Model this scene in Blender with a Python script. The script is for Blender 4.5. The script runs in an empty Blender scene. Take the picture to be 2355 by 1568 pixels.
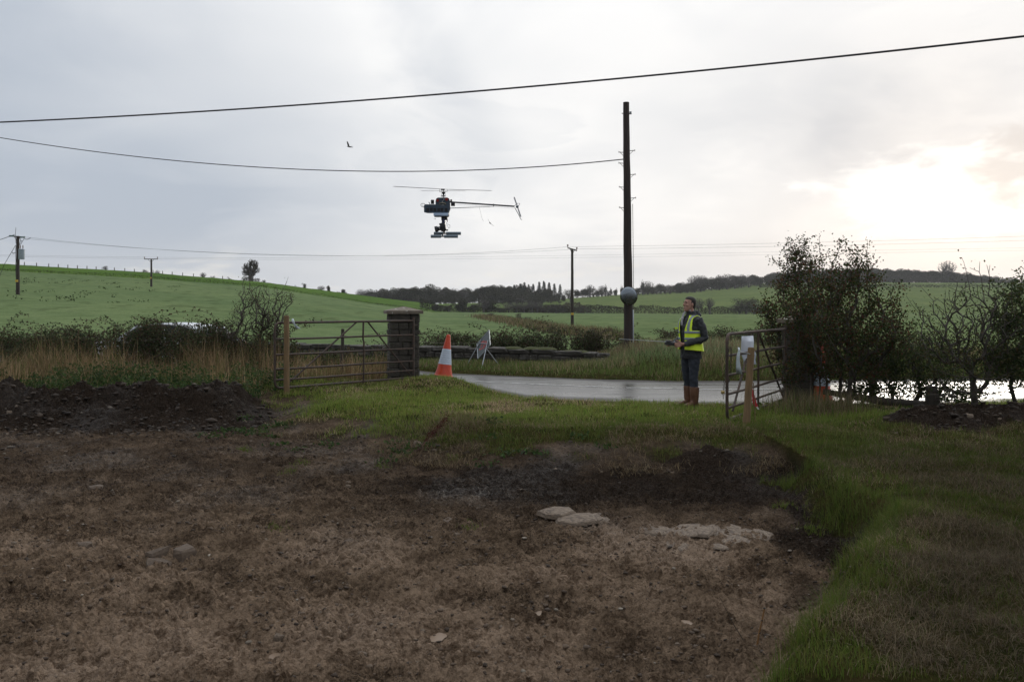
import bpy, bmesh, math, random
import numpy as np
from mathutils import Vector, Matrix, Quaternion

S = bpy.context.scene
COL = S.collection
R = math.radians
PI = math.pi

# ------------------------------------------------------------------ camera
CZ = 1.61                       # eye height above the gateway grass
FPX = 1900.0                    # focal length, in pixels of a 2355 px wide picture
HOR = 708.0                     # row of the horizon in that picture
cam = bpy.data.cameras.new("camera")
cam.sensor_width = 36.0
cam.lens = 36.0 * FPX / 2355.0
cam.shift_y = -(784.0 - HOR) / 2355.0
cam.clip_start = 0.1
cam.clip_end = 6000
camera = bpy.data.objects.new("camera", cam)
camera.location = (0, 0, CZ)
camera.rotation_euler = (PI / 2, 0, 0)
COL.objects.link(camera)
S.camera = camera

# ------------------------------------------------------------------ sky, sun, exposure
SUN_AZ, SUN_EL = R(28.3), R(6.7)
SUN = Vector((math.sin(SUN_AZ) * math.cos(SUN_EL), math.cos(SUN_AZ) * math.cos(SUN_EL), math.sin(SUN_EL)))
W = bpy.data.worlds.new("World")
S.world = W
W.use_nodes = True
def build_sky():
    nt = W.node_tree; N = nt.nodes; L = nt.links
    N.clear()
    def math_(op, a, b=None, c=None, clamp=False):
        n = N.new("ShaderNodeMath"); n.operation = op; n.use_clamp = clamp
        for i, v in enumerate((a, b, c)):
            if v is None: continue
            if isinstance(v, (int, float)): n.inputs[i].default_value = v
            else: L.new(v, n.inputs[i])
        return n.outputs[0]
    def mixc(f, a, b, mode='MIX'):
        n = N.new("ShaderNodeMix"); n.data_type = 'RGBA'; n.blend_type = mode; n.clamp_factor = True
        for idx, v in ((0, f), (6, a), (7, b)):
            if isinstance(v, (int, float)): n.inputs[idx].default_value = v
            elif isinstance(v, tuple): n.inputs[idx].default_value = (*v, 1)
            else: L.new(v, n.inputs[idx])
        return n.outputs[2]
    def smooth(v, a, b, lo=0.0, hi=1.0):
        n = N.new("ShaderNodeMapRange"); n.interpolation_type = 'SMOOTHSTEP'
        L.new(v, n.inputs[0]); n.inputs[1].default_value = a; n.inputs[2].default_value = b
        n.inputs[3].default_value = lo; n.inputs[4].default_value = hi
        return n.outputs[0]
    tc = N.new("ShaderNodeTexCoord")
    nrm = N.new("ShaderNodeVectorMath"); nrm.operation = 'NORMALIZE'; L.new(tc.outputs["Generated"], nrm.inputs[0])
    D = nrm.outputs[0]
    def dot(v):
        n = N.new("ShaderNodeVectorMath"); n.operation = 'DOT_PRODUCT'
        L.new(D, n.inputs[0]); n.inputs[1].default_value = tuple(v)
        return n.outputs["Value"]
    sep = N.new("ShaderNodeSeparateXYZ"); L.new(D, sep.inputs[0])
    zc = math_('ADD', math_('MAXIMUM', sep.outputs[2], 0.0), 0.16)
    cmb = N.new("ShaderNodeCombineXYZ")
    L.new(math_('DIVIDE', sep.outputs[0], zc), cmb.inputs[0]); L.new(math_('DIVIDE', sep.outputs[1], zc), cmb.inputs[1])
    def noise(scale, detail, rough, dist=0.0, off=(0, 0, 0), vec=None, sc=(1, 1, 1)):
        mp = N.new("ShaderNodeMapping"); L.new(vec or cmb.outputs[0], mp.inputs[0])
        mp.inputs["Location"].default_value = off; mp.inputs["Scale"].default_value = sc
        n = N.new("ShaderNodeTexNoise"); L.new(mp.outputs[0], n.inputs["Vector"])
        n.inputs["Scale"].default_value = scale; n.inputs["Detail"].default_value = detail
        n.inputs["Roughness"].default_value = rough; n.inputs["Distortion"].default_value = dist
        return n.outputs["Fac"]
    big = noise(0.55, 5, 0.5, 0.4, (3.1, 1.7, 0))
    mid = noise(1.5, 6, 0.55, 0.6, (0.4, 5.2, 0))
    soft = noise(2.2, 3, 0.5, 0.2, (7, 1, 2), vec=D, sc=(1, 1, 3.5))
    sd = dot(SUN)
    toward = smooth(sd, 0.25, 0.97)
    f = math_('ADD', math_('MULTIPLY', toward, 0.44), 0.20)
    f = math_('ADD', f, math_('MULTIPLY', math_('SUBTRACT', big, 0.5), 0.9))
    f = math_('ADD', f, math_('MULTIPLY', math_('SUBTRACT', mid, 0.5), 0.55))
    f = math_('ADD', f, math_('MULTIPLY', math_('SUBTRACT', soft, 0.5), 0.45))
    f = math_('ADD', f, math_('MULTIPLY', smooth(sep.outputs[2], 0.1, 0.7), 0.22), clamp=True)
    def direction(px, py):
        return Vector(((px - 1177.5) / FPX, 1.0, (HOR - py) / FPX)).normalized()
    lump = lambda px, py, c0, c1: smooth(math_('ADD', dot(direction(px, py)), math_('MULTIPLY', math_('SUBTRACT', mid, 0.5), 0.05)), c0, c1)
    f = math_('ADD', f, math_('MULTIPLY', lump(1330, 190, 0.955, 1.0), 0.30))
    f = math_('ADD', f, math_('MULTIPLY', lump(620, 20, 0.97, 1.0), 0.22))
    f = math_('SUBTRACT', f, math_('MULTIPLY', lump(120, 430, 0.93, 1.0), 0.32))
    f = math_('SUBTRACT', f, math_('MULTIPLY', lump(640, 480, 0.975, 1.0), 0.16))
    f = math_('SUBTRACT', f, math_('MULTIPLY', lump(1750, 330, 0.985, 1.0), 0.18))
    f = math_('SUBTRACT', f, math_('MULTIPLY', lump(2120, 270, 0.99, 1.0), 0.22))
    f = math_('SUBTRACT', f, math_('MULTIPLY', lump(2350, 230, 0.992, 1.0), 0.16))
    f = math_('ADD', f, math_('MULTIPLY', lump(2250, 40, 0.985, 1.0), 0.16))
    f = math_('SUBTRACT', f, math_('MULTIPLY', lump(1060, 300, 0.9965, 1.0), 0.14))
    st = direction(905, -40).cross(direction(1075, 260)).normalized()      # a long soft streak of darker cloud
    band = math_('MULTIPLY', smooth(math_('ABSOLUTE', math_('ADD', dot(st), math_('MULTIPLY', math_('SUBTRACT', mid, 0.5), 0.05))), 0.055, 0.0), lump(985, 90, 0.96, 0.996))
    f = math_('SUBTRACT', f, math_('MULTIPLY', band, 0.24), clamp=True)
    cloud = mixc(f, (4.4, 4.9, 5.65), (8.85, 8.85, 8.85))
    # low bank of thin, warmer cloud along the horizon
    low = math_('MULTIPLY', smooth(sep.outputs[2], 0.10, 0.0), 0.55)
    cloud = mixc(low, cloud, mixc(toward, (5.9, 6.2, 6.6), (8.0, 7.8, 7.5)))
    # thin cloud edges catching light low down
    wisp = math_('MULTIPLY', smooth(noise(7.5, 4, 0.55, 0.3, (1.3, 0.2, 4.5), vec=D, sc=(1, 1, 5.5)), 0.56, 0.72),
                 math_('MULTIPLY', smooth(sep.outputs[2], 0.008, 0.03), smooth(sep.outputs[2], 0.085, 0.045)))
    cloud = mixc(math_('MULTIPLY', wisp, 0.6), cloud, (8.6, 8.3, 7.7))
    # veiled sun: forward scattering glow broken by the cloud pattern
    n2 = noise(9.0, 5, 0.6, 0.5, (2, 0.5, 8), vec=D, sc=(1, 1, 2.3))
    rt = Vector((math.cos(SUN_AZ), -math.sin(SUN_AZ), 0)); up = rt.cross(SUN)
    n3 = noise(26.0, 4, 0.6, 0.3, (5, 1.5, 3), vec=D, sc=(1, 1, 2.6))
    qx = math_('DIVIDE', dot(rt), 0.135); qz = math_('DIVIDE', math_('ADD', dot(up), -0.004), 0.050)
    q = math_('SQRT', math_('ADD', math_('MULTIPLY', qx, qx), math_('MULTIPLY', qz, qz)))
    q = math_('ADD', q, math_('ADD', math_('MULTIPLY', math_('SUBTRACT', n2, 0.5), 1.9), math_('MULTIPLY', math_('SUBTRACT', n3, 0.5), 0.5)))
    front = smooth(sd, 0.6, 0.8)
    g1 = math_('MULTIPLY', smooth(q, 2.9, 0.3), front)
    g2 = math_('MULTIPLY', smooth(q, 1.15, 0.55), front)
    cloud = mixc(1.0, cloud, mixc(g1, (0, 0, 0), (1.1, 1.05, 0.95)), 'ADD')
    cloud = mixc(1.0, cloud, mixc(g2, (0, 0, 0), (3.6, 3.45, 3.1)), 'ADD')
    # small dark cloud drifting past the bright gap
    dk = smooth(math_('ADD', dot(direction(2330, 392)), math_('MULTIPLY', math_('SUBTRACT', n2, 0.5), 0.004)), 0.9985, 0.9996)
    cloud = mixc(math_('MULTIPLY', dk, 0.9), cloud, (5.9, 5.95, 6.2))
    sky = N.new("ShaderNodeTexSky"); sky.sky_type = 'NISHITA'; sky.sun_disc = False
    sky.sun_elevation = SUN_EL; sky.sun_rotation = SUN_AZ; sky.dust_density = 3.0
    # an overcast vault grows brighter towards the zenith
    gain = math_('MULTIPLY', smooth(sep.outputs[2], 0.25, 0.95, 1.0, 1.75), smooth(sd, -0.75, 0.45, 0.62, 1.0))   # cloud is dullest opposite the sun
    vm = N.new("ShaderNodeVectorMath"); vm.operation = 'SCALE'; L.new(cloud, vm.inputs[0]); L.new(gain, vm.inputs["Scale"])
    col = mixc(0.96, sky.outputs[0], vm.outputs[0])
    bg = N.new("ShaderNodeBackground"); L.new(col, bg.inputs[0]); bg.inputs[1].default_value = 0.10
    out = N.new("ShaderNodeOutputWorld"); L.new(bg.outputs[0], out.inputs[0])
build_sky()
W.cycles.sampling_method = 'MANUAL'
W.cycles.sample_map_resolution = 512

sl = bpy.data.lights.new("sun", 'SUN')
sl.energy = 0.9
sl.angle = R(14)
sl.color = (1.0, 0.93, 0.82)
sun = bpy.data.objects.new("sun", sl)
sun.rotation_euler = (-SUN).to_track_quat('-Z', 'Y').to_euler()
COL.objects.link(sun)

S.view_settings.view_transform = 'Standard'
S.view_settings.look = 'None'
S.view_settings.exposure = 0.16
S.view_settings.gamma = 1.0
S.view_settings.use_curve_mapping = False
S.render.engine = 'CYCLES'
S.cycles.max_bounces = 6
S.cycles.diffuse_bounces = 3
S.cycles.glossy_bounces = 3
S.cycles.transparent_max_bounces = 8
S.cycles.caustics_reflective = False
S.cycles.caustics_refractive = False
S.cycles.use_adaptive_sampling = True
S.cycles.adaptive_threshold = 0.01
S.cycles.use_denoising = True

# ------------------------------------------------------------------ helpers
def at(px, py, Y):
    """a point of the place that stands Y metres away in the direction of (px, py)"""
    return Vector(((px - 1177.5) / FPX * Y, Y, CZ + (HOR - py) / FPX * Y))

def link(o, parent=None):
    COL.objects.link(o)
    if parent is not None: o.parent = parent
    return o

def tag(o, label=None, cat=None, group=None, kind=None):
    if label: o["label"] = label
    if cat: o["category"] = cat
    if group: o["group"] = group
    if kind: o["kind"] = kind
    return o

def thing(name, label, cat, loc=(0, 0, 0), rot=(0, 0, 0), group=None):
    o = bpy.data.objects.new(name, None)
    o.empty_display_size = 0.2
    o.location = loc; o.rotation_euler = rot
    link(o); tag(o, label, cat, group)
    return o

def meshobj(name, me, mat=None, parent=None, loc=None, rot=None):
    o = bpy.data.objects.new(name, me)
    if mat is not None:
        me.materials.clear(); me.materials.append(mat)
    if loc is not None: o.location = loc
    if rot is not None: o.rotation_euler = rot
    return link(o, parent)

def arr_mesh(name, V, F, col=None, smooth=False, attrs=None):
    """V (n,3); F a list of index arrays, each (m,3) or (m,4)"""
    me = bpy.data.meshes.new(name)
    V = np.asarray(V, dtype=np.float32)
    me.vertices.add(len(V)); me.vertices.foreach_set("co", V.ravel())
    F = [np.asarray(f, dtype=np.int32) for f in F if len(f)]
    idx = np.concatenate([f.ravel() for f in F])
    tot = np.concatenate([np.full(len(f), f.shape[1], dtype=np.int32) for f in F])
    st = np.concatenate([[0], np.cumsum(tot)[:-1]]).astype(np.int32)
    me.loops.add(len(idx)); me.loops.foreach_set("vertex_index", idx)
    me.polygons.add(len(tot)); me.polygons.foreach_set("loop_start", st); me.polygons.foreach_set("loop_total", tot)
    if smooth: me.polygons.foreach_set("use_smooth", np.ones(len(tot), dtype=bool))
    me.update(calc_edges=True)
    if col is not None:
        a = me.color_attributes.new("Col", 'FLOAT_COLOR', 'POINT')
        c = np.ones((len(V), 4), dtype=np.float32); c[:, :3] = col
        a.data.foreach_set("color", c.ravel())
    for k, v in (attrs or {}).items():
        a = me.color_attributes.new(k, 'FLOAT_COLOR', 'POINT')
        c = np.ones((len(V), 4), dtype=np.float32); c[:, :3] = v
        a.data.foreach_set("color", c.ravel())
    return me

class MB:
    """collects shapes of ONE part"""
    def __init__(s): s.v = []; s.f = []; s.m = []
    def add(s, V, F, m=0):
        b = len(s.v); s.v += [tuple(p) for p in V]
        s.f += [tuple(i + b for i in q) for q in F]; s.m += [m] * len(F)
        return s
    def box(s, c, size, rot=None, m=0, bev=0.0):
        hx, hy, hz = (x / 2 for x in size)
        if bev > 0:
            bm = bmesh.new(); bmesh.ops.create_cube(bm, size=1.0)
            bmesh.ops.scale(bm, vec=size, verts=bm.verts)
            bmesh.ops.bevel(bm, geom=bm.edges[:], offset=bev, segments=2, affect='EDGES', profile=0.5)
            bm.verts.index_update()
            V = [v.co.copy() for v in bm.verts]; F = [tuple(v.index for v in f.verts) for f in bm.faces]; bm.free()
        else:
            V = [Vector((x, y, z)) for x in (-hx, hx) for y in (-hy, hy) for z in (-hz, hz)]
            F = [(0, 1, 3, 2), (4, 6, 7, 5), (0, 4, 5, 1), (2, 3, 7, 6), (0, 2, 6, 4), (1, 5, 7, 3)]
        if rot is not None: V = [rot @ v for v in V]
        return s.add([v + Vector(c) for v in V], F, m)
    def tube(s, pts, r, n=8, m=0, cap=True, flat=1.0):
        pts = [Vector(p) for p in pts]
        rs = [r] * len(pts) if isinstance(r, (int, float)) else list(r)
        V = []; F = []
        t0 = (pts[1] - pts[0]).normalized()
        up = Vector((0, 0, 1)) if abs(t0.z) < 0.9 else Vector((1, 0, 0))
        a = t0.cross(up).normalized()
        for i, p in enumerate(pts):
            t = (pts[min(i + 1, len(pts) - 1)] - pts[max(i - 1, 0)])
            t = t.normalized() if t.length > 1e-9 else t0
            a = (a - t * a.dot(t)); a = a.normalized() if a.length > 1e-6 else t.orthogonal().normalized()
            b = t.cross(a)
            for k in range(n):
                w = 2 * PI * k / n
                V.append(p + (a * math.cos(w) + b * math.sin(w) * flat) * rs[i])
        for i in range(len(pts) - 1):
            for k in range(n):
                F.append((i * n + k, i * n + (k + 1) % n, (i + 1) * n + (k + 1) % n, (i + 1) * n + k))
        if cap:
            F.append(tuple(range(n))[::-1]); F.append(tuple((len(pts) - 1) * n + k for k in range(n)))
        return s.add(V, F, m)
    def lathe(s, prof, c=(0, 0, 0), n=24, axis='Z', m=0, rot=None, cap=True):
        V = []; F = []
        for (r, z) in prof:
            for k in range(n):
                w = 2 * PI * k / n
                p = Vector((r * math.cos(w), r * math.sin(w), z))
                if axis == 'Y': p = Vector((p.x, -p.z, p.y))
                if axis == 'X': p = Vector((p.z, p.x, p.y))
                if rot is not None: p = rot @ p
                V.append(p + Vector(c))
        for i in range(len(prof) - 1):
            for k in range(n):
                F.append((i * n + k, i * n + (k + 1) % n, (i + 1) * n + (k + 1) % n, (i + 1) * n + k))
        if cap:
            F.append(tuple(range(n))[::-1]); F.append(tuple((len(prof) - 1) * n + k for k in range(n)))
        return s.add(V, F, m)
    def prism(s, poly, y0, y1, m=0):
        """outline in (x, z), pushed from y0 to y1"""
        n = len(poly)
        V = [(x, y0, z) for x, z in poly] + [(x, y1, z) for x, z in poly]
        F = [tuple(range(n)), tuple(range(2 * n - 1, n - 1, -1))]
        F += [(i + n, (i + 1) % n + n, (i + 1) % n, i) for i in range(n)]
        return s.add(V, F, m)
    def mesh(s, name, smooth=False):
        me = bpy.data.meshes.new(name); me.from_pydata([tuple(v) for v in s.v], [], s.f); me.update()
        bm = bmesh.new(); bm.from_mesh(me); bmesh.ops.recalc_face_normals(bm, faces=bm.faces); bm.to_mesh(me); bm.free()
        if any(s.m): me.polygons.foreach_set("material_index", np.array(s.m, dtype=np.int32))
        if smooth: me.polygons.foreach_set("use_smooth", np.ones(len(me.polygons), dtype=bool))
        return me
    def build(s, name, mat, parent=None, smooth=False, loc=None, rot=None, sharp=35):
        me = s.mesh(name, smooth)
        mats = mat if isinstance(mat, (list, tuple)) else [mat]
        for x in mats: me.materials.append(x)
        if smooth:
            try: me.set_sharp_from_angle(angle=R(sharp))
            except Exception: pass
        o = bpy.data.objects.new(name, me)
        if loc is not None: o.location = loc
        if rot is not None: o.rotation_euler = rot
        return link(o, parent)

# ------------------------------------------------------------------ noise in numpy
def vnoise(x, y, seed=0):
    x = np.asarray(x, dtype=np.float64); y = np.asarray(y, dtype=np.float64)
    xi = np.floor(x).astype(np.int64); yi = np.floor(y).astype(np.int64)
    xf = x - xi; yf = y - yi
    def h(a, b):
        n = (a * 374761393 + b * 668265263 + seed * 974634213) & 0x7fffffff
        n = ((n ^ (n >> 13)) * 1274126177) & 0x7fffffff
        n = ((n ^ (n >> 15)) * 668265263) & 0x7fffffff
        return ((n ^ (n >> 16)) & 0xffffff) / float(0xffffff)
    u = xf * xf * xf * (xf * (xf * 6 - 15) + 10); v = yf * yf * yf * (yf * (yf * 6 - 15) + 10)
    return (h(xi, yi) * (1 - u) + h(xi + 1, yi) * u) * (1 - v) + (h(xi, yi + 1) * (1 - u) + h(xi + 1, yi + 1) * u) * v
def fbm(x, y, octv=4, seed=0, gain=0.5):
    t = 0; a = 1; n = 0
    for i in range(octv):
        t = t + a * vnoise(x * 2 ** i + 17.3 * i, y * 2 ** i - 9.1 * i, seed + i); n += a; a *= gain
    return t / n
def sstep(x, a, b):
    t = np.clip((np.asarray(x) - a) / (b - a), 0, 1)
    return t * t * (3 - 2 * t)

# ------------------------------------------------------------------ materials
def new_mat(name):
    m = bpy.data.materials.new(name); m.use_nodes = True
    nt = m.node_tree; nt.nodes.clear()
    out = nt.nodes.new("ShaderNodeOutputMaterial")
    return m, nt.nodes, nt.links, out
def principled(N, L, out):
    b = N.new("ShaderNodeBsdfPrincipled"); L.new(b.outputs[0], out.inputs[0]); return b
def n_noise(N, L, scale, detail=4, rough=0.55, vec=None, dist=0.0, coord="Object"):
    n = N.new("ShaderNodeTexNoise"); n.inputs["Scale"].default_value = scale
    n.inputs["Detail"].default_value = detail; n.inputs["Roughness"].default_value = rough; n.inputs["Distortion"].default_value = dist
    if vec is None:
        tc = N.new("ShaderNodeTexCoord"); vec = tc.outputs[coord]
    L.new(vec, n.inputs["Vector"])
    return n.outputs["Fac"]
def n_ramp(N, L, fac, stops):
    r = N.new("ShaderNodeValToRGB"); L.new(fac, r.inputs[0])
    e = r.color_ramp.elements
    while len(e) < len(stops): e.new(0.5)
    for x, (p, c) in zip(e, stops):
        x.position = p; x.color = (*c, 1) if len(c) == 3 else c
    return r.outputs[0]
def n_mix(N, L, f, a, b, mode='MIX'):
    n = N.new("ShaderNodeMix"); n.data_type = 'RGBA'; n.blend_type = mode
    for idx, v in ((0, f), (6, a), (7, b)):
        if isinstance(v, (int, float)): n.inputs[idx].default_value = v
        elif isinstance(v, tuple): n.inputs[idx].default_value = (*v, 1)
        else: L.new(v, n.inputs[idx])
    return n.outputs[2]
def n_math(N, L, op, a, b=None, clamp=False):
    n = N.new("ShaderNodeMath"); n.operation = op; n.use_clamp = clamp
    for i, v in enumerate((a, b)):
        if v is None: continue
        if isinstance(v, (int, float)): n.inputs[i].default_value = v
        else: L.new(v, n.inputs[i])
    return n.outputs[0]
def n_bump(N, L, h, strength=0.3, dist=0.02):
    n = N.new("ShaderNodeBump"); n.inputs["Strength"].default_value = strength; n.inputs["Distance"].default_value = dist
    L.new(h, n.inputs["Height"]); return n.outputs[0]

def surf(name, c1, c2=None, rough=0.6, scale=6.0, metal=0.0, bump=0.0, bscale=None, bdist=0.01, lo=0.35, hi=0.65, spot=None, stretch=None, rvar=0.1, spec=0.5, coat=0.0):
    """a plain worn material: two tones mixed by noise, uneven gloss, optional fine relief and spots (colour, scale, threshold)"""
    m, N, L, out = new_mat(name); b = principled(N, L, out)
    tc = N.new("ShaderNodeTexCoord"); vec = tc.outputs["Object"]
    if stretch:
        mp = N.new("ShaderNodeMapping"); mp.inputs["Scale"].default_value = stretch; L.new(vec, mp.inputs[0]); vec = mp.outputs[0]
    nz = n_noise(N, L, scale, 6, 0.6, vec)
    col = n_ramp(N, L, nz, [(lo, c1), (hi, c2 or tuple(x * 0.8 for x in c1))])
    if spot:
        f = n_ramp(N, L, n_noise(N, L, spot[1], 5, 0.6, tc.outputs["Object"]), [(spot[2], (0, 0, 0)), (spot[2] + 0.06, (1, 1, 1))])
        col = n_mix(N, L, f, col, spot[0])
    L.new(col, b.inputs["Base Color"])
    rr = N.new("ShaderNodeMapRange"); L.new(nz, rr.inputs[0]); rr.inputs[3].default_value = max(0.02, rough - rvar); rr.inputs[4].default_value = min(1, rough + rvar)
    L.new(rr.outputs[0], b.inputs["Roughness"])
    b.inputs["Metallic"].default_value = metal
    b.inputs["Specular IOR Level"].default_value = spec
    if coat: b.inputs["Coat Weight"].default_value = coat; b.inputs["Coat Roughness"].default_value = 0.08
    if bump:
        L.new(n_bump(N, L, n_noise(N, L, bscale or scale * 4, 5, 0.6, vec), bump, bdist), b.inputs["Normal"])
    return m
def leafy_mat(name, trans=0.3, rough=0.55, spec=0.35):
    m, N, L, out = new_mat(name)
    a = N.new("ShaderNodeAttribute"); a.attribute_name = "Col"
    b = N.new("ShaderNodeBsdfPrincipled"); L.new(a.outputs[0], b.inputs["Base Color"])
    b.inputs["Roughness"].default_value = rough; b.inputs["Specular IOR Level"].default_value = spec
    t = N.new("ShaderNodeBsdfTranslucent"); L.new(a.outputs[0], t.inputs[0])
    mx = N.new("ShaderNodeMixShader"); mx.inputs[0].default_value = trans
    L.new(b.outputs[0], mx.inputs[1]); L.new(t.outputs[0], mx.inputs[2]); L.new(mx.outputs[0], out.inputs[0])
    return m
# ------------------------------------------------------------------ the lie of the land
def mudpt(px, py):
    Y = (CZ + 0.30) * FPX / (py - HOR); return ((px - 1177.5) / FPX * Y, Y)
MUD = [(-40, 14.8), (-9, 14.9), (-5.3, 14.95), (-4.5, 14.0), (-4.3, 12.9), mudpt(640, 1000), mudpt(780, 1030), mudpt(900, 1060), mudpt(1100, 1082), mudpt(1300, 1090),
       mudpt(1500, 1095), mudpt(1700, 1105), mudpt(1780, 1115), mudpt(1850, 1160), mudpt(1905, 1210), mudpt(1985, 1245), mudpt(1950, 1305), mudpt(1890, 1350),
       mudpt(1855, 1440), mudpt(1795, 1498), mudpt(1745, 1568), mudpt(1690, 1660), (0.5, 2.0), (-2, -20), (-40, -20)]
def poly_sd(X, Y, P):
    X = np.asarray(X, float); Y = np.asarray(Y, float)
    d = np.full(X.shape, 1e9); inside = np.zeros(X.shape, bool)
    n = len(P)
    for i in range(n):
        (ax, ay), (bx, by) = P[i], P[(i + 1) % n]
        ex, ey = bx - ax, by - ay
        t = np.clip(((X - ax) * ex + (Y - ay) * ey) / (ex * ex + ey * ey), 0, 1)
        d = np.minimum(d, np.hypot(X - ax - t * ex, Y - ay - t * ey))
        c = (ay > Y) != (by > Y)
        with np.errstate(divide='ignore', invalid='ignore'):
            xi = (bx - ax) * (Y - ay) / (by - ay if by != ay else 1e-9) + ax
        inside ^= c & (X < xi)
    return np.where(inside, d, -d)

RFX = [-90, -40, -20, -8, -3, -1.9, 0.2, 2.2, 4.1, 5.9, 8.2, 11.9, 20, 40, 90]
RFY = [60, 38, 30, 25.5, 22.3, 20.9, 19.8, 18.9, 18.55, 18.65, 18.95, 19.3, 20.7, 26, 42]
RNX = [-90, -40, -20, -8, -3, -2, -1.0, -0.3, 0.3, 1.0, 2.2, 4.1, 6, 8.2, 12, 20, 40, 90]
RNY = [55, 33, 25.2, 21.0, 20.1, 19.5, 17.9, 16.2, 15.1, 14.75, 14.35, 14.0, 14.1, 14.35, 14.8, 16, 21.3, 37]
def road_far(X): return np.interp(X, RFX, RFY)
def road_near(X): return np.interp(X, RNX, RNY)

KX  = [-900, -300, 0, 350, 600, 860, 1000, 1177, 1450, 1600, 1750, 2020, 2355, 3300]
K2D = [120, 140, 150, 170, 200, 240, 280, 300, 300, 300, 300, 300, 300, 300]
K2P = [585, 611, 622, 641, 660, 699, 719, 719, 721, 722, 722, 722, 722, 722]
K3D = [170, 195, 210, 230, 260, 300, 330, 420, 480, 480, 480, 480, 480, 480]
K3P = [560, 590, 606, 627, 648, 683, 699, 694, 680, 674, 661, 661, 662, 668]
K4P = [None] * 8 + [676, 668, 652, 649, 651, 660]
def far_h(X, Y):
    px = 1177.5 + FPX * X / np.maximum(Y, 1.0)
    f = lambda v: np.interp(px, KX, v)
    d2, d3 = f(K2D), f(K3D)
    z2 = CZ + (HOR - f(K2P)) / FPX * d2
    z3 = CZ + (HOR - f(K3P)) / FPX * d3
    k4 = [(CZ + (HOR - p) / FPX * 570) if p else None for p in K4P]
    z3k = [CZ + (HOR - p) / FPX * d for p, d in zip(K3P, K3D)]
    k4 = [k if k is not None else z - (2.5 if i < 6 else 0.0) for i, (k, z) in enumerate(zip(k4, z3k))]
    z4 = f(k4); d4 = d3 + 90
    z1 = np.full(X.shape, -0.4); d1 = np.full(X.shape, 30.0)
    def seg(a, b, za, zb):
        t = np.clip((Y - a) / (b - a), 0, 1); return za + (zb - za) * t
    # a gently hollow slope up to the first line
    t = np.clip((Y - d1) / (d2 - d1), 0, 1)
    z = z1 + (z2 - z1) * (t * 0.8 + 0.2 * t * t)
    z = np.where(Y > d2, seg(d2, d3, z2, z3), z)
    z = np.where(Y > d3, seg(d3, d4, z3, z4), z)
    z = np.where(Y > d4, z4 - 0.012 * (Y - d4), z)
    return z

def near_h(X, Y, detail=True):
    yf, yn = road_far(X), road_near(X)
    t = Y - yf
    far = 0.02 + (0.03 + 0.12 * sstep(X, 2.5, 4.0)) * sstep(t, 0.2, 3.0) - 0.55 * sstep(t, 5.5, 12)
    far = far + 0.34 * np.exp(-((X - 5.0) / 2.6) ** 2) * np.exp(-((t - 4.2) / 2.0) ** 2)
    far = far - 0.17 * (1 - sstep(t, -0.1, 0.5))
    near = 0.10 * sstep(-X, 2.5, 5.0) * sstep(Y, 13.5, 15)
    near = near + 0.10 * np.exp(-((X + 1.7) / 0.9) ** 2 - ((Y - 17.6) / 1.3) ** 2)
    near = near - 0.15 * (1 - sstep(yn - Y, -0.05, 0.35))
    z = np.where(Y > (yf + yn) / 2, far, near)
    d = poly_sd(X, Y, MUD)
    w = np.where((Y > 8.6) & (X < 3.2), 1.9, 0.32)
    mud = sstep(d, -w, 0.05)
    z = z - (0.30) * mud
    crest = 0.47 * np.exp(-((Y - 14.3) / np.where(Y < 14.3, 1.15, .75)) ** 2) * sstep(-X, 4.1, 5.2) * (0.85 + 0.3 * vnoise(X * 0.9, Y * 0.5, 5))
    crest = crest * np.where(Y > 14.25, 0.8 + 0.2 * np.exp(-((Y - 14.25) / 0.6) ** 2), 1)
    z = z + crest
    rh = 0.22 * np.exp(-((Y - 11.3 - 0.15 * np.sin(X)) / 0.75) ** 2) * sstep(X, 4.6, 5.9) * (0.8 + 0.45 * vnoise(X * 1.1, Y * 0.7, 15))
    sh = 0.13 * np.exp(-((X - 2.35) / 0.42) ** 2 - ((Y - 9.75) / 0.33) ** 2)
    z = z + rh + sh
    hollow = 0.10 * np.exp(-((X + 2.55) / 0.5) ** 2 - ((Y - 6.35) / 0.35) ** 2)
    z = z - hollow
    if detail:
        soil = np.clip(np.maximum(sstep(d, -w * 0.9, 0.1), sstep(rh + sh, 0.03, 0.12)), 0, 1)
        heap = np.clip(crest / 0.3, 0, 1); heap = np.maximum(heap, np.clip(rh / 0.15, 0, 1) * 0.38); heap = np.maximum(heap, np.clip(sh / 0.1, 0, 1) * 0.42)
        nz = (fbm(X * 1.1, Y * 1.1, 3, 1) - 0.5) * 0.10 + (fbm(X * 5, Y * 5, 3, 2) - 0.5) * 0.07
        nz = nz + (np.abs(fbm(X * 17, Y * 17, 3, 3) - 0.5) ** 0.8) * 0.085 - 0.022 + (fbm(X * 36, Y * 36, 2, 6) - 0.5) * 0.048 * (1 - sstep(Y, 9, 15)) + np.maximum(fbm(X * 17 + 5, Y * 17, 2, 7) - 0.62, 0) * 0.16
        hz = (fbm(X * 2.9, Y * 2.9, 5, 8, 0.72) - 0.5) * 0.58 + (np.abs(fbm(X * 7, Y * 7, 3, 9) - 0.5)) * 0.16
        z = z + soil * (nz * (1 - 0.3 * heap) + hz * heap) + (1 - soil) * (fbm(X * 2, Y * 2, 3, 11) - 0.5) * 0.09 * sstep(np.abs(Y - (yf + yn) / 2), 2.2, 2.9)
    for (qx, qy, qr, lv) in PUDDLES:
        k = np.exp(-(np.hypot((X - qx) / 1.25, (Y - qy) / 1.6) / qr) ** 6)
        z = z * (1 - k) + (lv - 0.008) * k
    return z
PUDDLES = [(-0.435, 4.86, .050, -.325), (1.062, 5.09, .045, -.33), (-1.33, 4.62, .035, -.335), (0.18, 5.25, .04, -.33)]

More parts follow.
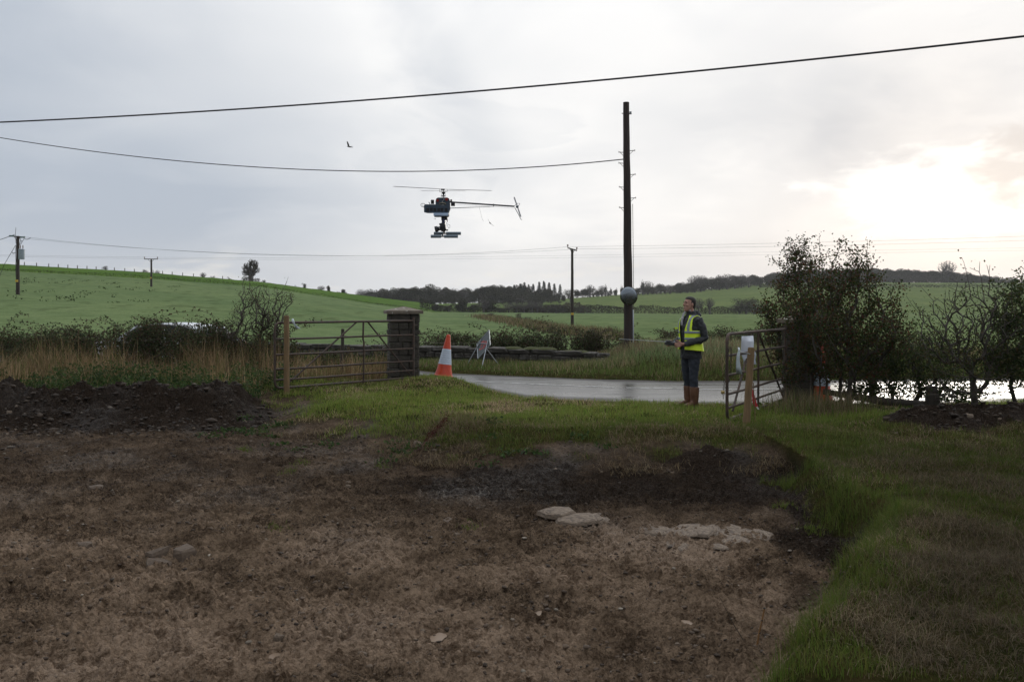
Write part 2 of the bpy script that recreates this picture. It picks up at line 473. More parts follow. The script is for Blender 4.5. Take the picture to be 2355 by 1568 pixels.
def ground_h(X, Y, detail=True):
    X = np.asarray(X, float); Y = np.asarray(Y, float)
    b = sstep(Y, 29, 37)
    zn = near_h(X, np.minimum(Y, 40), detail)
    return zn * (1 - b) + far_h(X, Y) * b
def gz(x, y, detail=False): return float(ground_h(np.array([x]), np.array([y]), detail)[0])

# ---- materials of the land
def mat_ground():
    m, N, L, out = new_mat("earth_and_turf"); b = principled(N, L, out)
    tc = N.new("ShaderNodeTexCoord"); P = tc.outputs["Object"]
    a = N.new("ShaderNodeAttribute"); a.attribute_name = "Mask"
    sp = N.new("ShaderNodeSeparateColor"); L.new(a.outputs[0], sp.inputs[0])
    grass, dark, pale = sp.outputs[0], sp.outputs[1], sp.outputs[2]
    n1 = n_noise(N, L, 3.8, 8, 0.66, P); n2 = n_noise(N, L, 25, 6, 0.62, P, 0.4); n3 = n_noise(N, L, 120, 4, 0.6, P); n4 = n_noise(N, L, 0.8, 4, 0.5, P)
    v = N.new("ShaderNodeTexVoronoi"); v.inputs["Scale"].default_value = 36; v.inputs["Randomness"].default_value = 1; L.new(P, v.inputs["Vector"])
    n5 = n_noise(N, L, 58, 5, 0.62, P, 0.5); calm = n_ramp(N, L, n_noise(N, L, 1.25, 3, 0.5, P, 0.5), [(0.40, (0.42, 0.42, 0.42)), (0.60, (1, 1, 1))])
    mud = n_ramp(N, L, n1, [(0.28, (0.072, 0.046, 0.028)), (0.48, (0.175, 0.122, 0.080)), (0.66, (0.285, 0.203, 0.137))])
    clod = n_ramp(N, L, n_math(N, L, 'ADD', n_math(N, L, 'MULTIPLY', n2, 0.6), n_math(N, L, 'MULTIPLY', n1, 0.4)), [(0.41, (1, 1, 1)), (0.53, (0, 0, 0))])
    mud = n_mix(N, L, n_math(N, L, 'MULTIPLY', n_math(N, L, 'MULTIPLY', clod, 0.85), calm), mud, (0.040, 0.027, 0.018))
    mud = n_mix(N, L, n_math(N, L, 'MULTIPLY', n_math(N, L, 'MULTIPLY', n_ramp(N, L, n5, [(0.36, (1, 1, 1)), (0.48, (0, 0, 0))]), 0.92), calm), mud, (0.030, 0.020, 0.014))
    mud = n_mix(N, L, n_math(N, L, 'MULTIPLY', n_ramp(N, L, n5, [(0.55, (0, 0, 0)), (0.66, (1, 1, 1))]), 0.45), mud, (0.31, 0.215, 0.138))
    mud = n_mix(N, L, n_math(N, L, 'MULTIPLY', n_ramp(N, L, n3, [(0.32, (1, 1, 1)), (0.44, (0, 0, 0))]), 0.6), mud, (0.024, 0.016, 0.012))
    silt = n_ramp(N, L, n4, [(0.40, (0, 0, 0)), (0.57, (1, 1, 1))])
    mud = n_mix(N, L, n_math(N, L, 'MULTIPLY', n_math(N, L, 'MULTIPLY', silt, pale), 0.7), mud, n_mix(N, L, clod, (0.40, 0.285, 0.195), (0.14, 0.088, 0.053)))
    soil = n_ramp(N, L, n5, [(0.32, (0.010, 0.0075, 0.006)), (0.50, (0.030, 0.021, 0.015)), (0.70, (0.074, 0.053, 0.039))])
    mud = n_mix(N, L, dark, mud, soil)
    turf = n_ramp(N, L, n1, [(0.30, (0.020, 0.030, 0.008)), (0.55, (0.055, 0.048, 0.018)), (0.75, (0.085, 0.060, 0.028))])
    col = n_mix(N, L, grass, mud, turf)
    L.new(col, b.inputs["Base Color"])
    rg = N.new("ShaderNodeMapRange"); L.new(n4, rg.inputs[0]); rg.inputs[1].default_value = 0.35; rg.inputs[2].default_value = 0.65
    rg.inputs[3].default_value = 0.80; rg.inputs[4].default_value = 0.52
    rr = n_mix(N, L, grass, rg.outputs[0], (0.9, 0.9, 0.9))
    L.new(rr, b.inputs["Roughness"]); sp_ = n_mix(N, L, n_ramp(N, L, n4, [(0.48, (0, 0, 0)), (0.66, (1, 1, 1))]), (0.02, 0.02, 0.02), (0.16, 0.16, 0.16)); sp_ = n_mix(N, L, grass, sp_, (0.0, 0.0, 0.0)); L.new(sp_, b.inputs["Specular IOR Level"])
    h = n_math(N, L, 'ADD', n_math(N, L, 'MULTIPLY', n2, 1.0), n_math(N, L, 'MULTIPLY', n5, 0.8))
    h = n_math(N, L, 'ADD', h, n_math(N, L, 'MULTIPLY', v.outputs["Distance"], 0.35))
    L.new(n_bump(N, L, h, 1.0, 0.05), b.inputs["Normal"])
    return m
def mat_field():
    m, N, L, out = new_mat("pasture"); b = principled(N, L, out)
    tc = N.new("ShaderNodeTexCoord"); P = tc.outputs["Object"]
    a = N.new("ShaderNodeAttribute"); a.attribute_name = "Col"
    n1 = n_noise(N, L, 0.05, 6, 0.6, P); n2 = n_noise(N, L, 0.6, 5, 0.65, P); n3 = n_noise(N, L, 5, 4, 0.6, P)
    c = n_mix(N, L, n_ramp(N, L, n1, [(0.35, (0, 0, 0)), (0.65, (1, 1, 1))]), (0.82, 0.86, 0.80), (1.12, 1.08, 1.0))
    c = n_mix(N, L, 1.0, c, n_ramp(N, L, n2, [(0.3, (0.78, 0.80, 0.72)), (0.6, (1.08, 1.06, 1.0))]), 'MULTIPLY')
    c = n_mix(N, L, 1.0, c, n_ramp(N, L, n3, [(0.3, (0.8, 0.8, 0.75)), (0.65, (1.1, 1.1, 1.1))]), 'MULTIPLY')
    c = n_mix(N, L, 1.0, a.outputs[0], c, 'MULTIPLY')
    L.new(c, b.inputs["Base Color"]); b.inputs["Roughness"].default_value = 0.9; b.inputs["Specular IOR Level"].default_value = 0.0
    L.new(n_bump(N, L, n2, 0.5, 0.25), b.inputs["Normal"])
    return m
def mat_road():
    m, N, L, out = new_mat("wet_asphalt"); b = principled(N, L, out)
    tc = N.new("ShaderNodeTexCoord"); P = tc.outputs["Object"]
    mp = N.new("ShaderNodeMapping"); mp.inputs["Scale"].default_value = (0.25, 1.6, 1); L.new(P, mp.inputs[0])
    n1 = n_noise(N, L, 1.3, 6, 0.6, mp.outputs[0], 0.3); n2 = n_noise(N, L, 60, 4, 0.6, P); n3 = n_noise(N, L, 0.9, 5, 0.55, P)
    col = n_ramp(N, L, n1, [(0.3, (0.030, 0.030, 0.032)), (0.7, (0.062, 0.060, 0.058))])
    a = N.new("ShaderNodeAttribute"); a.attribute_name = "Mask"
    sp = N.new("ShaderNodeSeparateColor"); L.new(a.outputs[0], sp.inputs[0])
    edge = sp.outputs[0]
    col = n_mix(N, L, n_math(N, L, 'MULTIPLY', edge, 0.8), col, (0.035, 0.027, 0.020))
    L.new(col, b.inputs["Base Color"])
    rg = N.new("ShaderNodeMapRange"); L.new(n1, rg.inputs[0]); rg.inputs[1].default_value = 0.3; rg.inputs[2].default_value = 0.7
    rg.inputs[3].default_value = 0.16; rg.inputs[4].default_value = 0.42
    rr = n_mix(N, L, edge, rg.outputs[0], (0.75, 0.75, 0.75))
    L.new(rr, b.inputs["Roughness"]); b.inputs["IOR"].default_value = 1.45
    h = n_math(N, L, 'ADD', n_math(N, L, 'MULTIPLY', n2, 0.5), n1)
    L.new(n_bump(N, L, h, 0.10, 0.01), b.inputs["Normal"])
    return m
M_GROUND, M_FIELD, M_ROAD = mat_ground(), mat_field(), mat_road()

def grid_faces(nr, nc):
    i = np.arange(nr * nc).reshape(nr, nc)
    return np.stack([i[:-1, :-1].ravel(), i[:-1, 1:].ravel(), i[1:, 1:].ravel(), i[1:, :-1].ravel()], 1)

def land_masks(X, Y):
    d = poly_sd(X, Y, MUD)
    w = np.where((Y > 8.6) & (X < 3.2), 1.9, 0.32)
    n = fbm(X * 2.2, Y * 2.2, 4, 21)
    side = (Y < 9.0) & (X > 0.9)
    g = np.where(side, sstep(-d + (n - 0.5) * 0.34 + (fbm(X * 7, Y * 7, 2, 23) - 0.5) * 0.30, -0.03, 0.14), sstep(-d / w + (n - 0.5) * 0.9, 0.30, 0.75))
    rh = np.exp(-((Y - 11.3 - 0.15 * np.sin(X)) / 0.75) ** 2) * sstep(X, 4.6, 5.9)
    sh = np.exp(-((X - 2.35) / 0.42) ** 2 - ((Y - 9.75) / 0.33) ** 2)
    g = g * (1 - sstep(rh + (n - 0.5) * 0.5, 0.25, 0.5)) * (1 - sstep(sh, 0.3, 0.6))
    heap = np.exp(-((Y - 13.7) / 1.3) ** 2) * sstep(-X, 3.4, 4.8)
    cut = np.exp(-((X - 2.55) / 0.5) ** 2 - ((Y - 6.7) / 0.75) ** 2)
    back = np.exp(-((Y - 8.7) / 1.15) ** 2) * sstep(X, -2.2, 0.3) * sstep(5.0 - X, 1.0, 2.0)
    slope = sstep(-d, -.30, -.05) * (Y < 9.2) * (X > 1.0) * sstep(n, .30, .5)
    dk = np.clip(0.85 * slope * sstep(Y, 4.6, 6.0) + sstep(heap, 0.25, 0.7) + sstep(rh, 0.2, 0.5) + sstep(sh, 0.2, 0.5) + sstep(cut, 0.3, 0.7) * 0.9 + 0.85 * back * (0.5 + n) + 0.60 * sstep(Y, 6.6, 10) * (0.35 + n), 0, 1)
    pale = np.clip(1.25 * sstep(-Y, -8.2, -5.5) + 0.4 * np.exp(-((Y - 7.0) / 0.7) ** 2) * sstep(X, -0.5, 0.8), 0, 1)
    return g, dk, pale

def build_ground():
    us = np.concatenate([np.linspace(-3.0, -0.74, 26)[:-1], np.linspace(-0.74, 0.74, 700), np.linspace(0.74, 3.0, 26)[1:]])
    ys = np.concatenate([np.exp(np.linspace(math.log(1.6), math.log(3.6), 40))[:-1], np.exp(np.linspace(math.log(3.6), math.log(16), 600))[:-1], np.exp(np.linspace(math.log(16), math.log(40), 110))])
    U, Y = np.meshgrid(us, ys); X = U * Y
    Z = ground_h(X, Y)
    g, dk, pale = land_masks(X, Y)
    me = arr_mesh("ground", np.stack([X, Y, Z], -1).reshape(-1, 3), [grid_faces(len(ys), len(us))], smooth=True,
                  attrs={"Mask": np.stack([g, dk, pale], -1).reshape(-1, 3)})
    tag(meshobj("ground", me, M_GROUND), kind="structure")
    # the yard goes on behind the camera
    xs = np.linspace(-90, 90, 60); y2 = np.linspace(-90, 40, 50)
    X, Y = np.meshgrid(xs, y2); Z = np.full(X.shape, -0.62)
    g = np.zeros(X.shape)
    me = arr_mesh("yard_ground", np.stack([X, Y, Z], -1).reshape(-1, 3), [grid_faces(50, 60)], attrs={"Mask": np.stack([g, g + 0.3, g + 0.5], -1).reshape(-1, 3)})
    tag(meshobj("yard_ground", me, M_GROUND), kind="structure")
build_ground()

def build_field():
    us = np.concatenate([np.linspace(-2.0, -0.8, 20)[:-1], np.linspace(-0.8, 0.8, 330), np.linspace(0.8, 2.0, 20)[1:]])
    ys = np.exp(np.linspace(math.log(34), math.log(2000), 260))
    U, Y = np.meshgrid(us, ys); X = U * Y
    Z = ground_h(X, Y) - 0.05 * (1 - sstep(Y, 36, 40)) + (fbm(X * 0.12, Y * 0.12, 3, 4) - 0.5) * 0.25 * sstep(Y, 40, 80)
    px = 1177.5 + FPX * X / Y
    d2, d3 = np.interp(px, KX, K2D), np.interp(px, KX, K3D)
    lower = np.array([0.140, 0.190, 0.100]); upl = np.array([0.082, 0.145, 0.034]); upr = np.array([0.125, 0.165, 0.068])
    c = np.broadcast_to(lower, X.shape + (3,)).copy()
    up = (Y > d2)
    lr = sstep(px, 900, 1150)[..., None]
    cu = upl * (1 - lr) + upr * lr
    c = np.where(up[..., None], cu, c)
    warm = sstep(px, 1000, 1900)[..., None] * (~up)[..., None]
    c = c * (1 - warm * 0.5) + warm * 0.5 * np.array([0.140, 0.178, 0.085])
    tuss = (fbm(X * 0.8, Y * 0.25, 3, 31) > 0.70) & (~up) & (Y > 60)
    c = np.where(tuss[..., None], c * 0.72, c)
    me = arr_mesh("field", np.stack([X, Y, Z], -1).reshape(-1, 3), [grid_faces(len(ys), len(us))], col=c.reshape(-1, 3), smooth=True)
    tag(meshobj("field", me, M_FIELD), kind="structure")
build_field()

def build_road():
    xs = np.concatenate([np.linspace(-85, -10, 40)[:-1], np.linspace(-10, 16, 160), np.linspace(16, 85, 36)[1:]])
    ts = np.linspace(0, 1, 28)
    X, T = np.meshgrid(xs, ts)
    kern = np.ones(5) / 5
    yn = road_near(xs) - 0.25; yf = road_far(xs) + 0.25
    Y = yn[None, :] * (1 - T) + yf[None, :] * T
    Z = -0.05 + 0.02 * (1 - (2 * T - 1) ** 2)
    w = (yf - yn)[None, :]
    e = np.minimum(T * w, (1 - T) * w)
    mask = 1 - sstep(e + (fbm(X * 1.2, Y * 3, 3, 41) - 0.5) * 0.7, 0.35, 0.95)
    me = arr_mesh("road", np.stack([X, Y, Z], -1).reshape(-1, 3), [grid_faces(len(ts), len(xs))], smooth=True, attrs={"Mask": np.stack([mask] * 3, -1).reshape(-1, 3)})
    road = tag(meshobj("road", me, M_ROAD), kind="structure")
    # worn white line along the middle
    m = surf("worn_road_paint", (0.62, 0.62, 0.60), (0.16, 0.16, 0.16), 0.35, 9, lo=0.42, hi=0.62)
    x0 = -0.8; k = 0
    while x0 < 13:
        x1 = x0 + (2.9 if x0 < 2 else 2.2)
        lx = np.linspace(x0, x1, 9)
        yc = road_far(lx) - 1.9; tt = (yc - (road_near(lx) - 0.25)) / ((road_far(lx) + 0.25) - (road_near(lx) - 0.25))
        z = -0.05 + 0.02 * (1 - (2 * tt - 1) ** 2) + 0.006
        V = np.concatenate([np.stack([lx, yc - 0.05, z], 1), np.stack([lx, yc + 0.05, z], 1)])
        i = np.arange(8)
        meshobj("road_marking", arr_mesh("road_marking", V, [np.stack([i, i + 1, i + 10, i + 9], 1)]), m, road)
        x0 = x1 + 0.25; k += 1
build_road()
# ------------------------------------------------------------------ materials of made things
M_RUST = surf("rusted_gate_steel", (0.035, 0.026, 0.021), (0.085, 0.050, 0.032), 0.62, 14, bump=0.25, bscale=60, bdist=0.002)
M_TIMBER = surf("treated_timber", (0.215, 0.135, 0.058), (0.135, 0.085, 0.040), 0.72, 5, bump=0.3, bscale=18, bdist=0.004, stretch=(6, 6, 0.7))
M_OLDWOOD = surf("old_dark_timber", (0.030, 0.024, 0.019), (0.060, 0.050, 0.038), 0.85, 6, bump=0.5, bscale=20, bdist=0.006, stretch=(5, 5, 0.8))
M_POLE = surf("creosoted_pole", (0.017, 0.012, 0.010), (0.042, 0.026, 0.019), 0.75, 4, bump=0.35, bscale=22, bdist=0.004, stretch=(6, 6, 0.35))
M_STONE = surf("dark_pillar_stone", (0.036, 0.032, 0.026), (0.080, 0.068, 0.052), 0.85, 5, bump=0.7, bscale=24, bdist=0.012, spot=((0.055, 0.065, 0.028), 3.0, 0.60))
M_MORTAR = surf("old_mortar", (0.040, 0.034, 0.027), (0.022, 0.020, 0.016), 0.95, 12, bump=0.8, bscale=40, bdist=0.01)
M_CAP = surf("lichened_capstone", (0.13, 0.108, 0.082), (0.20, 0.165, 0.125), 0.85, 7, bump=0.5, bscale=30, bdist=0.008, spot=((0.50, 0.49, 0.45), 6.5, 0.60))
M_WALL = surf("mossy_wall_stone", (0.040, 0.036, 0.030), (0.100, 0.090, 0.078), 0.9, 4.5, bump=0.9, bscale=20, bdist=0.02, spot=((0.24, 0.235, 0.22), 4.2, 0.63))
M_MOSS = surf("moss", (0.050, 0.062, 0.016), (0.085, 0.085, 0.030), 0.95, 16, bump=0.9, bscale=60, bdist=0.015)
M_GALV = surf("galvanised_steel", (0.42, 0.44, 0.46), (0.30, 0.32, 0.34), 0.42, 20, metal=0.9)
M_DKMETAL = surf("dark_iron", (0.040, 0.036, 0.034), (0.085, 0.06, 0.045), 0.55, 30, metal=0.6)
M_WIRE = surf("black_cable", (0.020, 0.020, 0.021), (0.032, 0.032, 0.033), 0.55, 3)
M_CERAMIC = surf("insulator_glaze", (0.16, 0.10, 0.075), (0.11, 0.07, 0.05), 0.2, 6)
M_ORANGE = surf("cone_orange", (0.62, 0.065, 0.018), (0.50, 0.050, 0.016), 0.42, 8, spot=((0.30, 0.05, 0.02), 7, 0.66))
M_SLEEVE = surf("reflective_sleeve", (0.62, 0.68, 0.76), (0.50, 0.57, 0.66), 0.32, 30)
M_SLEEVE2 = surf("reflective_sleeve_seams", (0.36, 0.43, 0.52), (0.30, 0.36, 0.45), 0.35, 30)
M_RUBBER = surf("black_rubber", (0.030, 0.029, 0.028), (0.055, 0.052, 0.048), 0.8, 9)
M_SHEET = surf("white_plastic_sheet", (0.70, 0.73, 0.80), (0.62, 0.66, 0.74), 0.35, 4)
M_FILM = surf("clear_plastic_film", (0.62, 0.68, 0.70), (0.45, 0.52, 0.55), 0.25, 12)
M_SIGNGREY = surf("sign_back_grey", (0.075, 0.090, 0.090), (0.058, 0.070, 0.070), 0.5, 9)
M_SIGNRED = surf("sign_red_paint", (0.40, 0.050, 0.040), (0.28, 0.04, 0.035), 0.5, 10)
M_BRASS = surf("brass", (0.50, 0.36, 0.13), (0.38, 0.27, 0.10), 0.35, 10, metal=0.8)
M_REDTAPE = surf("red_tape", (0.52, 0.035, 0.040), (0.40, 0.03, 0.035), 0.4, 8)
M_WHITE = surf("white_paint", (0.78, 0.78, 0.77), (0.70, 0.70, 0.69), 0.35, 6)
M_YELLOW = surf("yellow_label", (0.62, 0.42, 0.05), (0.52, 0.34, 0.04), 0.5, 6)

# ------------------------------------------------------------------ stones: jittered blocks shared by many pieces
def block_mesh(name, seed, rnd=0.10, jit=.045):
    rng = random.Random(seed)
    bm = bmesh.new(); bmesh.ops.create_cube(bm, size=1.0)
    bmesh.ops.bevel(bm, geom=bm.edges[:], offset=rnd, segments=1, affect='EDGES')
    for v in bm.verts:
        v.co += Vector((rng.uniform(-1, 1), rng.uniform(-1, 1), rng.uniform(-1, 1))) * jit
    me = bpy.data.meshes.new(name); bm.to_mesh(me); bm.free()
    return me
BLOCKS = [block_mesh("stone_block", 40 + i) for i in range(7)]
for me in BLOCKS: me.materials.append(M_STONE)
WBLOCKS = [block_mesh("wall_stone_block", 60 + i, 0.17, jit=.085) for i in range(7)]
for me in WBLOCKS: me.materials.append(M_WALL)

def pillar(px, Y, w, ztop, rz, label, seed):
    rng = random.Random(seed)
    X = (px - 1177.5) / FPX * Y
    zb = gz(X, Y) - 0.06
    t = thing("gate_pillar", label, "gate pillar", (X, Y, zb), (0, 0, rz))
    H = ztop - zb - 0.16
    MB().box((0, 0, H / 2), (w - 0.07, w - 0.07, H)).build("mortar_core", M_MORTAR, t)
    z = 0.0; k = 0
    while z < H - 0.02:
        h = min(rng.uniform(0.11, 0.20), H - z)
        if H - z - h < 0.07: h = H - z
        d = 0.19
        for side in range(4):
            # pinwheel courses: each face holds two or three stones
            L = w - d; n = 2 if (k + side) % 3 else 1
            cutp = [0] + sorted(rng.uniform(0.35, 0.65) for _ in range(n - 1)) + [1]
            for a, b in zip(cutp, cutp[1:]):
                cx = -w / 2 + (a + b) / 2 * L + (0 if k % 2 else d); cy = -w / 2 + d / 2
                o = bpy.data.objects.new("stone", BLOCKS[rng.randrange(7)]); link(o, t)
                ang = side * PI / 2
                p = Matrix.Rotation(ang, 3, 'Z') @ Vector((cx, cy - rng.uniform(0, 0.018), 0))
                o.location = (p.x, p.y, z + h / 2)
                o.rotation_euler = (rng.uniform(-.02, .02), rng.uniform(-.02, .02), ang + rng.uniform(-.03, .03))
                o.scale = ((b - a) * L - 0.008, d, h - 0.008)
        z += h; k += 1
    c = w / 2 + 0.075
    m = MB()
    r1, r2 = c, 0.03
    m.add([(-c, -c, H), (c, -c, H), (c, c, H), (-c, c, H), (-c - .008, -c, H + .07), (c, -c - .008, H + .07), (c + .008, c, H + .065), (-c, c + .006, H + .07), (0.01, 0, H + .165)],
          [(3, 2, 1, 0), (0, 1, 5, 4), (1, 2, 6, 5), (2, 3, 7, 6), (3, 0, 4, 7), (4, 5, 8), (5, 6, 8), (6, 7, 8), (7, 4, 8)])
    m.build("capstone", M_CAP, t)
    return t
PIL_L = pillar(927, 18.3, 0.64, 1.64, R(14), "square rubble stone gate pillar with pyramid cap beside the traffic cone", 3)
PIL_R = pillar(1840, 14.9, 0.52, 1.50, R(-30), "dark stone gate pillar half hidden inside the hawthorn bushes", 4)

# ------------------------------------------------------------------ field gates
def gate(name, label, A, B, ztop, zbot, fr, mid, flip=False):
    """A: free end, B: hinge end (ground points); fr: bar heights as fractions from the top"""
    A = Vector((A[0], A[1], 0)); B = Vector((B[0], B[1], 0))
    t = thing(name, label, "gate", (A.x, A.y, zbot))
    d = (B - A); Lg = d.length; d.normalize()
    H = ztop - zbot
    P = lambda s, f, off=0.0: Vector((d.x * s - d.y * off, d.y * s + d.x * off, H * (1 - f)))
    rr = 0.11
    # bent outer tube: top bar, rounded free-end corners
    arc = [P(Lg, 0)] + [P(rr + (Lg - rr) * k / 6, 0) for k in range(5, -1, -1)] + [P(rr - rr * math.sin(w), (rr - rr * math.cos(w)) / H) for w in (0.4, 0.8, 1.2, PI / 2)]
    arc += [P(0, f) for f in (0.3, 0.55, 0.8)] + [P(rr - rr * math.cos(w), 1 - (rr - rr * math.sin(w)) / H) for w in (0, 0.4, 0.8, 1.2, PI / 2)]
    arc += [P(rr + (Lg - rr) * k / 6, 1) for k in range(1, 7)]
    MB().tube(arc, 0.0235, 8).build("outer_tube", M_RUST, t, smooth=True)
    MB().tube([P(Lg, -0.06), P(Lg, 1.02)], 0.027, 8).build("hinge_post", M_RUST, t, smooth=True)
    for f in fr:
        MB().tube([P(0.01, f), P(Lg * .33, f + .004), P(Lg * .66, f - .003), P(Lg, f)], 0.0195, 8).build("bar", M_RUST, t, smooth=True)
    s0 = mid * Lg
    MB().tube([P(s0, 0.0, -.02), P(s0 - .01, 0.3, -.02), P(s0 + .012, 0.34, -.02), P(s0, 1.03, -.02)], 0.0185, 8).build("upright", M_RUST, t, smooth=True)
    MB().tube([P(s0 - 0.13, 0.0, .02), P(0.33, .92, .02)], 0.0175, 8).build("brace", M_RUST, t, smooth=True)
    MB().tube([P(s0 + 0.13, 0.0, .02), P(Lg - 0.02, 1.0, .02)], 0.0175, 8).build("brace", M_RUST, t, smooth=True)
    for f in (0.08, 0.9):
        MB().tube([P(Lg, f), P(Lg + 0.10, f)], 0.016, 8).build("hinge_pin", M_DKMETAL, t, smooth=True)
    return t, P, Lg
A1 = at(632, 800, 15.5); B1 = at(951, 800, 17.95)
G1, P1, L1 = gate("field_gate", "rusty tubular field gate standing open against the left stone pillar", A1, B1, 1.33, 0.10, (.25, .49, .71, .875), .60)
A2 = at(1672, 870, 11.75); B2 = at(1806, 850, 14.55)
G2, P2, L2 = gate("field_gate", "rusty tubular field gate with chain and white sheet, swung in front of the hawthorn", A2, B2, 1.235, 0.015, (.25, .48, .70, .86), .46)

# ------------------------------------------------------------------ posts
def round_post(name, label, px, Y, r, ztop, lean, mat, cat="post", seed=0):
    X = (px - 1177.5) / FPX * Y; zb = gz(X, Y) - 0.12
    t = thing(name, label, cat, (X, Y, zb), (lean[0], lean[1], 0))
    rng = random.Random(seed); H = ztop - zb
    m = MB(); pts = [(rng.uniform(-.004, .004), rng.uniform(-.004, .004), H * k / 8) for k in range(9)]
    m.tube(pts, [r * (1.06 - 0.012 * k) * rng.uniform(.985, 1.015) for k in range(9)], 14)
    m.build("shaft", mat, t, smooth=True)
    MB().lathe([(r * 0.93, 0), (r * 0.90, 0.012), (r * 0.3, 0.016)], (pts[-1][0], pts[-1][1], H - 0.004), 14).build("sawn_top", M_TIMBER if mat is M_TIMBER else M_OLDWOOD, t, smooth=True)
    return t
round_post("timber_post", "round yellow timber post behind the left gate's free end", 659, 15.55, .052, 1.455, (0, 0), M_TIMBER, seed=1)
round_post("timber_post", "round brown timber post leaning in front of the right gate", 1715, 11.35, .049, 1.06, (R(-2), R(4.2), 0), M_TIMBER, seed=2)
round_post("fence_post", "dark old fence post seen through the left gate", 786, 18.6, .038, 1.13, (0, R(1)), M_OLDWOOD, seed=3)

# ties, sheet and chain on the gates
def ribbon(name, label, cat, pts, widths, mat, normal=Vector((0, -1, 0)), th=0.003, group=None, seed=0):
    rng = random.Random(seed); V = []; n = len(pts); F = []
    for i, (p, w) in enumerate(zip(pts, widths)):
        p = Vector(p)
        for s in (-1, -0.33, 0.33, 1):
            q = p + Vector((s * w / 2, 0, 0)) + normal * rng.uniform(-.25, .25) * w
            V.append(q)
    for i in range(n - 1):
        for k in range(3):
            F.append((i * 4 + k, i * 4 + k + 1, (i + 1) * 4 + k + 1, (i + 1) * 4 + k))
    o = MB().add(V, F).build(name, mat, smooth=True)
    md = o.modifiers.new("thickness", 'SOLIDIFY'); md.thickness = th
    return tag(o, label, cat, group)
g = lambda px, py, Y: at(px, py, Y)
ribbon("plastic_tie", "knotted white plastic tie fluttering on the left gate's top bar", "plastic tie",
       [g(673, 733, 15.72), g(674, 738, 15.70), g(676, 744, 15.69), g(681, 750, 15.69), g(686, 756, 15.7)], [.03, .055, .035, .05, .085], M_FILM, seed=1)
ribbon("white_sheet", "white plastic sheet hanging from the right gate behind the timber post", "plastic sheet",
       [g(1719, 772.5, 12.62), g(1719, 785, 12.60), g(1719, 800, 12.6), g(1721, 815, 12.6), g(1723, 828, 12.61), g(1726, 838, 12.62)], [.20, .205, .205, .21, .20, .19], M_SHEET, seed=2)
ribbon("plastic_film", "torn clear plastic film tied to the right gate beside the brown post", "plastic film",
       [g(1699, 799, 11.93), g(1700, 806, 11.9), g(1698, 817, 11.88), g(1697, 830, 11.88), g(1698, 845, 11.88), g(1700, 860, 11.9)], [.025, .03, .045, .05, .07, .085], M_FILM, seed=3)
rope = [at(1699, 803, 11.86)] + [at(1715, 812, 11.35) + Vector((.056 * math.cos(w), .056 * math.sin(w), -.012 * math.cos(w))) for w in np.linspace(PI * 1.0, PI * 2.9, 14)] + [at(1700, 806, 11.88)]
tag(MB().tube(rope, 0.0055, 6).build("rope_tie", surf("grey_rope", (0.36, 0.38, 0.37), (0.26, 0.28, 0.28), 0.8, 30), smooth=True), "grey rope looped from the right gate round the brown timber post", "rope")
def chain():
    t = thing("chain", "rusty chain doubled over the right gate's free end with a brass padlock", "chain", at(1672, 820, 11.72))
    o0 = t.location.copy()
    ring = MB(); pts = []
    for k in range(12):
        w = 2 * PI * k / 12; pts.append((0.011 * math.cos(w), 0, 0.021 * math.sin(w)))
    n = len(pts)
    for i in range(n):
        ring.tube([pts[i], pts[(i + 1) % n]], 0.0042, 5, cap=False)
    me = ring.mesh("chain_link", True); me.materials.append(M_DKMETAL)
    path = []
    top = at(1676, 800, 11.69)
    for a, b, c in ((at(1681, 801, 11.70), at(1683, 832, 11.69), at(1676, 882, 11.69)), (at(1676, 801, 11.68), at(1668, 832, 11.67), at(1663, 922, 11.66))):
        L = (b - a).length + (c - b).length; k = int(L / 0.034)
        for i in range(k):
            s = i / k
            p = (a * (1 - s) ** 2 + b * 2 * s * (1 - s) + c * s * s)
            dd = ((b - a) * (1 - s) + (c - b) * s).normalized()
            path.append((p, dd, i))
    for p, dd, i in path:
        o = bpy.data.objects.new("chain_link", me); link(o, t)
        q = dd.to_track_quat('Z', 'X') @ Quaternion((0, 0, 1), (PI / 2 if i % 2 else 0) + 0.5)
        o.rotation_mode = 'QUATERNION'; o.rotation_quaternion = q; o.location = p - o0
    p = at(1662.5, 902, 11.65) - o0
    MB().box(p, (.050, .022, .046), bev=.006).build("padlock", M_BRASS, t, smooth=True)
chain()
def tape_stake():
    b = at(1737, 972, 11.55); 
    t = thing("marker_cane", "thin bamboo cane with red and white tape beside the brown post", "cane", (b.x, b.y, gz(b.x, b.y) - .05))
    MB().tube([(0, 0, 0), (-.005, 0, .2), (-.028, 0, .62)], .006, 6).build("cane", M_TIMBER, t, smooth=True)
    o = t.location
    pts = [at(1727, 888, 11.6), at(1731, 905, 11.58), at(1735, 925, 11.56), at(1739, 935, 11.55)]
    V = []; 
    for p, w in zip(pts, (.014, .03, .045, .05)):
        V += [p - o + Vector((-w / 2, 0, 0)), p - o + Vector((w / 2, -.02, 0))]
    x = MB().add(V, [(0, 1, 3, 2), (2, 3, 5, 4), (4, 5, 7, 6)]).build("red_tape", M_REDTAPE, t); x.modifiers.new("thickness", 'SOLIDIFY').thickness = .002
    pts = [at(1740, 934, 11.545), at(1744, 941, 11.54)]; V = []
    for p, w in zip(pts, (.02, .022)): V += [p - o + Vector((-w / 2, 0, 0)), p - o + Vector((w / 2, -.012, 0))]
    x = MB().add(V, [(0, 1, 3, 2)]).build("white_tape", M_WHITE, t); x.modifiers.new("thickness", 'SOLIDIFY').thickness = .002
tape_stake()

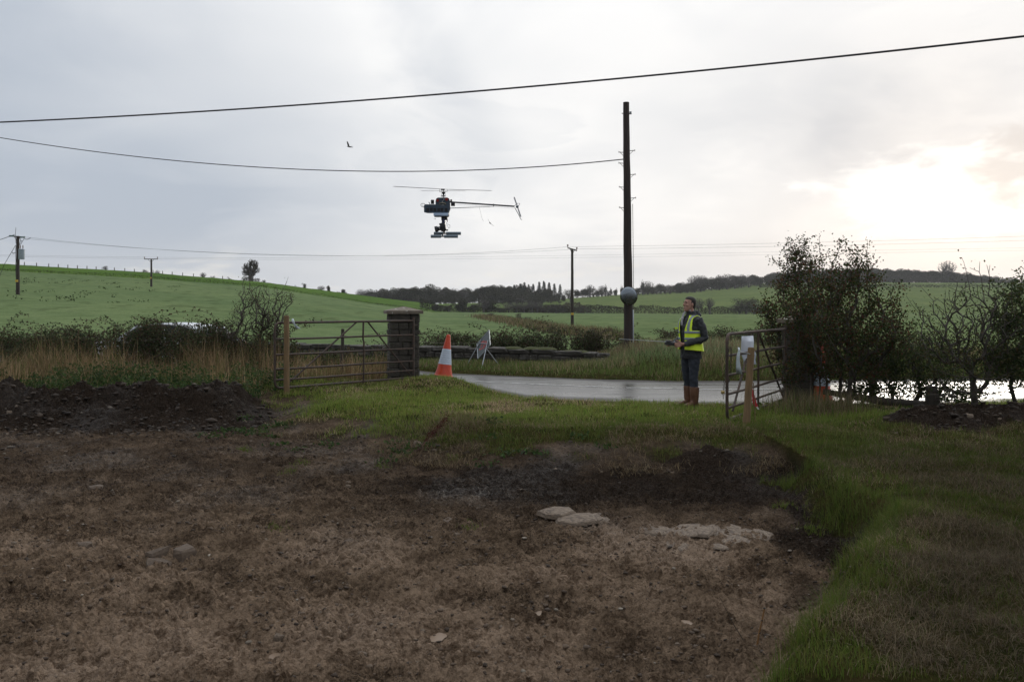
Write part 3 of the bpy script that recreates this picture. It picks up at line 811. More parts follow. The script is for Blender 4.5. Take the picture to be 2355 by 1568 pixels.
# barbed wire by the left pillar
def wire_thing(name, label, pts, r, mat=None, cat="wire", n=6, group=None):
    return tag(MB().tube(pts, r, n).build(name, mat or M_WIRE, smooth=True), label, cat, group)
wp = [at(786, 772, 18.6), at(815, 774, 18.55), at(845, 771, 18.5), at(865, 766, 18.45), at(898, 760, 18.4)]
wire_thing("barbed_wire", "slack rusty barbed wire strand from the dark post to the left pillar", wp, .004, M_DKMETAL)
wp = [at(960, 786, 20.2), at(1040, 790, 22.5), at(1110, 789, 24.2), at(1200, 784, 25), at(1313, 776, 26)]
wire_thing("barbed_wire", "thin wire strand sagging along the brambles above the low wall", wp, .005, M_DKMETAL)

# ------------------------------------------------------------------ low roadside wall beyond the road
def low_wall():
    rng = random.Random(11)
    pts = [(-9.0, 27.6), (-4.4, 25.4), (-2.0, 24.4), (0.5, 23.4), (2.66, 22.6)]
    seglen = [math.dist(pts[i], pts[i + 1]) for i in range(4)]; tot = sum(seglen)
    t = thing("low_wall", "low mossy rubble stone wall along the far side of the road", "wall", (0, 0, 0))
    def along(s):
        for (a, b), L in zip(zip(pts, pts[1:]), seglen):
            if s <= L: return (a[0] + (b[0] - a[0]) * s / L, a[1] + (b[1] - a[1]) * s / L, math.atan2(b[1] - a[1], b[0] - a[0]))
            s -= L
        a, b = pts[-2], pts[-1]; return (b[0], b[1], math.atan2(b[1] - a[1], b[0] - a[0]))
    topz = lambda s: np.interp(s, [0, tot - 3.3, tot - 1.35, tot - 1.3, tot], [0.46, 0.47, 0.46, 0.40, 0.385])
    core = MB(); V = []; F = []
    ns = 40
    for i in range(ns + 1):
        s = 0.03 + (tot - 0.08) * i / ns; x, y, a = along(s); nx, ny = -math.sin(a), math.cos(a); zt = topz(s) - 0.045
        for o, z in ((-.14, -.15), (-.14, zt), (.14, zt), (.14, -.15)): V.append((x + nx * o, y + ny * o, z))
    for i in range(ns):
        for k in range(3): F.append((i * 4 + k, (i + 1) * 4 + k, (i + 1) * 4 + k + 1, i * 4 + k + 1))
    F += [(0, 1, 2, 3), (ns * 4 + 3, ns * 4 + 2, ns * 4 + 1, ns * 4)]
    core.add(V, F).build("rubble_core", M_MORTAR, t)
    for course, (z0f, z1f) in enumerate(((0.0, 0.36), (0.36, 0.70), (0.70, 1.0))):
        s = rng.uniform(0, .2)
        while s < tot - 0.02:
            L = rng.uniform(.24, .60) if course < 2 else rng.uniform(.35, .85)
            L = min(L, tot - s)
            x, y, a = along(s + L / 2); zt = topz(s + L / 2) + rng.uniform(-.02, .03) * (course == 2)
            zb = -.06; h = (zt - zb)
            o = bpy.data.objects.new("stone", WBLOCKS[rng.randrange(7)]); link(o, t)
            o.location = (x, y, zb + h * (z0f + z1f) / 2)
            o.rotation_euler = (rng.uniform(-.06, .06), rng.uniform(-.03, .03), a + rng.uniform(-.05, .05))
            o.scale = (L - .01, (.37 if course < 2 else .42) + rng.uniform(-.05, .05), (h * (z1f - z0f) - .005) * rng.uniform(.85, 1.12))
            s += L
    # moss cushions along the coping
    for k, (px, w) in enumerate(((1225, .5), (1255, .6), (1310, .45), (1335, .4), (1180, .5))):
        X = (px - 1177.5) / FPX * 23.2; i = np.interp(X, [p[0] for p in pts], np.concatenate([[0], np.cumsum(seglen)]))
        x, y, a = along(i); m = MB()
        m.lathe([(0.02, .05), (.5, .045), (.8, .02), (1.0, -.02)][::-1], (0, 0, 0), 12)
        o = m.build("moss_cushion", M_MOSS, t, smooth=True, loc=(x, y, topz(i) - .005), rot=(0, 0, a)); o.scale = (w * .6, .2, 1)
low_wall()

# ------------------------------------------------------------------ poles
def pole_shaft(t, H, r0, r1, lean=0.0, n=16, mat=None):
    k = 14; rng = random.Random(5)
    pts = [(lean * H * (i / k) + rng.uniform(-.01, .01) * r0 * 4, 0, H * i / k) for i in range(k + 1)]
    MB().tube(pts, [r0 + (r1 - r0) * i / k for i in range(k + 1)], n).build("shaft", mat or M_POLE, t, smooth=True)
def near_pole():
    Y = 24.0; b = at(1446, 815, Y); zb = gz(b.x, Y) - 0.1
    top = at(1440, 236, Y); H = top.z - zb
    t = thing("telegraph_pole", "tall dark creosoted telegraph pole with step irons on the roadside bank", "telegraph pole", (b.x, Y, zb))
    lean = (top.x - b.x) / H
    pole_shaft(t, H, .142, .088, lean)
    for i, (py, side, L) in enumerate(((351, -1, .13), (376, -1, .13), (431, -1, .12), (478, -1, .12), (347, 1, .14), (402, 1, .14), (456, 1, .14))):
        z = CZ + (HOR - py) / FPX * Y - zb; xc = lean * z; r = .142 + (.088 - .142) * z / H
        m = MB(); m.tube([(xc + side * (r - .02), 0, z - .002), (xc + side * (r + L), 0, z + .012)], .010, 6)
        m.tube([(xc + side * (r - .01), 0, z - .10), (xc + side * (r + L * .72), 0, z + .004)], .007, 6)
        m.tube([(xc + side * (r + L), 0, z - .012), (xc + side * (r + L), 0, z + .038)], .008, 6)
        m.build("step_iron", M_DKMETAL, t, smooth=True)
    z = H - .32
    m = MB(); m.tube([(lean * z - .13, 0, z), (lean * z + .13, 0, z)], .012, 6); m.build("through_bolt", M_DKMETAL, t, smooth=True)
    MB().lathe([(.015, -.03), (.036, -.025), (.038, .0), (.025, .012), (.034, .02), (.034, .05), (.012, .058)], (lean * z + .125, -.01, z), 12).build("insulator", M_GALV, t, smooth=True)
    MB().tube([(.138, -.03, .0), (.135, -.03, .5 * H * .6), (.11, -.03, H * .6)], .008, 5).build("earth_wire", M_DKMETAL, t, smooth=True)
    return lean, zb
pl_lean, pl_zb = near_pole()

def convex_mirror():
    Y = 23.72; c = at(1446.5, 680.5, Y)
    t = thing("convex_mirror", "round silver convex traffic mirror fixed to the telegraph pole", "traffic mirror", c, (R(6), 0, R(-34)))
    n = 32; prof = []
    for k in range(8):
        a = k / 7; prof.append((0.262 * math.sin(a * PI / 2 * .98) + .001, -.075 * math.cos(a * PI / 2)))
    m = MB(); V = []; F = []
    for r, y in prof:
        for k in range(n): V.append((r * math.cos(2 * PI * k / n), y - .02, r * 1.0 * math.sin(2 * PI * k / n)))
    for i in range(len(prof) - 1):
        for k in range(n): F.append((i * n + k, i * n + (k + 1) % n, (i + 1) * n + (k + 1) % n, (i + 1) * n + k))
    F.append(tuple(range(n)))
    mm, N, L, out = new_mat("grubby_mirror"); b = principled(N, L, out)
    b.inputs["Metallic"].default_value = 0.95; b.inputs["Base Color"].default_value = (0.27, 0.30, 0.33, 1)
    rgh = N.new("ShaderNodeMapRange"); L.new(n_noise(N, L, 6, 5, .6), rgh.inputs[0]); rgh.inputs[3].default_value = .10; rgh.inputs[4].default_value = .42; L.new(rgh.outputs[0], b.inputs["Roughness"])
    m.add(V, F).build("mirror_face", mm, t, smooth=True)
    r = MB(); pts = [(.268 * math.cos(2 * PI * k / 40), -.015, .268 * math.sin(2 * PI * k / 40)) for k in range(41)]
    r.tube(pts, .010, 6).build("rim", M_DKMETAL, t, smooth=True)
    bk = MB(); bk.lathe([(.262, 0), (.20, .035), (.06, .055), (.001, .058)], (0, -.01, 0), 24, 'Y', rot=Matrix.Rotation(PI, 3, 'Z')).build("back_shell", M_RUBBER, t, smooth=True)
    MB().tube([(0, .03, 0), (.04, .10, 0), (.10, .17, 0)], .018, 8).build("bracket", M_GALV, t, smooth=True)
    MB().add([(-.022, -.045, -.228), (.022, -.045, -.228), (0, -.062, -.188)], [(0, 1, 2)]).build("maker_mark", M_WHITE, t)
convex_mirror()
def pole_board():
    Y = 24.0; a = at(1456.2, 712, Y); b = at(1456.2, 788, Y); h = a.z - b.z
    t = thing("notice_board", "narrow pale board seen edge-on beside the telegraph pole", "board", (a.x, Y, b.z), (0, 0, R(80)))
    MB().box((0.16, 0, h / 2), (.46, .022, h), bev=.004).build("panel", M_SLEEVE, t, smooth=True)
    for z in (.15, h - .15):
        MB().box((0.16, .03, z), (.44, .035, .05)).build("rail", M_GALV, t)
        MB().tube([(.16, .03, z), (.16, .12, z)], .012, 6).build("clip", M_DKMETAL, t)
pole_board()

def arm_pole(name, label, px, Y, ytop, ybase, r, arm, tilt=0.0, rz=0.0, ins=(-1, 1), arm_drop=.06):
    b = at(px, ybase, Y); zb = gz(b.x, Y) - .3; top = CZ + (HOR - ytop) / FPX * Y; H = top - zb
    t = thing(name, label, "utility pole", (b.x, Y, zb), (0, 0, rz))
    pole_shaft(t, H, r, r * .72, 0, 10)
    if arm:
        z = H - arm_drop
        ax = arm * math.cos(tilt); az = arm * math.sin(tilt)
        MB().tube([(-ax, -.1, z + az), (ax, -.1, z - az)], .065, 6).build("cross_arm", M_POLE, t)
        MB().tube([(-ax * .5, -.1, z + az * .5), (0, -.08, z - .5)], .03, 5).build("brace", M_DKMETAL, t)
        MB().tube([(ax * .5, -.1, z - az * .5), (0, -.08, z - .5)], .03, 5).build("brace", M_DKMETAL, t)
        for s in ins:
            MB().lathe([(.03, 0), (.03, .12), (.085, .13), (.06, .2), (.09, .22), (.06, .3), (.02, .32)], (ax * s * .95, -.1, z - az * s * .95 + .03), 10).build("insulator", M_CERAMIC, t, smooth=True)
    MB().box((0, -r * 1.02, 1.4 + .3), (r * 1.5, .03, .22)).build("warning_plate", M_YELLOW, t)
    return t, zb, H
arm_pole("utility_pole", "wooden pole with small cross-arm standing in the field right of the cone", 1316, 83, 572, 755, .17, .50, R(17), ins=(-1, 1))
arm_pole("utility_pole", "thin far pole with T-shaped cross-arm above the white car", 348, 127, 595, 716, .17, 1.05, 0, ins=(-1, 1))
tA, zbA, HA = arm_pole("utility_pole", "wooden pole carrying a grey transformer at the left edge", 41, 82, 543, 732, .19, .62, R(6), ins=())
def transformer():
    t = tA
    z = CZ + (HOR - 585) / FPX * 82 - zbA; x = (48.5 - 41) / FPX * 82
    mt = surf("transformer_paint", (0.30, 0.34, 0.40), (0.25, 0.29, 0.34), .45, 4)
    o = MB().lathe([(.02, -.50), (.27, -.50), (.28, -.47), (.28, .40), (.30, .42), (.30, .46), (.22, .52), (.02, .54)], (x + .13, -.15, z), 18).build("transformer_can", mt, t, smooth=True)
    for dx in (-.12, .14):
        MB().lathe([(.03, 0), (.03, .1), (.06, .11), (.03, .16), (.06, .18), (.03, .24), (.06, .26), (.02, .42)], (x + .13 + dx, -.15, z + .5), 8).build("bushing", M_CERAMIC, t, smooth=True)
    MB().tube([(x, -.1, z + .95), (x + .35, -.15, z + 1.5), (x + .75, -.15, HA - .35), (x + 1.05, -.15, HA - .15)], .025, 5).build("jumper_lead", M_WIRE, t, smooth=True)
    MB().tube([(x - .1, -.1, z + .9), (x + .05, -.15, z + 1.4), (x + .18, -.15, HA - .6), (x - .05, -.15, HA - .2)], .022, 5).build("jumper_lead", M_WIRE, t, smooth=True)
    for s in (-1, 1):
        MB().lathe([(.04, -.25), (.10, -.2), (.05, -.13), (.10, -.07), (.05, 0), (.10, .07), (.05, .13), (.10, .2), (.04, .25)], (s * .55, -.12, HA - .06 - s * .06), 10, 'X').build("strain_insulator", surf("green_glass", (.10, .16, .15), (.07, .12, .11), .2, 4), t, smooth=True)
    for k, zz in enumerate((2.2, 3.6, 5.4)):
        MB().tube([(-.19, 0, zz), (-.21, -.05, zz + 1.0), (-.19, 0, zz + 1.6)], .02, 5).build("service_cable", M_WIRE, t, smooth=True)
    MB().tube([(-.15, -.1, 4.5), (-.42, -.1, 4.42), (-.52, -.1, 4.55)], .035, 5).build("stay_bracket", M_DKMETAL, t, smooth=True)
transformer()
def sag(a, b, s, n=26):
    return [a.lerp(b, i / n) - Vector((0, 0, 4 * s * (i / n) * (1 - i / n))) for i in range(n + 1)]
def through(pl, n=24):
    """smooth path through (px, py, Y) triples"""
    px = [p[0] for p in pl]
    xs = np.linspace(px[0], px[-1], n * (len(pl) - 1) + 1)
    cy = np.polyfit(px, [p[1] for p in pl], min(3, len(pl) - 1)); cd = np.polyfit(px, [p[2] for p in pl], 1)
    return [at(x, np.polyval(cy, x), np.polyval(cd, x)) for x in xs]
wire_thing("overhead_cable", "thick black overhead cable crossing the whole sky near the camera", through([(-700, 300, 15.5), (0, 283, 13.8), (600, 246, 12.3), (1180, 204, 11.2), (1800, 143, 10.0), (2355, 85, 9.0), (2900, 20, 8)]), .0125, M_WIRE, "cable", 8)
wire_thing("overhead_cable", "thin black cable sagging to the telegraph pole above the helicopter", through([(-350, 250, 34), (0, 316, 31.5), (250, 352, 29.5), (500, 380, 28), (800, 394, 27), (1000, 393, 26), (1200, 385, 25), (1436, 367, 24)]), .0150, M_WIRE, "cable", 8)
pw = "power lines on the far poles"
pA = tA.location + Vector((.7, -.12, HA - .1)); pC = at(1306, 570, 83); pC2 = at(1328, 575, 83)
wire_thing("power_line", "upper of two conductors from the transformer pole to the field pole", sag(pA, pC + Vector((0, 0, .1)), 1.35), .011, group=pw)
wire_thing("power_line", "lower of two conductors from the transformer pole to the field pole", sag(pA + Vector((-.2, .2, -.12)), pC2 + Vector((0, 0, .1)), 1.15), .010, group=pw)
wire_thing("power_line", "upper conductor running right from the field pole behind the telegraph pole", sag(pC + Vector((0, 0, .1)), at(2700, 530, 90), .25), .010, group=pw)
wire_thing("power_line", "lower conductor running right from the field pole behind the telegraph pole", sag(pC2 + Vector((0, 0, .1)), at(2700, 541, 90), .25), .010, group=pw)
wire_thing("power_line", "upper conductor carried on the T-shaped far pole across the valley", through([(-300, 577, 127), (75, 585, 127), (340, 594, 127), (700, 595, 127), (1000, 588, 127), (1450, 587, 127), (2355, 570, 127), (2800, 566, 127)]), .010, group=pw)
wire_thing("power_line", "lower conductor carried on the T-shaped far pole across the valley", through([(-300, 581, 128), (75, 588, 128), (362, 597, 128), (700, 598.5, 128), (1000, 594, 128), (1450, 592, 128), (2355, 575, 128), (2800, 570, 128)]), .010, group=pw)
wire_thing("stay_wire", "slack service wire leaving the left edge from the transformer pole", sag(tA.location + Vector((-.3, 0, 6.3)), at(-250, 605, 80), .4), .028)
wire_thing("stay_wire", "slanting stay wire from the transformer pole's top to the ground", [tA.location + Vector((-.15, -.1, HA - .9)), at(10, 608, 82), at(-40, 730, 82)], .022)

# ------------------------------------------------------------------ traffic cones
def cone(label, px, py, Y, lean=(0, 0), H=1.0):
    b = at(px, py, Y)
    t = thing("traffic_cone", label, "traffic cone", b, (lean[0], lean[1], R(25)))
    MB().box((0, 0, .018), (.50, .50, .036), bev=.010).build("base_plate", M_RUBBER, t, smooth=True)
    rad = lambda z: .195 * (1 - z) + .042 * z if z > .06 else .205
    ring = lambda z0, z1, m_, nm, off=0: MB().lathe([(rad(z0 + (z1 - z0) * i / 6) + off, .036 + (z0 + (z1 - z0) * i / 6) * (H - .036)) for i in range(7)], (0, 0, 0), 28).build(nm, m_, t, smooth=True)
    MB().lathe([(.225, .036), (.225, .05), (.205, .065), (.198, .08)], (0, 0, 0), 28).build("foot_ring", M_ORANGE, t, smooth=True)
    ring(0.03, .95, M_ORANGE, "cone_body")
    ring(.285, .655, M_SLEEVE, "reflective_sleeve", .004)
    sl = t.children[-1]
    for k in range(1, 7):
        z = .285 + .37 * k / 7
        MB().lathe([(rad(z) + .0062, .036 + z * (H - .036) - .0035), (rad(z) + .0062, .036 + z * (H - .036) + .0035)], (0, 0, 0), 28, cap=False).build("sleeve_seam", M_SLEEVE2, sl)
    MB().lathe([(rad(.95), .036 + .95 * (H - .036)), (.050, H - .035), (.043, H - .015), (.036, H + .004), (.018, H + .008)], (0, 0, 0), 24).build("tip", M_ORANGE, t, smooth=True)
    return t
cone("orange traffic cone with white reflective sleeve beside the left stone pillar", 1019.5, 868, 19.2, (0, R(7.5)))
cone("orange traffic cone half hidden behind the hawthorn bushes", 1888, 926, 14.7)

# ------------------------------------------------------------------ roadworks sign on a folding frame
def road_sign():
    Y = 22.3; c = at(1112, 797, Y)
    zb = gz(c.x, Y) - .03
    t = thing("road_sign", "grey diamond road sign with red marks on a tripod beside the low wall", "road sign", (c.x, Y, zb), (0, 0, R(-60)))
    hz = c.z - zb + .06; s = .42
    tilt = Matrix.Rotation(R(-24), 3, 'X')
    def q(x, z, y=0): return tilt @ Vector((x, y, z)) + Vector((0, 0, hz))
    m = MB(); V = [q(0, s), q(s * .9, 0), q(0, -s), q(-s * .9, 0)]; V += [v + tilt @ Vector((0, .012, 0)) for v in V]
    m.add(V, [(0, 1, 2, 3), (7, 6, 5, 4), (0, 4, 5, 1), (1, 5, 6, 2), (2, 6, 7, 3), (3, 7, 4, 0)]).build("panel", M_SIGNGREY, t)
    ed = [q(0, s), q(s * .9, 0), q(0, -s), q(-s * .9, 0), q(0, s)]
    for a, b in zip(ed, ed[1:]): MB().tube([a, b], .010, 6).build("edge_strip", M_GALV, t, smooth=True)
    for (x0, z0, x1, z1, w) in ((-.16, .04, -.02, .10, .05), (-.02, .10, -.10, -.08, .045), (-.12, -.16, .02, -.12, .05), (.06, .10, .16, .02, .05), (.07, -.12, .17, .02, .05), (.05, .09, .06, -.12, .05)):
        a = q(x0, z0, -.004); b = q(x1, z1, -.004); dv = (b - a).normalized(); nn = (tilt @ Vector((0, 1, 0))).cross(dv).normalized() * w / 2
        MB().add([a - nn, a + nn, b + nn, b - nn], [(0, 1, 2, 3)]).build("red_mark", M_SIGNRED, t).modifiers.new("thickness", 'SOLIDIFY').thickness = .002
    for x in (-.36, .36):
        MB().tube([q(x * .55, .12, -.02), (x * 1.25, -.30, 0)], .013, 6).build("leg", M_GALV, t, smooth=True)
    MB().tube([q(0, -.02, .02), (0.02, .50, 0)], .013, 6).build("leg", M_GALV, t, smooth=True)
    MB().tube([q(-.22, 0.02, -.018), q(.22, .02, -.018)], .012, 6).build("cross_rail", M_GALV, t, smooth=True)
    MB().tube([q(.40, .03, -.01), q(.47, .03, -.05)], .012, 6).build("clip", M_GALV, t, smooth=True)
road_sign()

# ------------------------------------------------------------------ old fence remains under the hawthorns
def log_fence():
    Y = 12.9; b = at(2148, 945, Y); zb = gz(b.x, Y) - .1
    t = thing("stub_post", "short dark tapered timber post above the right soil heap", "post", (b.x, Y, zb), (0, R(-3), 0))
    H = at(0, 886, Y).z - zb
    m = MB(); m.add([(-.115, -.07, 0), (.115, -.07, 0), (.12, .07, 0), (-.115, .07, 0), (-.085, -.06, H * .93), (.05, -.06, H * .9), (.05, .06, H * .9), (-.08, .06, H * .95), (-.055, -.05, H), (.03, -.05, H * .99), (.03, .05, H * .98), (-.05, .05, H)],
          [(3, 2, 1, 0), (0, 1, 5, 4), (1, 2, 6, 5), (2, 3, 7, 6), (3, 0, 4, 7), (4, 5, 9, 8), (5, 6, 10, 9), (6, 7, 11, 10), (7, 4, 8, 11), (8, 9, 10, 11)]).build("weathered_post", M_OLDWOOD, t)
    MB().tube([(-.118, -.05, H * .55), (.10, -.075, H * .55)], .008, 6).build("wire_staple", M_DKMETAL, t)
    pts = [at(1893, 900, 13.7), at(1960, 911, 13.5), at(2040, 924, 13.25), at(2140, 931, 12.98)]
    tag(MB().tube(pts, [.050, .057, .064, .060], 10, flat=1.0).build("fallen_rail", M_OLDWOOD, smooth=True), "dark fallen timber rail sloping down to the stub post", "rail")
log_fence()

# ------------------------------------------------------------------ white car beyond the bramble hedge
def car():
    Y = 24.2; c = at(392, 740, Y); zr = -0.16
    t = thing("parked_car", "white car whose roof shows above the bramble hedge", "car", (c.x, Y, zr), (0, 0, R(-19)))
    t.scale = (1, 1, .95)
    paint = surf("white_car_paint", (0.74, 0.76, 0.80), (0.70, 0.72, 0.76), .18, 3, coat=.6, rvar=.03)
    glass = surf("car_glass", (0.02, 0.025, 0.03), (0.03, 0.035, 0.04), .06, 3, rvar=.02)
    # side outline (length along x), lofted across the width with tumblehome
    low = [(-2.08, .35), (-2.10, .62), (-1.98, .82), (-1.25, .93), (1.55, .95), (2.0, .88), (2.08, .60), (2.05, .35)]
    def loft(outline, ws, nm, mat):
        m = MB(); V = []; n = len(outline)
        for (f, w) in ws:
            for (x, z) in outline: V.append((x * f[0], w, z * f[1] + f[2]))
        F = []
        for i in range(len(ws) - 1):
            for k in range(n): F.append((i * n + k, i * n + (k + 1) % n, (i + 1) * n + (k + 1) % n, (i + 1) * n + k))
        F.append(tuple(range(n))); F.append(tuple((len(ws) - 1) * n + k for k in range(n))[::-1])
        return m.add(V, F).build(nm, mat, t, smooth=True, sharp=40)
    loft(low, [((.97, 1, 0), -.84), ((1, 1, 0), -.78), ((1, 1, 0), .78), ((.97, 1, 0), .84)], "body", paint)
    cab = [(-1.22, .92), (-.95, 1.12), (-.58, 1.30), (-.20, 1.375), (.45, 1.395), (1.10, 1.345), (1.48, 1.22), (1.72, .94)]
    gl = loft(cab, [((.98, .97, .01), -.70), ((1, .985, .01), -.64), ((1, .99, .01), .64), ((.98, .97, .01), .70)], "cabin_glass", glass)
    rf = MB(); xs = np.linspace(-.62, 1.40, 12); V = []; F = []
    for w in (-.69, -.64, -.56, -.3, 0, .3, .56, .64, .69):
        for x in xs:
            z = np.interp(x, [c_[0] for c_ in cab], [c_[1] for c_ in cab]) + .012 - (.045 * (abs(w) / .62) ** 3 if abs(w) < .6 else .05 + 1.1 * (abs(w) - .58)) + .02
            V.append((x, w, z))
    for i in range(8):
        for k in range(11): F.append((i * 12 + k, i * 12 + k + 1, (i + 1) * 12 + k + 1, (i + 1) * 12 + k))
    o = rf.add(V, F).build("roof", paint, t, smooth=True); o.modifiers.new("thickness", 'SOLIDIFY').thickness = .03
    for s in (-1, 1):
        for (x0, z0, x1, z1) in ((-1.2, .93, -.6, 1.31), (.42, .94, .40, 1.36), (1.66, .94, 1.30, 1.30)):
            MB().tube([(x0, s * .71, z0), (x1, s * .645, z1)], .038, 6).build("window_pillar", paint, t, smooth=True)
        MB().box((-.92, s * .86, .98), (.10, .16, .11), bev=.02).build("door_mirror", paint, t, smooth=True)
        for x in (-1.33, 1.30):
            w = MB().lathe([(.20, -.10), (.31, -.10), (.325, -.06), (.325, .06), (.31, .10), (.20, .10)], (x, s * .74, .325), 24, 'Y').build("wheel", M_RUBBER, t, smooth=True)
            MB().lathe([(.02, -.105), (.20, -.105), (.20, .105), (.02, .105)], (x, s * .74, .325), 16, 'Y').build("rim", M_GALV, w, smooth=True)
        MB().box((-2.04, s * .58, .70), (.12, .30, .13), bev=.03).build("headlight", M_SLEEVE, t, smooth=True)
        MB().box((2.03, s * .64, .74), (.10, .20, .16), bev=.03).build("tail_light", M_REDTAPE, t, smooth=True)
car()
# ------------------------------------------------------------------ plants: builders
M_BARK = surf("grey_brown_bark", (0.045, 0.037, 0.030), (0.085, 0.072, 0.058), 0.85, 9, bump=0.4, bscale=40, bdist=0.006)
M_BARKFAR = surf("far_bark", (0.060, 0.050, 0.045), (0.085, 0.072, 0.066), 0.9, 2)
M_LEAF = leafy_mat("leaves", 0.38, 0.6, 0.15)
M_GRASS = leafy_mat("grass_blades", 0.38, 0.6, 0.12)
M_FARLEAF = leafy_mat("far_foliage", 0.15, 0.9, 0.0)
NR = np.random.default_rng

def seg_mesh(name, segs, sides=4, smooth=True):
    """segs (n,8): p0, p1, r0, r1 -> one mesh of tapered limbs"""
    s = np.asarray(segs, float); n = len(s)
    p0, p1, r0, r1 = s[:, :3], s[:, 3:6], s[:, 6], s[:, 7]
    d = p1 - p0; d /= np.maximum(np.linalg.norm(d, axis=1, keepdims=True), 1e-9)
    ref = np.where(np.abs(d[:, 2:3]) < 0.9, np.array([[0, 0, 1.0]]), np.array([[1.0, 0, 0]]))
    a = np.cross(d, ref); a /= np.linalg.norm(a, axis=1, keepdims=True); b = np.cross(d, a)
    V = np.empty((n, 2, sides, 3))
    for k in range(sides):
        w = 2 * PI * k / sides; o = a * math.cos(w) + b * math.sin(w)
        V[:, 0, k] = p0 + o * r0[:, None]; V[:, 1, k] = p1 + o * r1[:, None]
    base = np.arange(n)[:, None] * 2 * sides
    F = [base + np.array([[k, (k + 1) % sides, sides + (k + 1) % sides, sides + k]]) for k in range(sides)]
    return arr_mesh(name, V.reshape(-1, 3), [np.concatenate(F)], smooth=smooth)

def leaf_mesh(name, P, size, rng, col, jit=0.25, aspect=0.62, up=0.0):
    """one small pointed leaf per point; col (k,3) palette"""
    n = len(P); size = np.broadcast_to(size, (n,)) * rng.uniform(0.65, 1.3, n)
    d = rng.normal(size=(n, 3)); d[:, 2] += up; d /= np.linalg.norm(d, axis=1, keepdims=True)
    e = rng.normal(size=(n, 3)); e -= d * (e * d).sum(1, keepdims=True); e /= np.linalg.norm(e, axis=1, keepdims=True)
    L = size[:, None]
    V = np.stack([P - d * L * .5, P + e * L * aspect * .5 + d * L * .05, P + d * L * .5, P - e * L * aspect * .5 + d * L * .05], 1)
    nn = np.cross(d, e); V[:, 0] += nn * L * .10; V[:, 2] += nn * L * .10
    pal = np.asarray(col)[rng.integers(0, len(col), n)] * rng.uniform(1 - jit, 1 + jit, (n, 1))
    return arr_mesh(name, V.reshape(-1, 3), [np.arange(n * 4).reshape(n, 4)], col=np.repeat(pal, 4, 0))

def blade_mesh(name, P, h, w, lean, rng, col, az=None):
    """bent grass blades: five points each"""
    n = len(P); h = np.broadcast_to(h, (n,)); w = np.broadcast_to(w, (n,)); lean = np.broadcast_to(lean, (n,))
    az = rng.uniform(0, 2 * PI, n) if az is None else az
    d = np.stack([np.cos(az), np.sin(az), np.zeros(n)], 1)
    fa = az + PI / 2 + rng.uniform(-.6, .6, n); s = np.stack([np.cos(fa), np.sin(fa), np.zeros(n)], 1) * (w / 2)[:, None]
    up = np.array([0, 0, 1.0])
    c, sn = np.cos(lean), np.sin(lean)
    m = P + up * (h * .5 * (c * .5 + .5))[:, None] + d * (h * .22 * sn)[:, None]
    t = m + up * (h * .5 * c)[:, None] + d * (h * .62 * sn)[:, None]
    V = np.stack([P - s, P + s, m + s * .75, m - s * .75, t], 1)
    i = np.arange(n)[:, None] * 5
    return arr_mesh(name, V.reshape(-1, 3), [i + np.array([[0, 1, 2, 3]]), i + np.array([[3, 2, 4]])], col=np.repeat(col, 5, 0))

def in_blobs(blobs, n, rng, shell=0.35):
    w = np.array([b[6] if len(b) > 6 else b[3] * b[4] * b[5] for b in blobs], float); w /= w.sum()
    k = rng.choice(len(blobs), n, p=w)
    B = np.array([b[:6] for b in blobs], float)[k]
    d = rng.normal(size=(n, 3)); d /= np.linalg.norm(d, axis=1, keepdims=True)
    r = rng.uniform(0, 1, n) ** shell
    return B[:, :3] + d * r[:, None] * B[:, 3:]

def colonise(rng, trunk, targets, step, r_tip, up_cost=0.7, bend=0.12, power=0.42, rmax=None):
    """grow limbs from the trunk nodes out to every target, nearest first; limb girth follows the number of tips it carries"""
    nodes = [np.array(p, float) for p in trunk]; parent = [-1] + list(range(len(trunk) - 1))
    base = nodes[0]
    order = np.argsort(np.linalg.norm(targets - np.array(trunk[-1]), axis=1) + rng.uniform(0, step, len(targets)))
    arr = np.array(nodes); tips = []
    buf = np.empty((len(nodes) + len(targets) * 12, 3)); buf[:len(nodes)] = arr; cnt = len(nodes)
    for ti in order:
        t = targets[ti]
        A = buf[:cnt]; dv = t - A
        dist = np.linalg.norm(dv, axis=1)
        cost = dist + up_cost * np.maximum(0, A[:, 2] - t[2] + dist * 0.15)
        cost[0] += 5 * step if len(trunk) > 1 else 0
        j = int(np.argmin(cost)); p = buf[j].copy(); L = dist[j]
        k = max(1, min(10, int(round(L / step))))
        off = rng.normal(size=3) * L * bend; off[2] += L * bend * 0.8
        prev = j
        for q in range(1, k + 1):
            s = q / k
            pt = p + (t - p) * s + off * math.sin(s * PI) * (0.6 if k > 1 else 0)
            buf[cnt] = pt; parent.append(prev); prev = cnt; cnt += 1
        tips.append(prev)
    parent = np.array(parent); N = buf[:cnt].copy()
    kids = np.zeros(cnt); ksum = np.zeros((cnt, 3))
    for _ in range(3):     # limbs bend in curves, not kinks
        kids[:] = 0; ksum[:] = 0
        np.add.at(kids, parent[1:], 1); np.add.at(ksum, parent[1:], N[1:])
        m_ = (kids > 0) & (np.arange(cnt) >= len(trunk))
        N[m_] = .45 * N[m_] + .30 * N[parent[m_]] + .25 * ksum[m_] / kids[m_][:, None]
    load = np.zeros(cnt); load[tips] += 1
    for i in range(cnt - 1, 0, -1): load[parent[i]] += load[i]
    rad = r_tip * np.maximum(load, 1) ** power
    if rmax: rad = np.minimum(rad, rmax)
    i = np.arange(1, cnt)
    segs = np.concatenate([N[parent[i]], N[i], np.minimum(rad[parent[i]], rad[i] * 1.6)[:, None], rad[i][:, None]], 1)
    return segs, N, np.array(tips), load

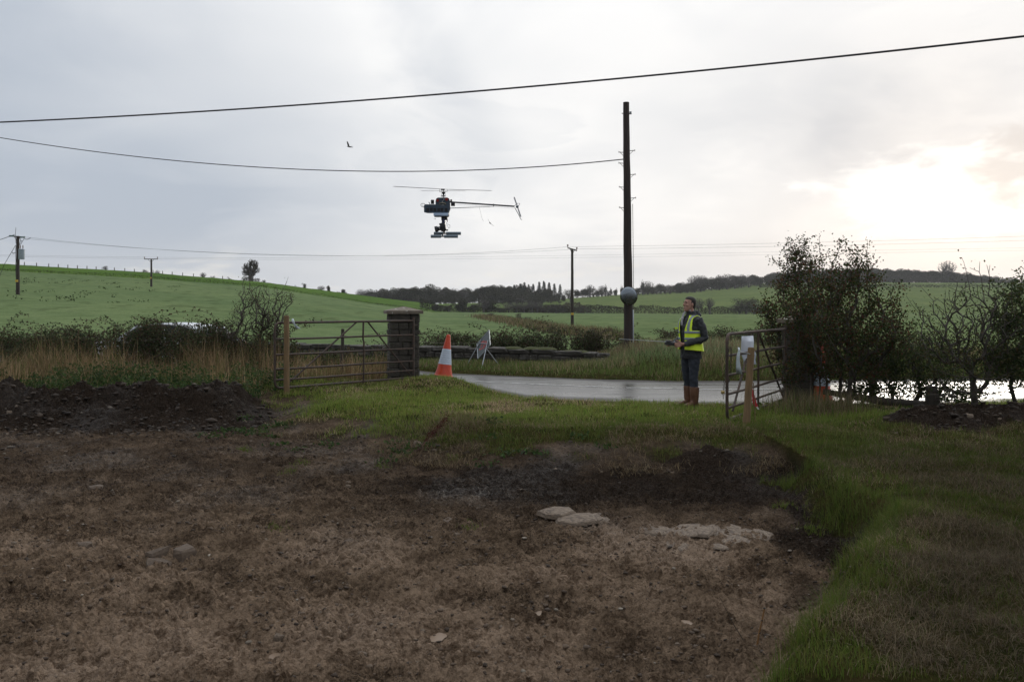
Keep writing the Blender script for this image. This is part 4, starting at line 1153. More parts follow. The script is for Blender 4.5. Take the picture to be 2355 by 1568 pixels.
def shrub(name, label, cat, base, blobs, ntip, nleaf, leafsize, pal, seed, stems=((0, 0),), stem_h=.5, r_tip=.0035, step=.16, spread=.07, group=None, twig_up=0, berries=0, leaf_zmin=None, rmax=.045, leafdens=None, bend=.07):
    """base in world; blobs relative to the base"""
    rng = NR(seed); base = Vector(base)
    t = thing(name, label, cat, base, group=group)
    T = in_blobs(blobs, ntip, rng)
    if twig_up:
        zt = max(b[2] + b[5] for b in blobs)
        top = T[T[:, 2] > np.quantile(T[:, 2], .72)][:twig_up]
        T = np.concatenate([T, top + np.stack([rng.normal(0, .10, len(top)), rng.normal(0, .10, len(top)), rng.uniform(.15, .5, len(top))], 1)])
    T[:, 2] = np.maximum(T[:, 2], .08)
    allseg = []; nodes = []
    ang = np.array([math.atan2(s[1], s[0]) for s in stems])
    sp = np.array([[s[0], s[1]] for s in stems])
    who = np.argmin(((T[:, None, :2] * .5 - sp[None]) ** 2).sum(2) + rng.uniform(0, .02, (len(T), len(stems))), 1)
    for k, s in enumerate(stems):
        tt = T[who == k]
        if len(tt) < 3: continue
        cx, cy = tt[:, 0].mean(), tt[:, 1].mean()
        trunk = [(s[0], s[1], -.05)] + [(s[0] + (cx - s[0]) * .5 * f + rng.normal(0, .015), s[1] + (cy - s[1]) * .5 * f + rng.normal(0, .015), stem_h * f) for f in (.25, .5, .75, 1)]
        segs, N, tips, load = colonise(rng, trunk, tt, step, r_tip, bend=bend, rmax=rmax)
        allseg.append(segs); nodes.append(N[load <= 6])
    segs = np.concatenate(allseg); N = np.concatenate(nodes)
    br = meshobj("branches", seg_mesh("branches", segs, 5), M_BARK, t)
    if nleaf:
        if leaf_zmin is not None: N = N[N[:, 2] > leaf_zmin]
        if leafdens is not None:
            pr = leafdens(N); pr = pr / pr.sum(); idx = rng.choice(len(N), nleaf, p=pr)
        else: idx = rng.integers(0, len(N), nleaf)
        P = N[idx] + rng.normal(0, spread, (nleaf, 3))
        P[:, 2] = np.maximum(P[:, 2], .02)
        meshobj("foliage", leaf_mesh("foliage", P, leafsize, rng, pal), M_LEAF, t)
    if berries:
        P = N[rng.integers(0, len(N), berries)] + rng.normal(0, spread, (berries, 3))
        tag(meshobj("berries", leaf_mesh("berries", P, leafsize * .55, rng, [(.16, .012, .012), (.10, .01, .012)], aspect=.95), M_LEAF, t), kind="stuff")
    return t

HAW = [(0.039, 0.060, 0.018), (0.051, 0.075, 0.022), (0.030, 0.045, 0.015), (0.083, 0.078, 0.027), (0.072, 0.045, 0.024), (0.105, 0.051, 0.030)]
OLIVE = [(0.042, 0.063, 0.021), (0.060, 0.081, 0.027), (0.033, 0.051, 0.018), (0.090, 0.087, 0.033)]
BRAM = [(0.041, 0.061, 0.023), (0.061, 0.084, 0.032), (0.029, 0.043, 0.017), (0.087, 0.065, 0.036), (0.072, 0.043, 0.029), (0.109, 0.116, 0.058)]
def B(px, py, Y, base, rx, ry, rz, w=None):
    """a crown lump centred in the direction (px, py) at distance Y, relative to base; radii in metres"""
    p = at(px, py, Y) - Vector(base)
    return (p.x, p.y, p.z, rx, ry, rz) + ((w,) if w else ())
def gbase(px, Y): 
    X = (px - 1177.5) / FPX * Y; return Vector((X, Y, gz(X, Y)))

# ------------------------------------------------------------------ far trees: a few crowns, every tree an object of its own
def proto_bare(seed, wide=1.0, ivy=0, H=10.0, ntip=1000):
    rng = NR(seed)
    rg_ = 1 if seed % 2 else -1
    bl = [(0, 0, H * .66, H * .30 * wide, H * .30 * wide, H * .30), (-H * .13 * wide, 0, H * .56, H * .22 * wide, H * .22, H * .22), (H * .15 * wide, .3, H * .60, H * .21 * wide, H * .22, H * .22), (rg_ * H * .12, 0, H * .42, H * .20 * wide, H * .18, H * .13), (-rg_ * H * .10 * wide, .2, H * .80, H * .14 * wide, H * .14, H * .16)]
    T = in_blobs(bl, ntip, rng, .28)
    trunk = [(0, 0, -.6), (.05, 0, H * .08), (-.05, .05, H * .17), (.06, 0, H * .27), (0, 0, H * .36)]
    segs, N, tips, load = colonise(rng, trunk, T, H * .055, .034, .9, .12, .42)
    tr = seg_mesh("trunk", segs[load[1:] > 14], 6); tr.materials.append(M_BARKFAR)
    cr = seg_mesh("crown", segs[load[1:] <= 14], 3); cr.materials.append(M_BARKFAR)
    iv = None
    if ivy:
        K = N[load > 20]; P = K[rng.integers(0, len(K), ivy)] + rng.normal(0, .33, (ivy, 3))
        iv = leaf_mesh("ivy", P, .34, rng, [(.022, .030, .014), (.030, .040, .018), (.040, .045, .022)]); iv.materials.append(M_FARLEAF)
    return dict(H=float(N[:, 2].max()), parts=[("trunk", tr), ("crown", cr)] + ([("ivy", iv)] if iv else []))
def proto_leafy(seed, H=10.0, wide=1.0, n=2600, pal=None, low=.12):
    rng = NR(seed)
    bl = []
    for k in range(11):
        a = rng.uniform(0, 2 * PI); r = rng.uniform(0, .30) * H * wide; z = rng.uniform(low + .22, .80) * H
        s = rng.uniform(.13, .22) * H * (1.15 - .5 * abs(z / H - .5)); bl.append((r * math.cos(a), r * math.sin(a), z, s * wide, s * wide, s * .8))
    P = in_blobs(bl, n, rng, .25)
    P = P[P[:, 2] > low * H]
    pal = pal or [(.036, .042, .026), (.050, .055, .032), (.065, .064, .040), (.075, .064, .048)]
    P2 = in_blobs([(0, 0, H * .34, H * .30 * wide, H * .30 * wide, H * .33)], n // 3, rng, .3); P = np.concatenate([P, P2[P2[:, 2] > low * H]])
    cr = leaf_mesh("crown", P, H * .042, rng, pal, .35); cr.materials.append(M_FARLEAF)
    T = in_blobs(bl, 60, rng)
    segs, N, tips, load = colonise(rng, [(0, 0, -.6), (0, .05, H * .12), (.1, 0, H * .25)], T, H * .08, .04, .8)
    tr = seg_mesh("trunk", segs, 5); tr.materials.append(M_BARKFAR)
    return dict(H=float(np.quantile(P[:, 2], .985)), parts=[("trunk", tr), ("crown", cr)])
def proto_conifer(seed, H=12.0):
    rng = NR(seed); P = []; 
    for k in range(15):
        z = H * (.10 + .88 * k / 15); r = H * .19 * (1 - k / 15.5) + .12
        for j in range(9):
            a = rng.uniform(0, 2 * PI); n = 15
            s = rng.uniform(0, 1, n) ** .7
            P.append(np.stack([np.cos(a) * r * s, np.sin(a) * r * s, z - s * r * .35 + rng.normal(0, .10, n)], 1) + rng.normal(0, .10, (n, 3)))
    P = np.concatenate(P)
    cr = leaf_mesh("crown", P, .42, rng, [(.014, .022, .014), (.020, .028, .018), (.028, .034, .022)], .3); cr.materials.append(M_FARLEAF)
    tr = seg_mesh("trunk", [(0, 0, -.6, 0, 0, H * .97, .20, .03)], 6); tr.materials.append(M_BARKFAR)
    return dict(H=H, parts=[("trunk", tr), ("crown", cr)])
BARE = [proto_bare(100 + i, w * 1.3, iv) for i, (w, iv) in enumerate(((1.0, 0), (1.2, 0), (.8, 500), (1.0, 900), (1.15, 300)))]
SLIM = [proto_bare(120 + i, .42, iv, ntip=300) for i, iv in enumerate((900, 1300))]
LEAFY = [proto_leafy(140 + i, wide=w, low=lw, n=4200) for i, (w, lw) in enumerate(((1.0, .02), (1.25, .0), (.9, .05), (1.1, .0)))]
BUSHY = [proto_leafy(150 + i, H=4.0, wide=1.7, n=1500, low=0.0) for i in range(3)]
CONIF = [proto_conifer(160 + i) for i in range(3)]
GORSE = [proto_leafy(170 + i, H=2.0, wide=1.8, n=900, low=0.0, pal=[(.050, .042, .024), (.070, .058, .030), (.040, .044, .020)]) for i in range(2)]
GREENB = [proto_leafy(175, H=3.0, wide=1.15, n=1600, low=0.0, pal=[(.018, .032, .010), (.024, .040, .014), (.030, .046, .016)])]
def proto_big():
    H = 9.0; rng = NR(199)
    bl = [(-1.6, 0, 5.6, 1.7, 1.6, 1.9), (1.3, 0, 6.6, 1.6, 1.5, 2.1), (0, .3, 7.4, 1.3, 1.3, 1.5), (2.3, 0, 4.6, 1.2, 1.2, 1.3), (-2.2, 0, 3.6, 1.3, 1.2, 1.2), (.3, 0, 3.2, 1.8, 1.4, 1.3)]
    T = in_blobs(bl, 1500, rng, .4)
    segs, N, tips, load = colonise(rng, [(0, 0, -.8), (0, 0, .9), (.1, 0, 1.9), (0, 0, 2.6)], T, .45, .050, .9, .10, .40)
    tr = seg_mesh("trunk", segs[load[1:] > 14], 6); tr.materials.append(M_BARKFAR)
    cr = seg_mesh("crown", segs[load[1:] <= 14], 3); cr.materials.append(M_BARKFAR)
    K = N[load > 12]; P = K[rng.integers(0, len(K), 1500)] + rng.normal(0, .30, (1500, 3))
    P = np.concatenate([P, in_blobs([(-1.9, 0, 1.2, 1.5, 1.2, 1.2), (1.9, .2, .7, 1.4, 1.2, .8)], 900, rng, .4)])
    iv = leaf_mesh("ivy", P, .26, rng, [(.036, .044, .024), (.048, .054, .030)]); iv.materials.append(M_FARLEAF)
    return dict(H=float(N[:, 2].max()), parts=[("trunk", tr), ("crown", cr), ("ivy", iv)])
BIGTREE = proto_big()
_tr = random.Random(77)
def ftree(name, label, proto, px, Y, top, group=None, cat="tree", minh=1.0, w=1.0, rz=None):
    X = (px - 1177.5) / FPX * Y; zb = gz(X, Y)
    H = max(minh, CZ + (HOR - top) / FPX * Y - zb)
    t = thing(name, label, cat, (X, Y, zb), (0, 0, _tr.uniform(0, 6.28) if rz is None else rz), group)
    s = H / proto["H"]; t.scale = (s * w, s * w, s)
    for nm, me in proto["parts"]: link(bpy.data.objects.new(nm, me), t)
    return t
# single trees and bushes along the left skyline
ftree("bare_tree", "tall bare ivy-hung tree on the left hill's skyline, the largest there", BIGTREE, 577, 263, 595, w=1.05, rz=0)
ftree("bare_tree", "small round bare tree on the left skyline between the thin pole and the big tree", BARE[0], 467, 262, 626, w=1.0)
ftree("bare_tree", "faint bare tree just right of the thin T-shaped pole", BARE[1], 362, 245, 621)
ftree("bush", "low dark bush on the skyline just left of the thin T-shaped pole", BUSHY[0], 334, 243, 621, cat="bush")
ftree("bush", "low flat dark bush on the left skyline above the field hedge", BUSHY[1], 243, 225, 612, cat="bush", minh=.8)
ftree("bush", "dark windswept bush on the skyline left of the big ivy-hung tree", BUSHY[2], 527, 262, 637, cat="bush", w=.8)
ftree("bush", "small dark bush beside the small round bare tree", BUSHY[0], 490, 262, 635, cat="bush", w=.7)
ftree("bush", "rounded dark bush on the skyline right of the big ivy-hung tree", BUSHY[1], 606, 266, 645, cat="bush", w=1.0)
ftree("bush", "dense dark green round bush on the skyline above the timber post", GREENB[0], 700, 284, 652, cat="bush", w=.85)
ftree("bush", "small dark bush against the left of the dense green skyline bush", BUSHY[2], 680, 283, 658, cat="bush", w=.6)
ftree("bare_tree", "low spreading bare tree on the skyline above the left gate", BARE[1], 739, 300, 657, w=1.3)
ftree("pine_tree", "small dark pine on the skyline beside the low spreading tree", LEAFY[2], 756, 302, 658, w=.7)
ftree("pine_tree", "tiny flat-topped pine where the left skyline meets the wood", LEAFY[0], 790, 312, 666, w=.9)
ftree("bush", "small dark bush at the foot of the tiny flat-topped pine", BUSHY[0], 778, 312, 670, cat="bush", w=.6)
ftree("bare_tree", "bare branching tree at the left end of the dark wood", BARE[4], 830, 350, 664, w=1.0)
# the dark wood across the valley
gw = "trees of the dark wood across the valley"
rng_ = random.Random(5)
wood = []
def tline(x0, x1, step, Y0, Y1, topf, protos, name, label, grp, wr=(.9, 1.3), jit=5):
    x = x0
    while x < x1:
        ftree(name, label, rng_.choice(protos), x + rng_.uniform(-.3, .3) * step, rng_.uniform(Y0, Y1), topf(x) + rng_.uniform(-jit, jit), grp, w=rng_.uniform(*wr))
        x += step * rng_.uniform(.7, 1.3)
top1 = lambda x: np.interp(x, [840, 880, 930, 990, 1020, 1080, 1130, 1180, 1300], [676, 668, 668, 664, 668, 668, 664, 662, 676])
tline(845, 1310, 15, 395, 420, top1, LEAFY + LEAFY + BARE[3:], "wood_tree", "dark tree in the front of the valley wood", gw)
tline(850, 1300, 21, 440, 470, lambda x: top1(x) - 2, LEAFY + [BARE[4], BARE[2]], "wood_tree", "dark tree in the back row of the valley wood", gw)
tline(960, 1340, 16, 372, 390, lambda x: top1(x) + 14, BUSHY + LEAFY, "wood_tree", "low bushy tree along the foot of the valley wood", gw, (1.0, 1.5))
ftree("domed_tree", "big dark domed tree rising above the wood right of the left pillar", LEAFY[1], 992, 392, 657, w=1.25)
for k, (x, tp) in enumerate(((1183, 653), (1197, 650), (1206, 647), (1216, 652), (1226, 651), (1240, 646), (1251, 644), (1263, 647), (1275, 650), (1288, 652))):
    ftree("conifer", "tall dark conifer in the clump rising from the middle of the wood", CONIF[k % 3], x, 430 + 6 * (k % 4), tp, "conifers in the middle of the wood", w=1.3)
ftree("bare_tree", "round bare tree alone against the sky just right of the field pole", BARE[0], 1357, 485, 654, w=1.05)
tline(1310, 1450, 13, 486, 500, lambda x: 668, BUSHY + LEAFY, "hedgerow_tree", "scrubby dark tree on the ridge behind the telegraph pole", "scrub trees on the right ridge", (.9, 1.3), 4)
for k, (x, tp, pr) in enumerate(((1393, 653, SLIM[0]), (1405, 660, SLIM[1]), (1418, 661, SLIM[0]), (1430, 655, SLIM[1]), (1478, 642, SLIM[1]), (1520, 654, SLIM[0]))):
    ftree("ivy_tree", ["slim ivy-clad tree left of the telegraph pole, leftmost of four", "slim ivy-clad tree left of the telegraph pole, second of four", "slim ivy-clad tree left of the telegraph pole, third of four",
          "slim ivy-clad tree touching the telegraph pole's left side", "tall slim ivy-clad tree right of the telegraph pole", "short slim ivy-clad tree between telegraph pole and man"][k], pr, x, 490, tp)
for k, (x, tp) in enumerate(((1490, 646), (1384, 656), (1543, 655), (1598, 633), (1612, 632), (1655, 631), (1672, 629), (1690, 632), (1705, 630), (1722, 632))):
    ftree("bare_tree", "bare spreading tree standing on the right ridge behind the man", BARE[[1, 0, 4, 1, 4, 2, 4, 3, 0, 1][k]], x, 500 + 4 * (k % 3), tp, "bare trees on the right ridge")
tline(1470, 1600, 11, 488, 502, lambda x: np.interp(x, [1470, 1520, 1560, 1600], [660, 657, 654, 656]), LEAFY + BUSHY, "ridge_tree", "dark leafy tree on the right ridge beyond the mirror", "leafy trees on the right ridge", (1.0, 1.5), 4)
tline(1590, 1775, 12, 505, 520, lambda x: np.interp(x, [1590, 1640, 1760], [648, 641, 636]), LEAFY, "ridge_tree", "dark leafy tree on the right ridge beyond the man", "leafy trees on the ridge behind the man", (1.0, 1.5), 4)
top2 = lambda x: np.interp(x, [1760, 1880, 2000, 2100, 2200, 2280, 2355, 2600], [632, 624, 621, 624, 629, 637, 646, 655])
tline(1765, 2560, 15, 575, 590, top2, LEAFY, "hilltop_tree", "dark tree in the unbroken wood on the right hilltop", "trees of the right hilltop wood", (1.1, 1.6), 2)
tline(1775, 2560, 18, 600, 620, lambda x: top2(x) - 1, LEAFY, "hilltop_tree", "dark tree in the second row of the right hilltop wood", "trees of the right hilltop wood", (1.1, 1.6), 2)
tline(1765, 2560, 14, 566, 574, lambda x: top2(x) + 9, BUSHY, "hilltop_bush", "dark bush at the foot of the right hilltop wood", "bushes under the right hilltop wood", (1.0, 1.4), 2)
ftree("bare_tree", "tall bare tree standing above the right hilltop wood", BARE[0], 2178, 580, 599, w=1.0)
# field trees and valley hedgerow
ftree("bare_tree", "thin bare sapling right behind the man's head in the far field", BARE[1], 1607, 290, 685, w=.8)
ftree("bare_tree", "thin bare tree in the far field just right of the man's head", BARE[0], 1632, 290, 684, w=.85)
for k, (x, tp, pr) in enumerate(((1000, 700, 0), (1030, 702, 1), (1063, 690, 2), (1090, 700, 0), (1122, 692, 3), (1150, 702, 1))):
    ftree("hedgerow_tree", "bushy hedgerow tree in the valley left of the cone", (BUSHY[k % 3] if k % 2 else LEAFY[k % 4]), x, 288 + k, tp, "bushy valley hedgerow trees", w=1.3)
for k, (x, tp) in enumerate(((1112, 688), (1170, 696), (1188, 693), (1205, 696), (1222, 690), (1236, 693))):
    ftree("hedgerow_tree", "bare branching hedgerow tree in the valley below the conifers", BARE[(0, 1, 4, 1, 0, 4)[k]], x, 290 + k, tp, "bare valley hedgerow trees", w=1.25)
for k, (x, tp) in enumerate(((1262, 702), (1280, 699), (1296, 703), (1335, 705), (1350, 706), (1700, 690), (1716, 686), (1735, 690))):
    ftree("thorn_bush", "rounded brown thorn bush in the valley hedgerow", BUSHY[k % 3], x, 294, tp, "thorn bushes of the valley hedgerow", cat="bush", w=1.1)

def hedge_line(name, label, pts, h, depth, n, size, pal, seed, hvar=.35, stems=0):
    """pts: (px, Y) along the ground"""
    rng = NR(seed); pts = np.array(pts, float)
    u = rng.uniform(0, 1, n); px = np.interp(u, np.linspace(0, 1, len(pts)), pts[:, 0]); Y = np.interp(u, np.linspace(0, 1, len(pts)), pts[:, 1]) + rng.normal(0, depth, n)
    X = (px - 1177.5) / FPX * Y
    hh = h * (1 - hvar + 2 * hvar * fbm(X * .25, Y * 0 + seed, 3, seed))
    Z = ground_h(X, Y, False) + hh * rng.uniform(0, 1, n) ** .8
    P = np.stack([X, Y, Z], 1)
    mid = P.mean(0)
    t = thing(name, label, "hedge", tuple(mid))
    meshobj("foliage", leaf_mesh("foliage", P - mid, size, rng, pal, .35), M_FARLEAF, t)
    k = max(60, n // 60); q = P[rng.integers(0, n, k)] - mid; g0 = q.copy(); g0[:, 2] = ground_h(q[:, 0] + mid[0], q[:, 1] + mid[1], False) - mid[2]
    q[:, 2] += h * .25
    meshobj("stems", seg_mesh("stems", np.concatenate([g0, q, np.full((k, 1), size * .12), np.full((k, 1), size * .04)], 1), 3), M_BARKFAR, t)
DKH = [(0.028, 0.031, 0.020), (0.042, 0.039, 0.025), (0.059, 0.048, 0.034), (0.039, 0.048, 0.025)]
BRH = [(0.065, 0.049, 0.034), (0.091, 0.068, 0.044), (0.047, 0.039, 0.026)]
hedge_line("field_hedge", "dark clipped hedge along the valley floor behind the telegraph pole and the man", [(1235, 300), (1450, 300), (1760, 299)], 2.6, .8, 9000, .42, DKH, 301)
hedge_line("field_hedge", "brown overgrown hedge in the valley between the conifers and the field pole", [(1180, 296), (1345, 297)], 3.0, 1.0, 4500, .42, BRH, 302, .5)
hedge_line("field_hedge", "dark ragged hedge under the wood right of the left pillar", [(965, 288), (1100, 292), (1240, 298)], 2.4, 1.0, 5200, .42, DKH, 303, .5)
hedge_line("field_hedge", "long dark hedge below the right hilltop wood", [(1745, 478), (2020, 479), (2560, 480)], 1.9, .8, 8000, .5, DKH, 304)
hedge_line("field_hedge", "thin weedy fence line dividing the two fields of the left hill", [(-120, 148), (0, 150), (350, 170), (600, 200), (860, 240), (985, 276)], .55, .25, 7000, .16, [(.030, .040, .018), (.042, .050, .022), (.05, .042, .026)], 305, .75)
hedge_line("field_hedge", "faint dark fence line crossing the far right field", [(1260, 352), (1320, 340), (1450, 330)], .7, .4, 1500, .3, DKH, 306, .5)
# posts on the left skyline
for k, px in enumerate((56, 84, 112, 134, 156, 178, 200, 221, 243, 263, 287, 309, 331, 352, 374, 396, 420, 445, 512)):
    Y = float(np.interp(px, KX, K3D)) - 2; X = (px - 1177.5) / FPX * Y
    tag(MB().tube([(0, 0, -.3), (.01, 0, .35), (0, 0, .78)], [.11, .10, .10], 6).build("fence_post", M_OLDWOOD, loc=(X, Y, gz(X, Y))), "small fence post in the row along the left hill's skyline", "fence post", "fence posts along the left skyline")
# scrub strip in the field
for k, (x, y, Y, w) in enumerate(((1128, 733, 150, 1.3), (1150, 737, 140, 1.1), (1172, 741, 128, 1.2), (1200, 742, 112, 1.3), (1216, 741, 110, 1.0), (1240, 746, 96, 1.1), (1192, 734, 132, .9))):
    ftree("scrub_bush", "low brown scrub bush in the strip crossing the field behind the road sign", GORSE[k % 2], x, Y, y - 13, "scrub bushes crossing the field", cat="bush", minh=.7, w=w)

# ------------------------------------------------------------------ hawthorns at the right gateway
b1 = gbase(1850, 15.7)
shrub("hawthorn", "tall leafy hawthorn growing behind and round the right stone pillar", "shrub", b1,
      [B(1835, 672, 15.6, b1, .44, .45, .36), B(1795, 735, 15.3, b1, .42, .40, .34), B(1890, 740, 15.5, b1, .55, .5, .45), B(1870, 820, 15.3, b1, .50, .45, .42), B(1765, 712, 15.4, b1, .26, .3, .18), B(1840, 612, 15.6, b1, .30, .25, .34, .03), B(1775, 770, 15.2, b1, .22, .3, .2), B(1800, 820, 15.0, b1, .25, .3, .3)],
      900, 11500, .046, HAW, 401, stems=((0, 0), (-.22, .06), (.20, -.05)), stem_h=.55, twig_up=90, berries=600, r_tip=.0032, spread=.06)
b2 = gbase(1935, 13.5)
shrub("hawthorn", "broad hawthorn just right of the dark stone pillar", "shrub", b2,
      [B(1955, 690, 13.4, b2, .44, .45, .38), B(1990, 765, 13.3, b2, .60, .5, .42), B(1925, 790, 13.3, b2, .45, .5, .45), B(2035, 715, 13.3, b2, .30, .35, .24), B(1960, 850, 13.3, b2, .6, .45, .22), B(1965, 630, 13.4, b2, .32, .25, .24, .03), B(2050, 770, 13.2, b2, .40, .35, .30), B(1890, 740, 13.2, b2, .22, .3, .3, .03), B(1903, 668, 13.4, b2, .34, .35, .30)],
      950, 12500, .044, HAW, 402, stems=((0, 0), (-.16, .1), (.16, .04), (.05, -.12), (.32, .05)), stem_h=.5, twig_up=80, berries=400, r_tip=.0030, spread=.06)
b7 = gbase(1868, 13.9)
shrub("hawthorn", "young sparse hawthorn in front of the right stone pillar", "shrub", b7,
      [B(1858, 800, 13.8, b7, .30, .3, .40), B(1835, 740, 13.9, b7, .26, .25, .24), B(1885, 850, 13.7, b7, .24, .25, .22), B(1820, 860, 13.7, b7, .20, .22, .26), B(1860, 720, 13.9, b7, .22, .2, .2)],
      420, 5200, .042, HAW, 407, stems=((0, 0), (-.18, .02), (.1, .0)), stem_h=.4, twig_up=14, berries=160, r_tip=.0030, spread=.055)
b5 = gbase(2090, 13.9)
shrub("hawthorn", "low dark thicket between the dense hawthorn and the bare thorn tree", "shrub", b5,
      [B(2070, 815, 13.8, b5, .75, .5, .34), B(2150, 825, 13.7, b5, .6, .5, .32), B(2010, 830, 13.8, b5, .5, .5, .32), B(2110, 870, 13.7, b5, .9, .4, .16, .10), B(2050, 900, 13.6, b5, .8, .3, .12, .07), B(2190, 905, 13.5, b5, .7, .3, .12, .06), B(1975, 895, 13.6, b5, .4, .3, .14, .04)],
      950, 12500, .042, OLIVE, 405, stems=((-.5, 0), (-.2, .1), (.1, -.05), (.4, 0), (.65, .05)), stem_h=.35, twig_up=20, r_tip=.0032, spread=.06)
b3 = gbase(2243, 12.0)
shrub("thorn_tree", "mostly bare multi-branched thorn tree behind the right soil heap", "tree", b3,
      [B(2225, 745, 12, b3, .80, .6, .52), B(2170, 790, 12, b3, .5, .45, .36), B(2290, 780, 12, b3, .45, .45, .42), B(2240, 690, 12, b3, .52, .4, .26), B(2245, 850, 11.9, b3, .6, .4, .2), B(2235, 905, 11.95, b3, .75, .3, .08, .06)],
      1300, 4200, .034, OLIVE + [(.075, .050, .024)], 403, stems=((0, 0),), stem_h=.42, twig_up=40, r_tip=.0027, spread=.05, leafdens=lambda N: np.exp(-((N[:, 2] - .75) / .35) ** 2) + .12)
b4 = gbase(2356, 12.2)
shrub("hawthorn", "dense dark hawthorn cut off by the right edge of the picture", "shrub", b4,
      [B(2345, 800, 12.1, b4, .45, .5, .5), B(2380, 720, 12.1, b4, .5, .5, .5), B(2330, 850, 12.0, b4, .5, .45, .26), B(2420, 840, 12.2, b4, .6, .5, .5), B(2310, 740, 12.1, b4, .22, .25, .22)],
      620, 13000, .042, OLIVE, 404, stems=((0, 0), (.15, .08), (-.1, .05)), stem_h=.5, twig_up=24, r_tip=.0034, spread=.055)
# ------------------------------------------------------------------ brambles and thorns
def bramble(label, px, Y, w, h, seed, nleaf=3600, depth=.55, canes=9, pal=BRAM, size=.062, group=None, tall=None):
    rng = NR(seed); b = gbase(px, Y); h = h * 1.22; nleaf = int(nleaf * 1.9); size = size * .78
    t = thing("bramble_bush", label, "bramble", b, group=group)
    bl = []
    for k in range(9):
        x = rng.uniform(-.5, .5) * w; s = rng.uniform(.55, 1.0)
        bl.append((x, rng.uniform(-.5, .5) * depth, h * .42 * s, w * .22, depth * .55, h * .45 * s))
    P = in_blobs(bl, nleaf, rng, .3); P[:, 2] = np.abs(P[:, 2])
    segs = []
    for k in range(canes):
        x = rng.uniform(-.5, .5) * w; a = rng.choice((-1, 1)); L = rng.uniform(.35, .62) * h
        pts = [np.array([x, rng.uniform(-.3, .3) * depth, h * .3])]
        dv = np.array([a * rng.uniform(.1, .5), rng.uniform(-.2, .2), 1.0])
        for q in range(9):
            dv = dv / np.linalg.norm(dv); pts.append(pts[-1] + dv * L * .19); dv[2] -= rng.uniform(.10, .26); dv[0] += a * .06
        for i in range(9): segs.append((*pts[i], *pts[i + 1], .006 - .0004 * i, .0056 - .0004 * i))
        q = np.array(pts[3:]); P = np.concatenate([P, np.repeat(q, 5, 0) + rng.normal(0, .028, (len(q) * 5, 3))])
    T = in_blobs(bl, 90, rng); T[:, 2] = np.abs(T[:, 2])
    sg, N, tips, load = colonise(rng, [(0, 0, -.05), (0, 0, h * .15)], T, .18, .0035)
    meshobj("bramble_vines", seg_mesh("bramble_vines", np.concatenate([sg, np.array(segs)]), 4), M_BARK, t)
    meshobj("foliage", leaf_mesh("foliage", P, size, rng, pal, aspect=.8), M_LEAF, t)
    return t
bramble("bramble clump at the left edge below the transformer pole", -10, 20.6, 2.6, 1.12, 501)
bramble("bramble clump just right of the transformer pole's foot", 95, 20.4, 2.4, 1.05, 502)
bramble("bramble clump in the left hedge halfway between the two poles", 190, 20.2, 2.2, 1.12, 503)
bramble("dark arching bramble clump just left of the white car roof", 275, 20.0, 2.0, 1.28, 504, canes=14)
bramble("dark bramble clump in front of the white car roof", 365, 19.8, 2.0, 1.20, 505, canes=14)
bramble("dark bramble clump just right of the white car roof", 455, 19.6, 1.8, 1.15, 506, canes=12)
bramble("dense bramble mound under the bare thorn shrub", 560, 19.4, 1.9, 1.36, 507, nleaf=5200, canes=8)
bramble("bramble mound behind the free end of the left gate", 622, 19.2, 1.1, .95, 508, nleaf=2400, canes=5)
bramble("low brambles behind the left gate beside the dark post", 735, 20.5, 2.0, .62, 509, nleaf=2400, depth=.5)
bramble("low brambles between the dark post and the left pillar", 850, 21.0, 1.4, .70, 510, nleaf=2000, depth=.5)
bramble("low brambles above the wall between the cone and the left pillar", 985, 25.6, 1.5, .85, 511, nleaf=2400)
bramble("brambles on the low wall just left of the road sign", 1065, 25.2, 1.6, .85, 512, nleaf=2400)
bramble("tallest brambles on the low wall right of the road sign", 1172, 24.8, 1.5, 1.05, 513, nleaf=3000, canes=12)
bramble("brambles rising behind the middle of the low wall", 1245, 24.6, 1.5, .80, 514, nleaf=2400)
bramble("brambles at the foot of the field pole behind the low wall", 1320, 25.0, 1.3, 1.0, 515, nleaf=2200)
bramble("brown brambles just left of the telegraph pole", 1395, 25.2, 1.3, .85, 516, nleaf=2000, pal=BRAM + BRH)
bramble("brambles between the telegraph pole and the man", 1500, 26.0, 1.7, .75, 517, nleaf=2400, pal=BRAM + BRH)
bramble("bramble tussock behind the man's right arm", 1545, 25.6, 1.0, .85, 518, nleaf=1700, pal=BRAM + BRH)
bramble("brambles across the road behind the right gate's free end", 1672, 25.0, 1.8, .85, 519, nleaf=2600)
bramble("brambles across the road behind the right gate's middle", 1770, 25.4, 2.0, .8, 520, nleaf=2600)
b6 = gbase(590, 19.3)
shrub("thorn_shrub", "bare twiggy thorn shrub rising from the left hedge above the gate's free end", "shrub", b6,
      [B(585, 720, 19.3, b6, .62, .5, .42), B(545, 760, 19.3, b6, .45, .4, .28), B(630, 735, 19.3, b6, .40, .4, .40), B(585, 680, 19.3, b6, .42, .35, .24), B(650, 690, 19.3, b6, .28, .25, .22, .03)],
      1100, 1900, .034, BRAM, 601, stems=((0, 0), (.35, .05), (-.12, 0)), stem_h=.6, twig_up=26, r_tip=.0030, spread=.05)
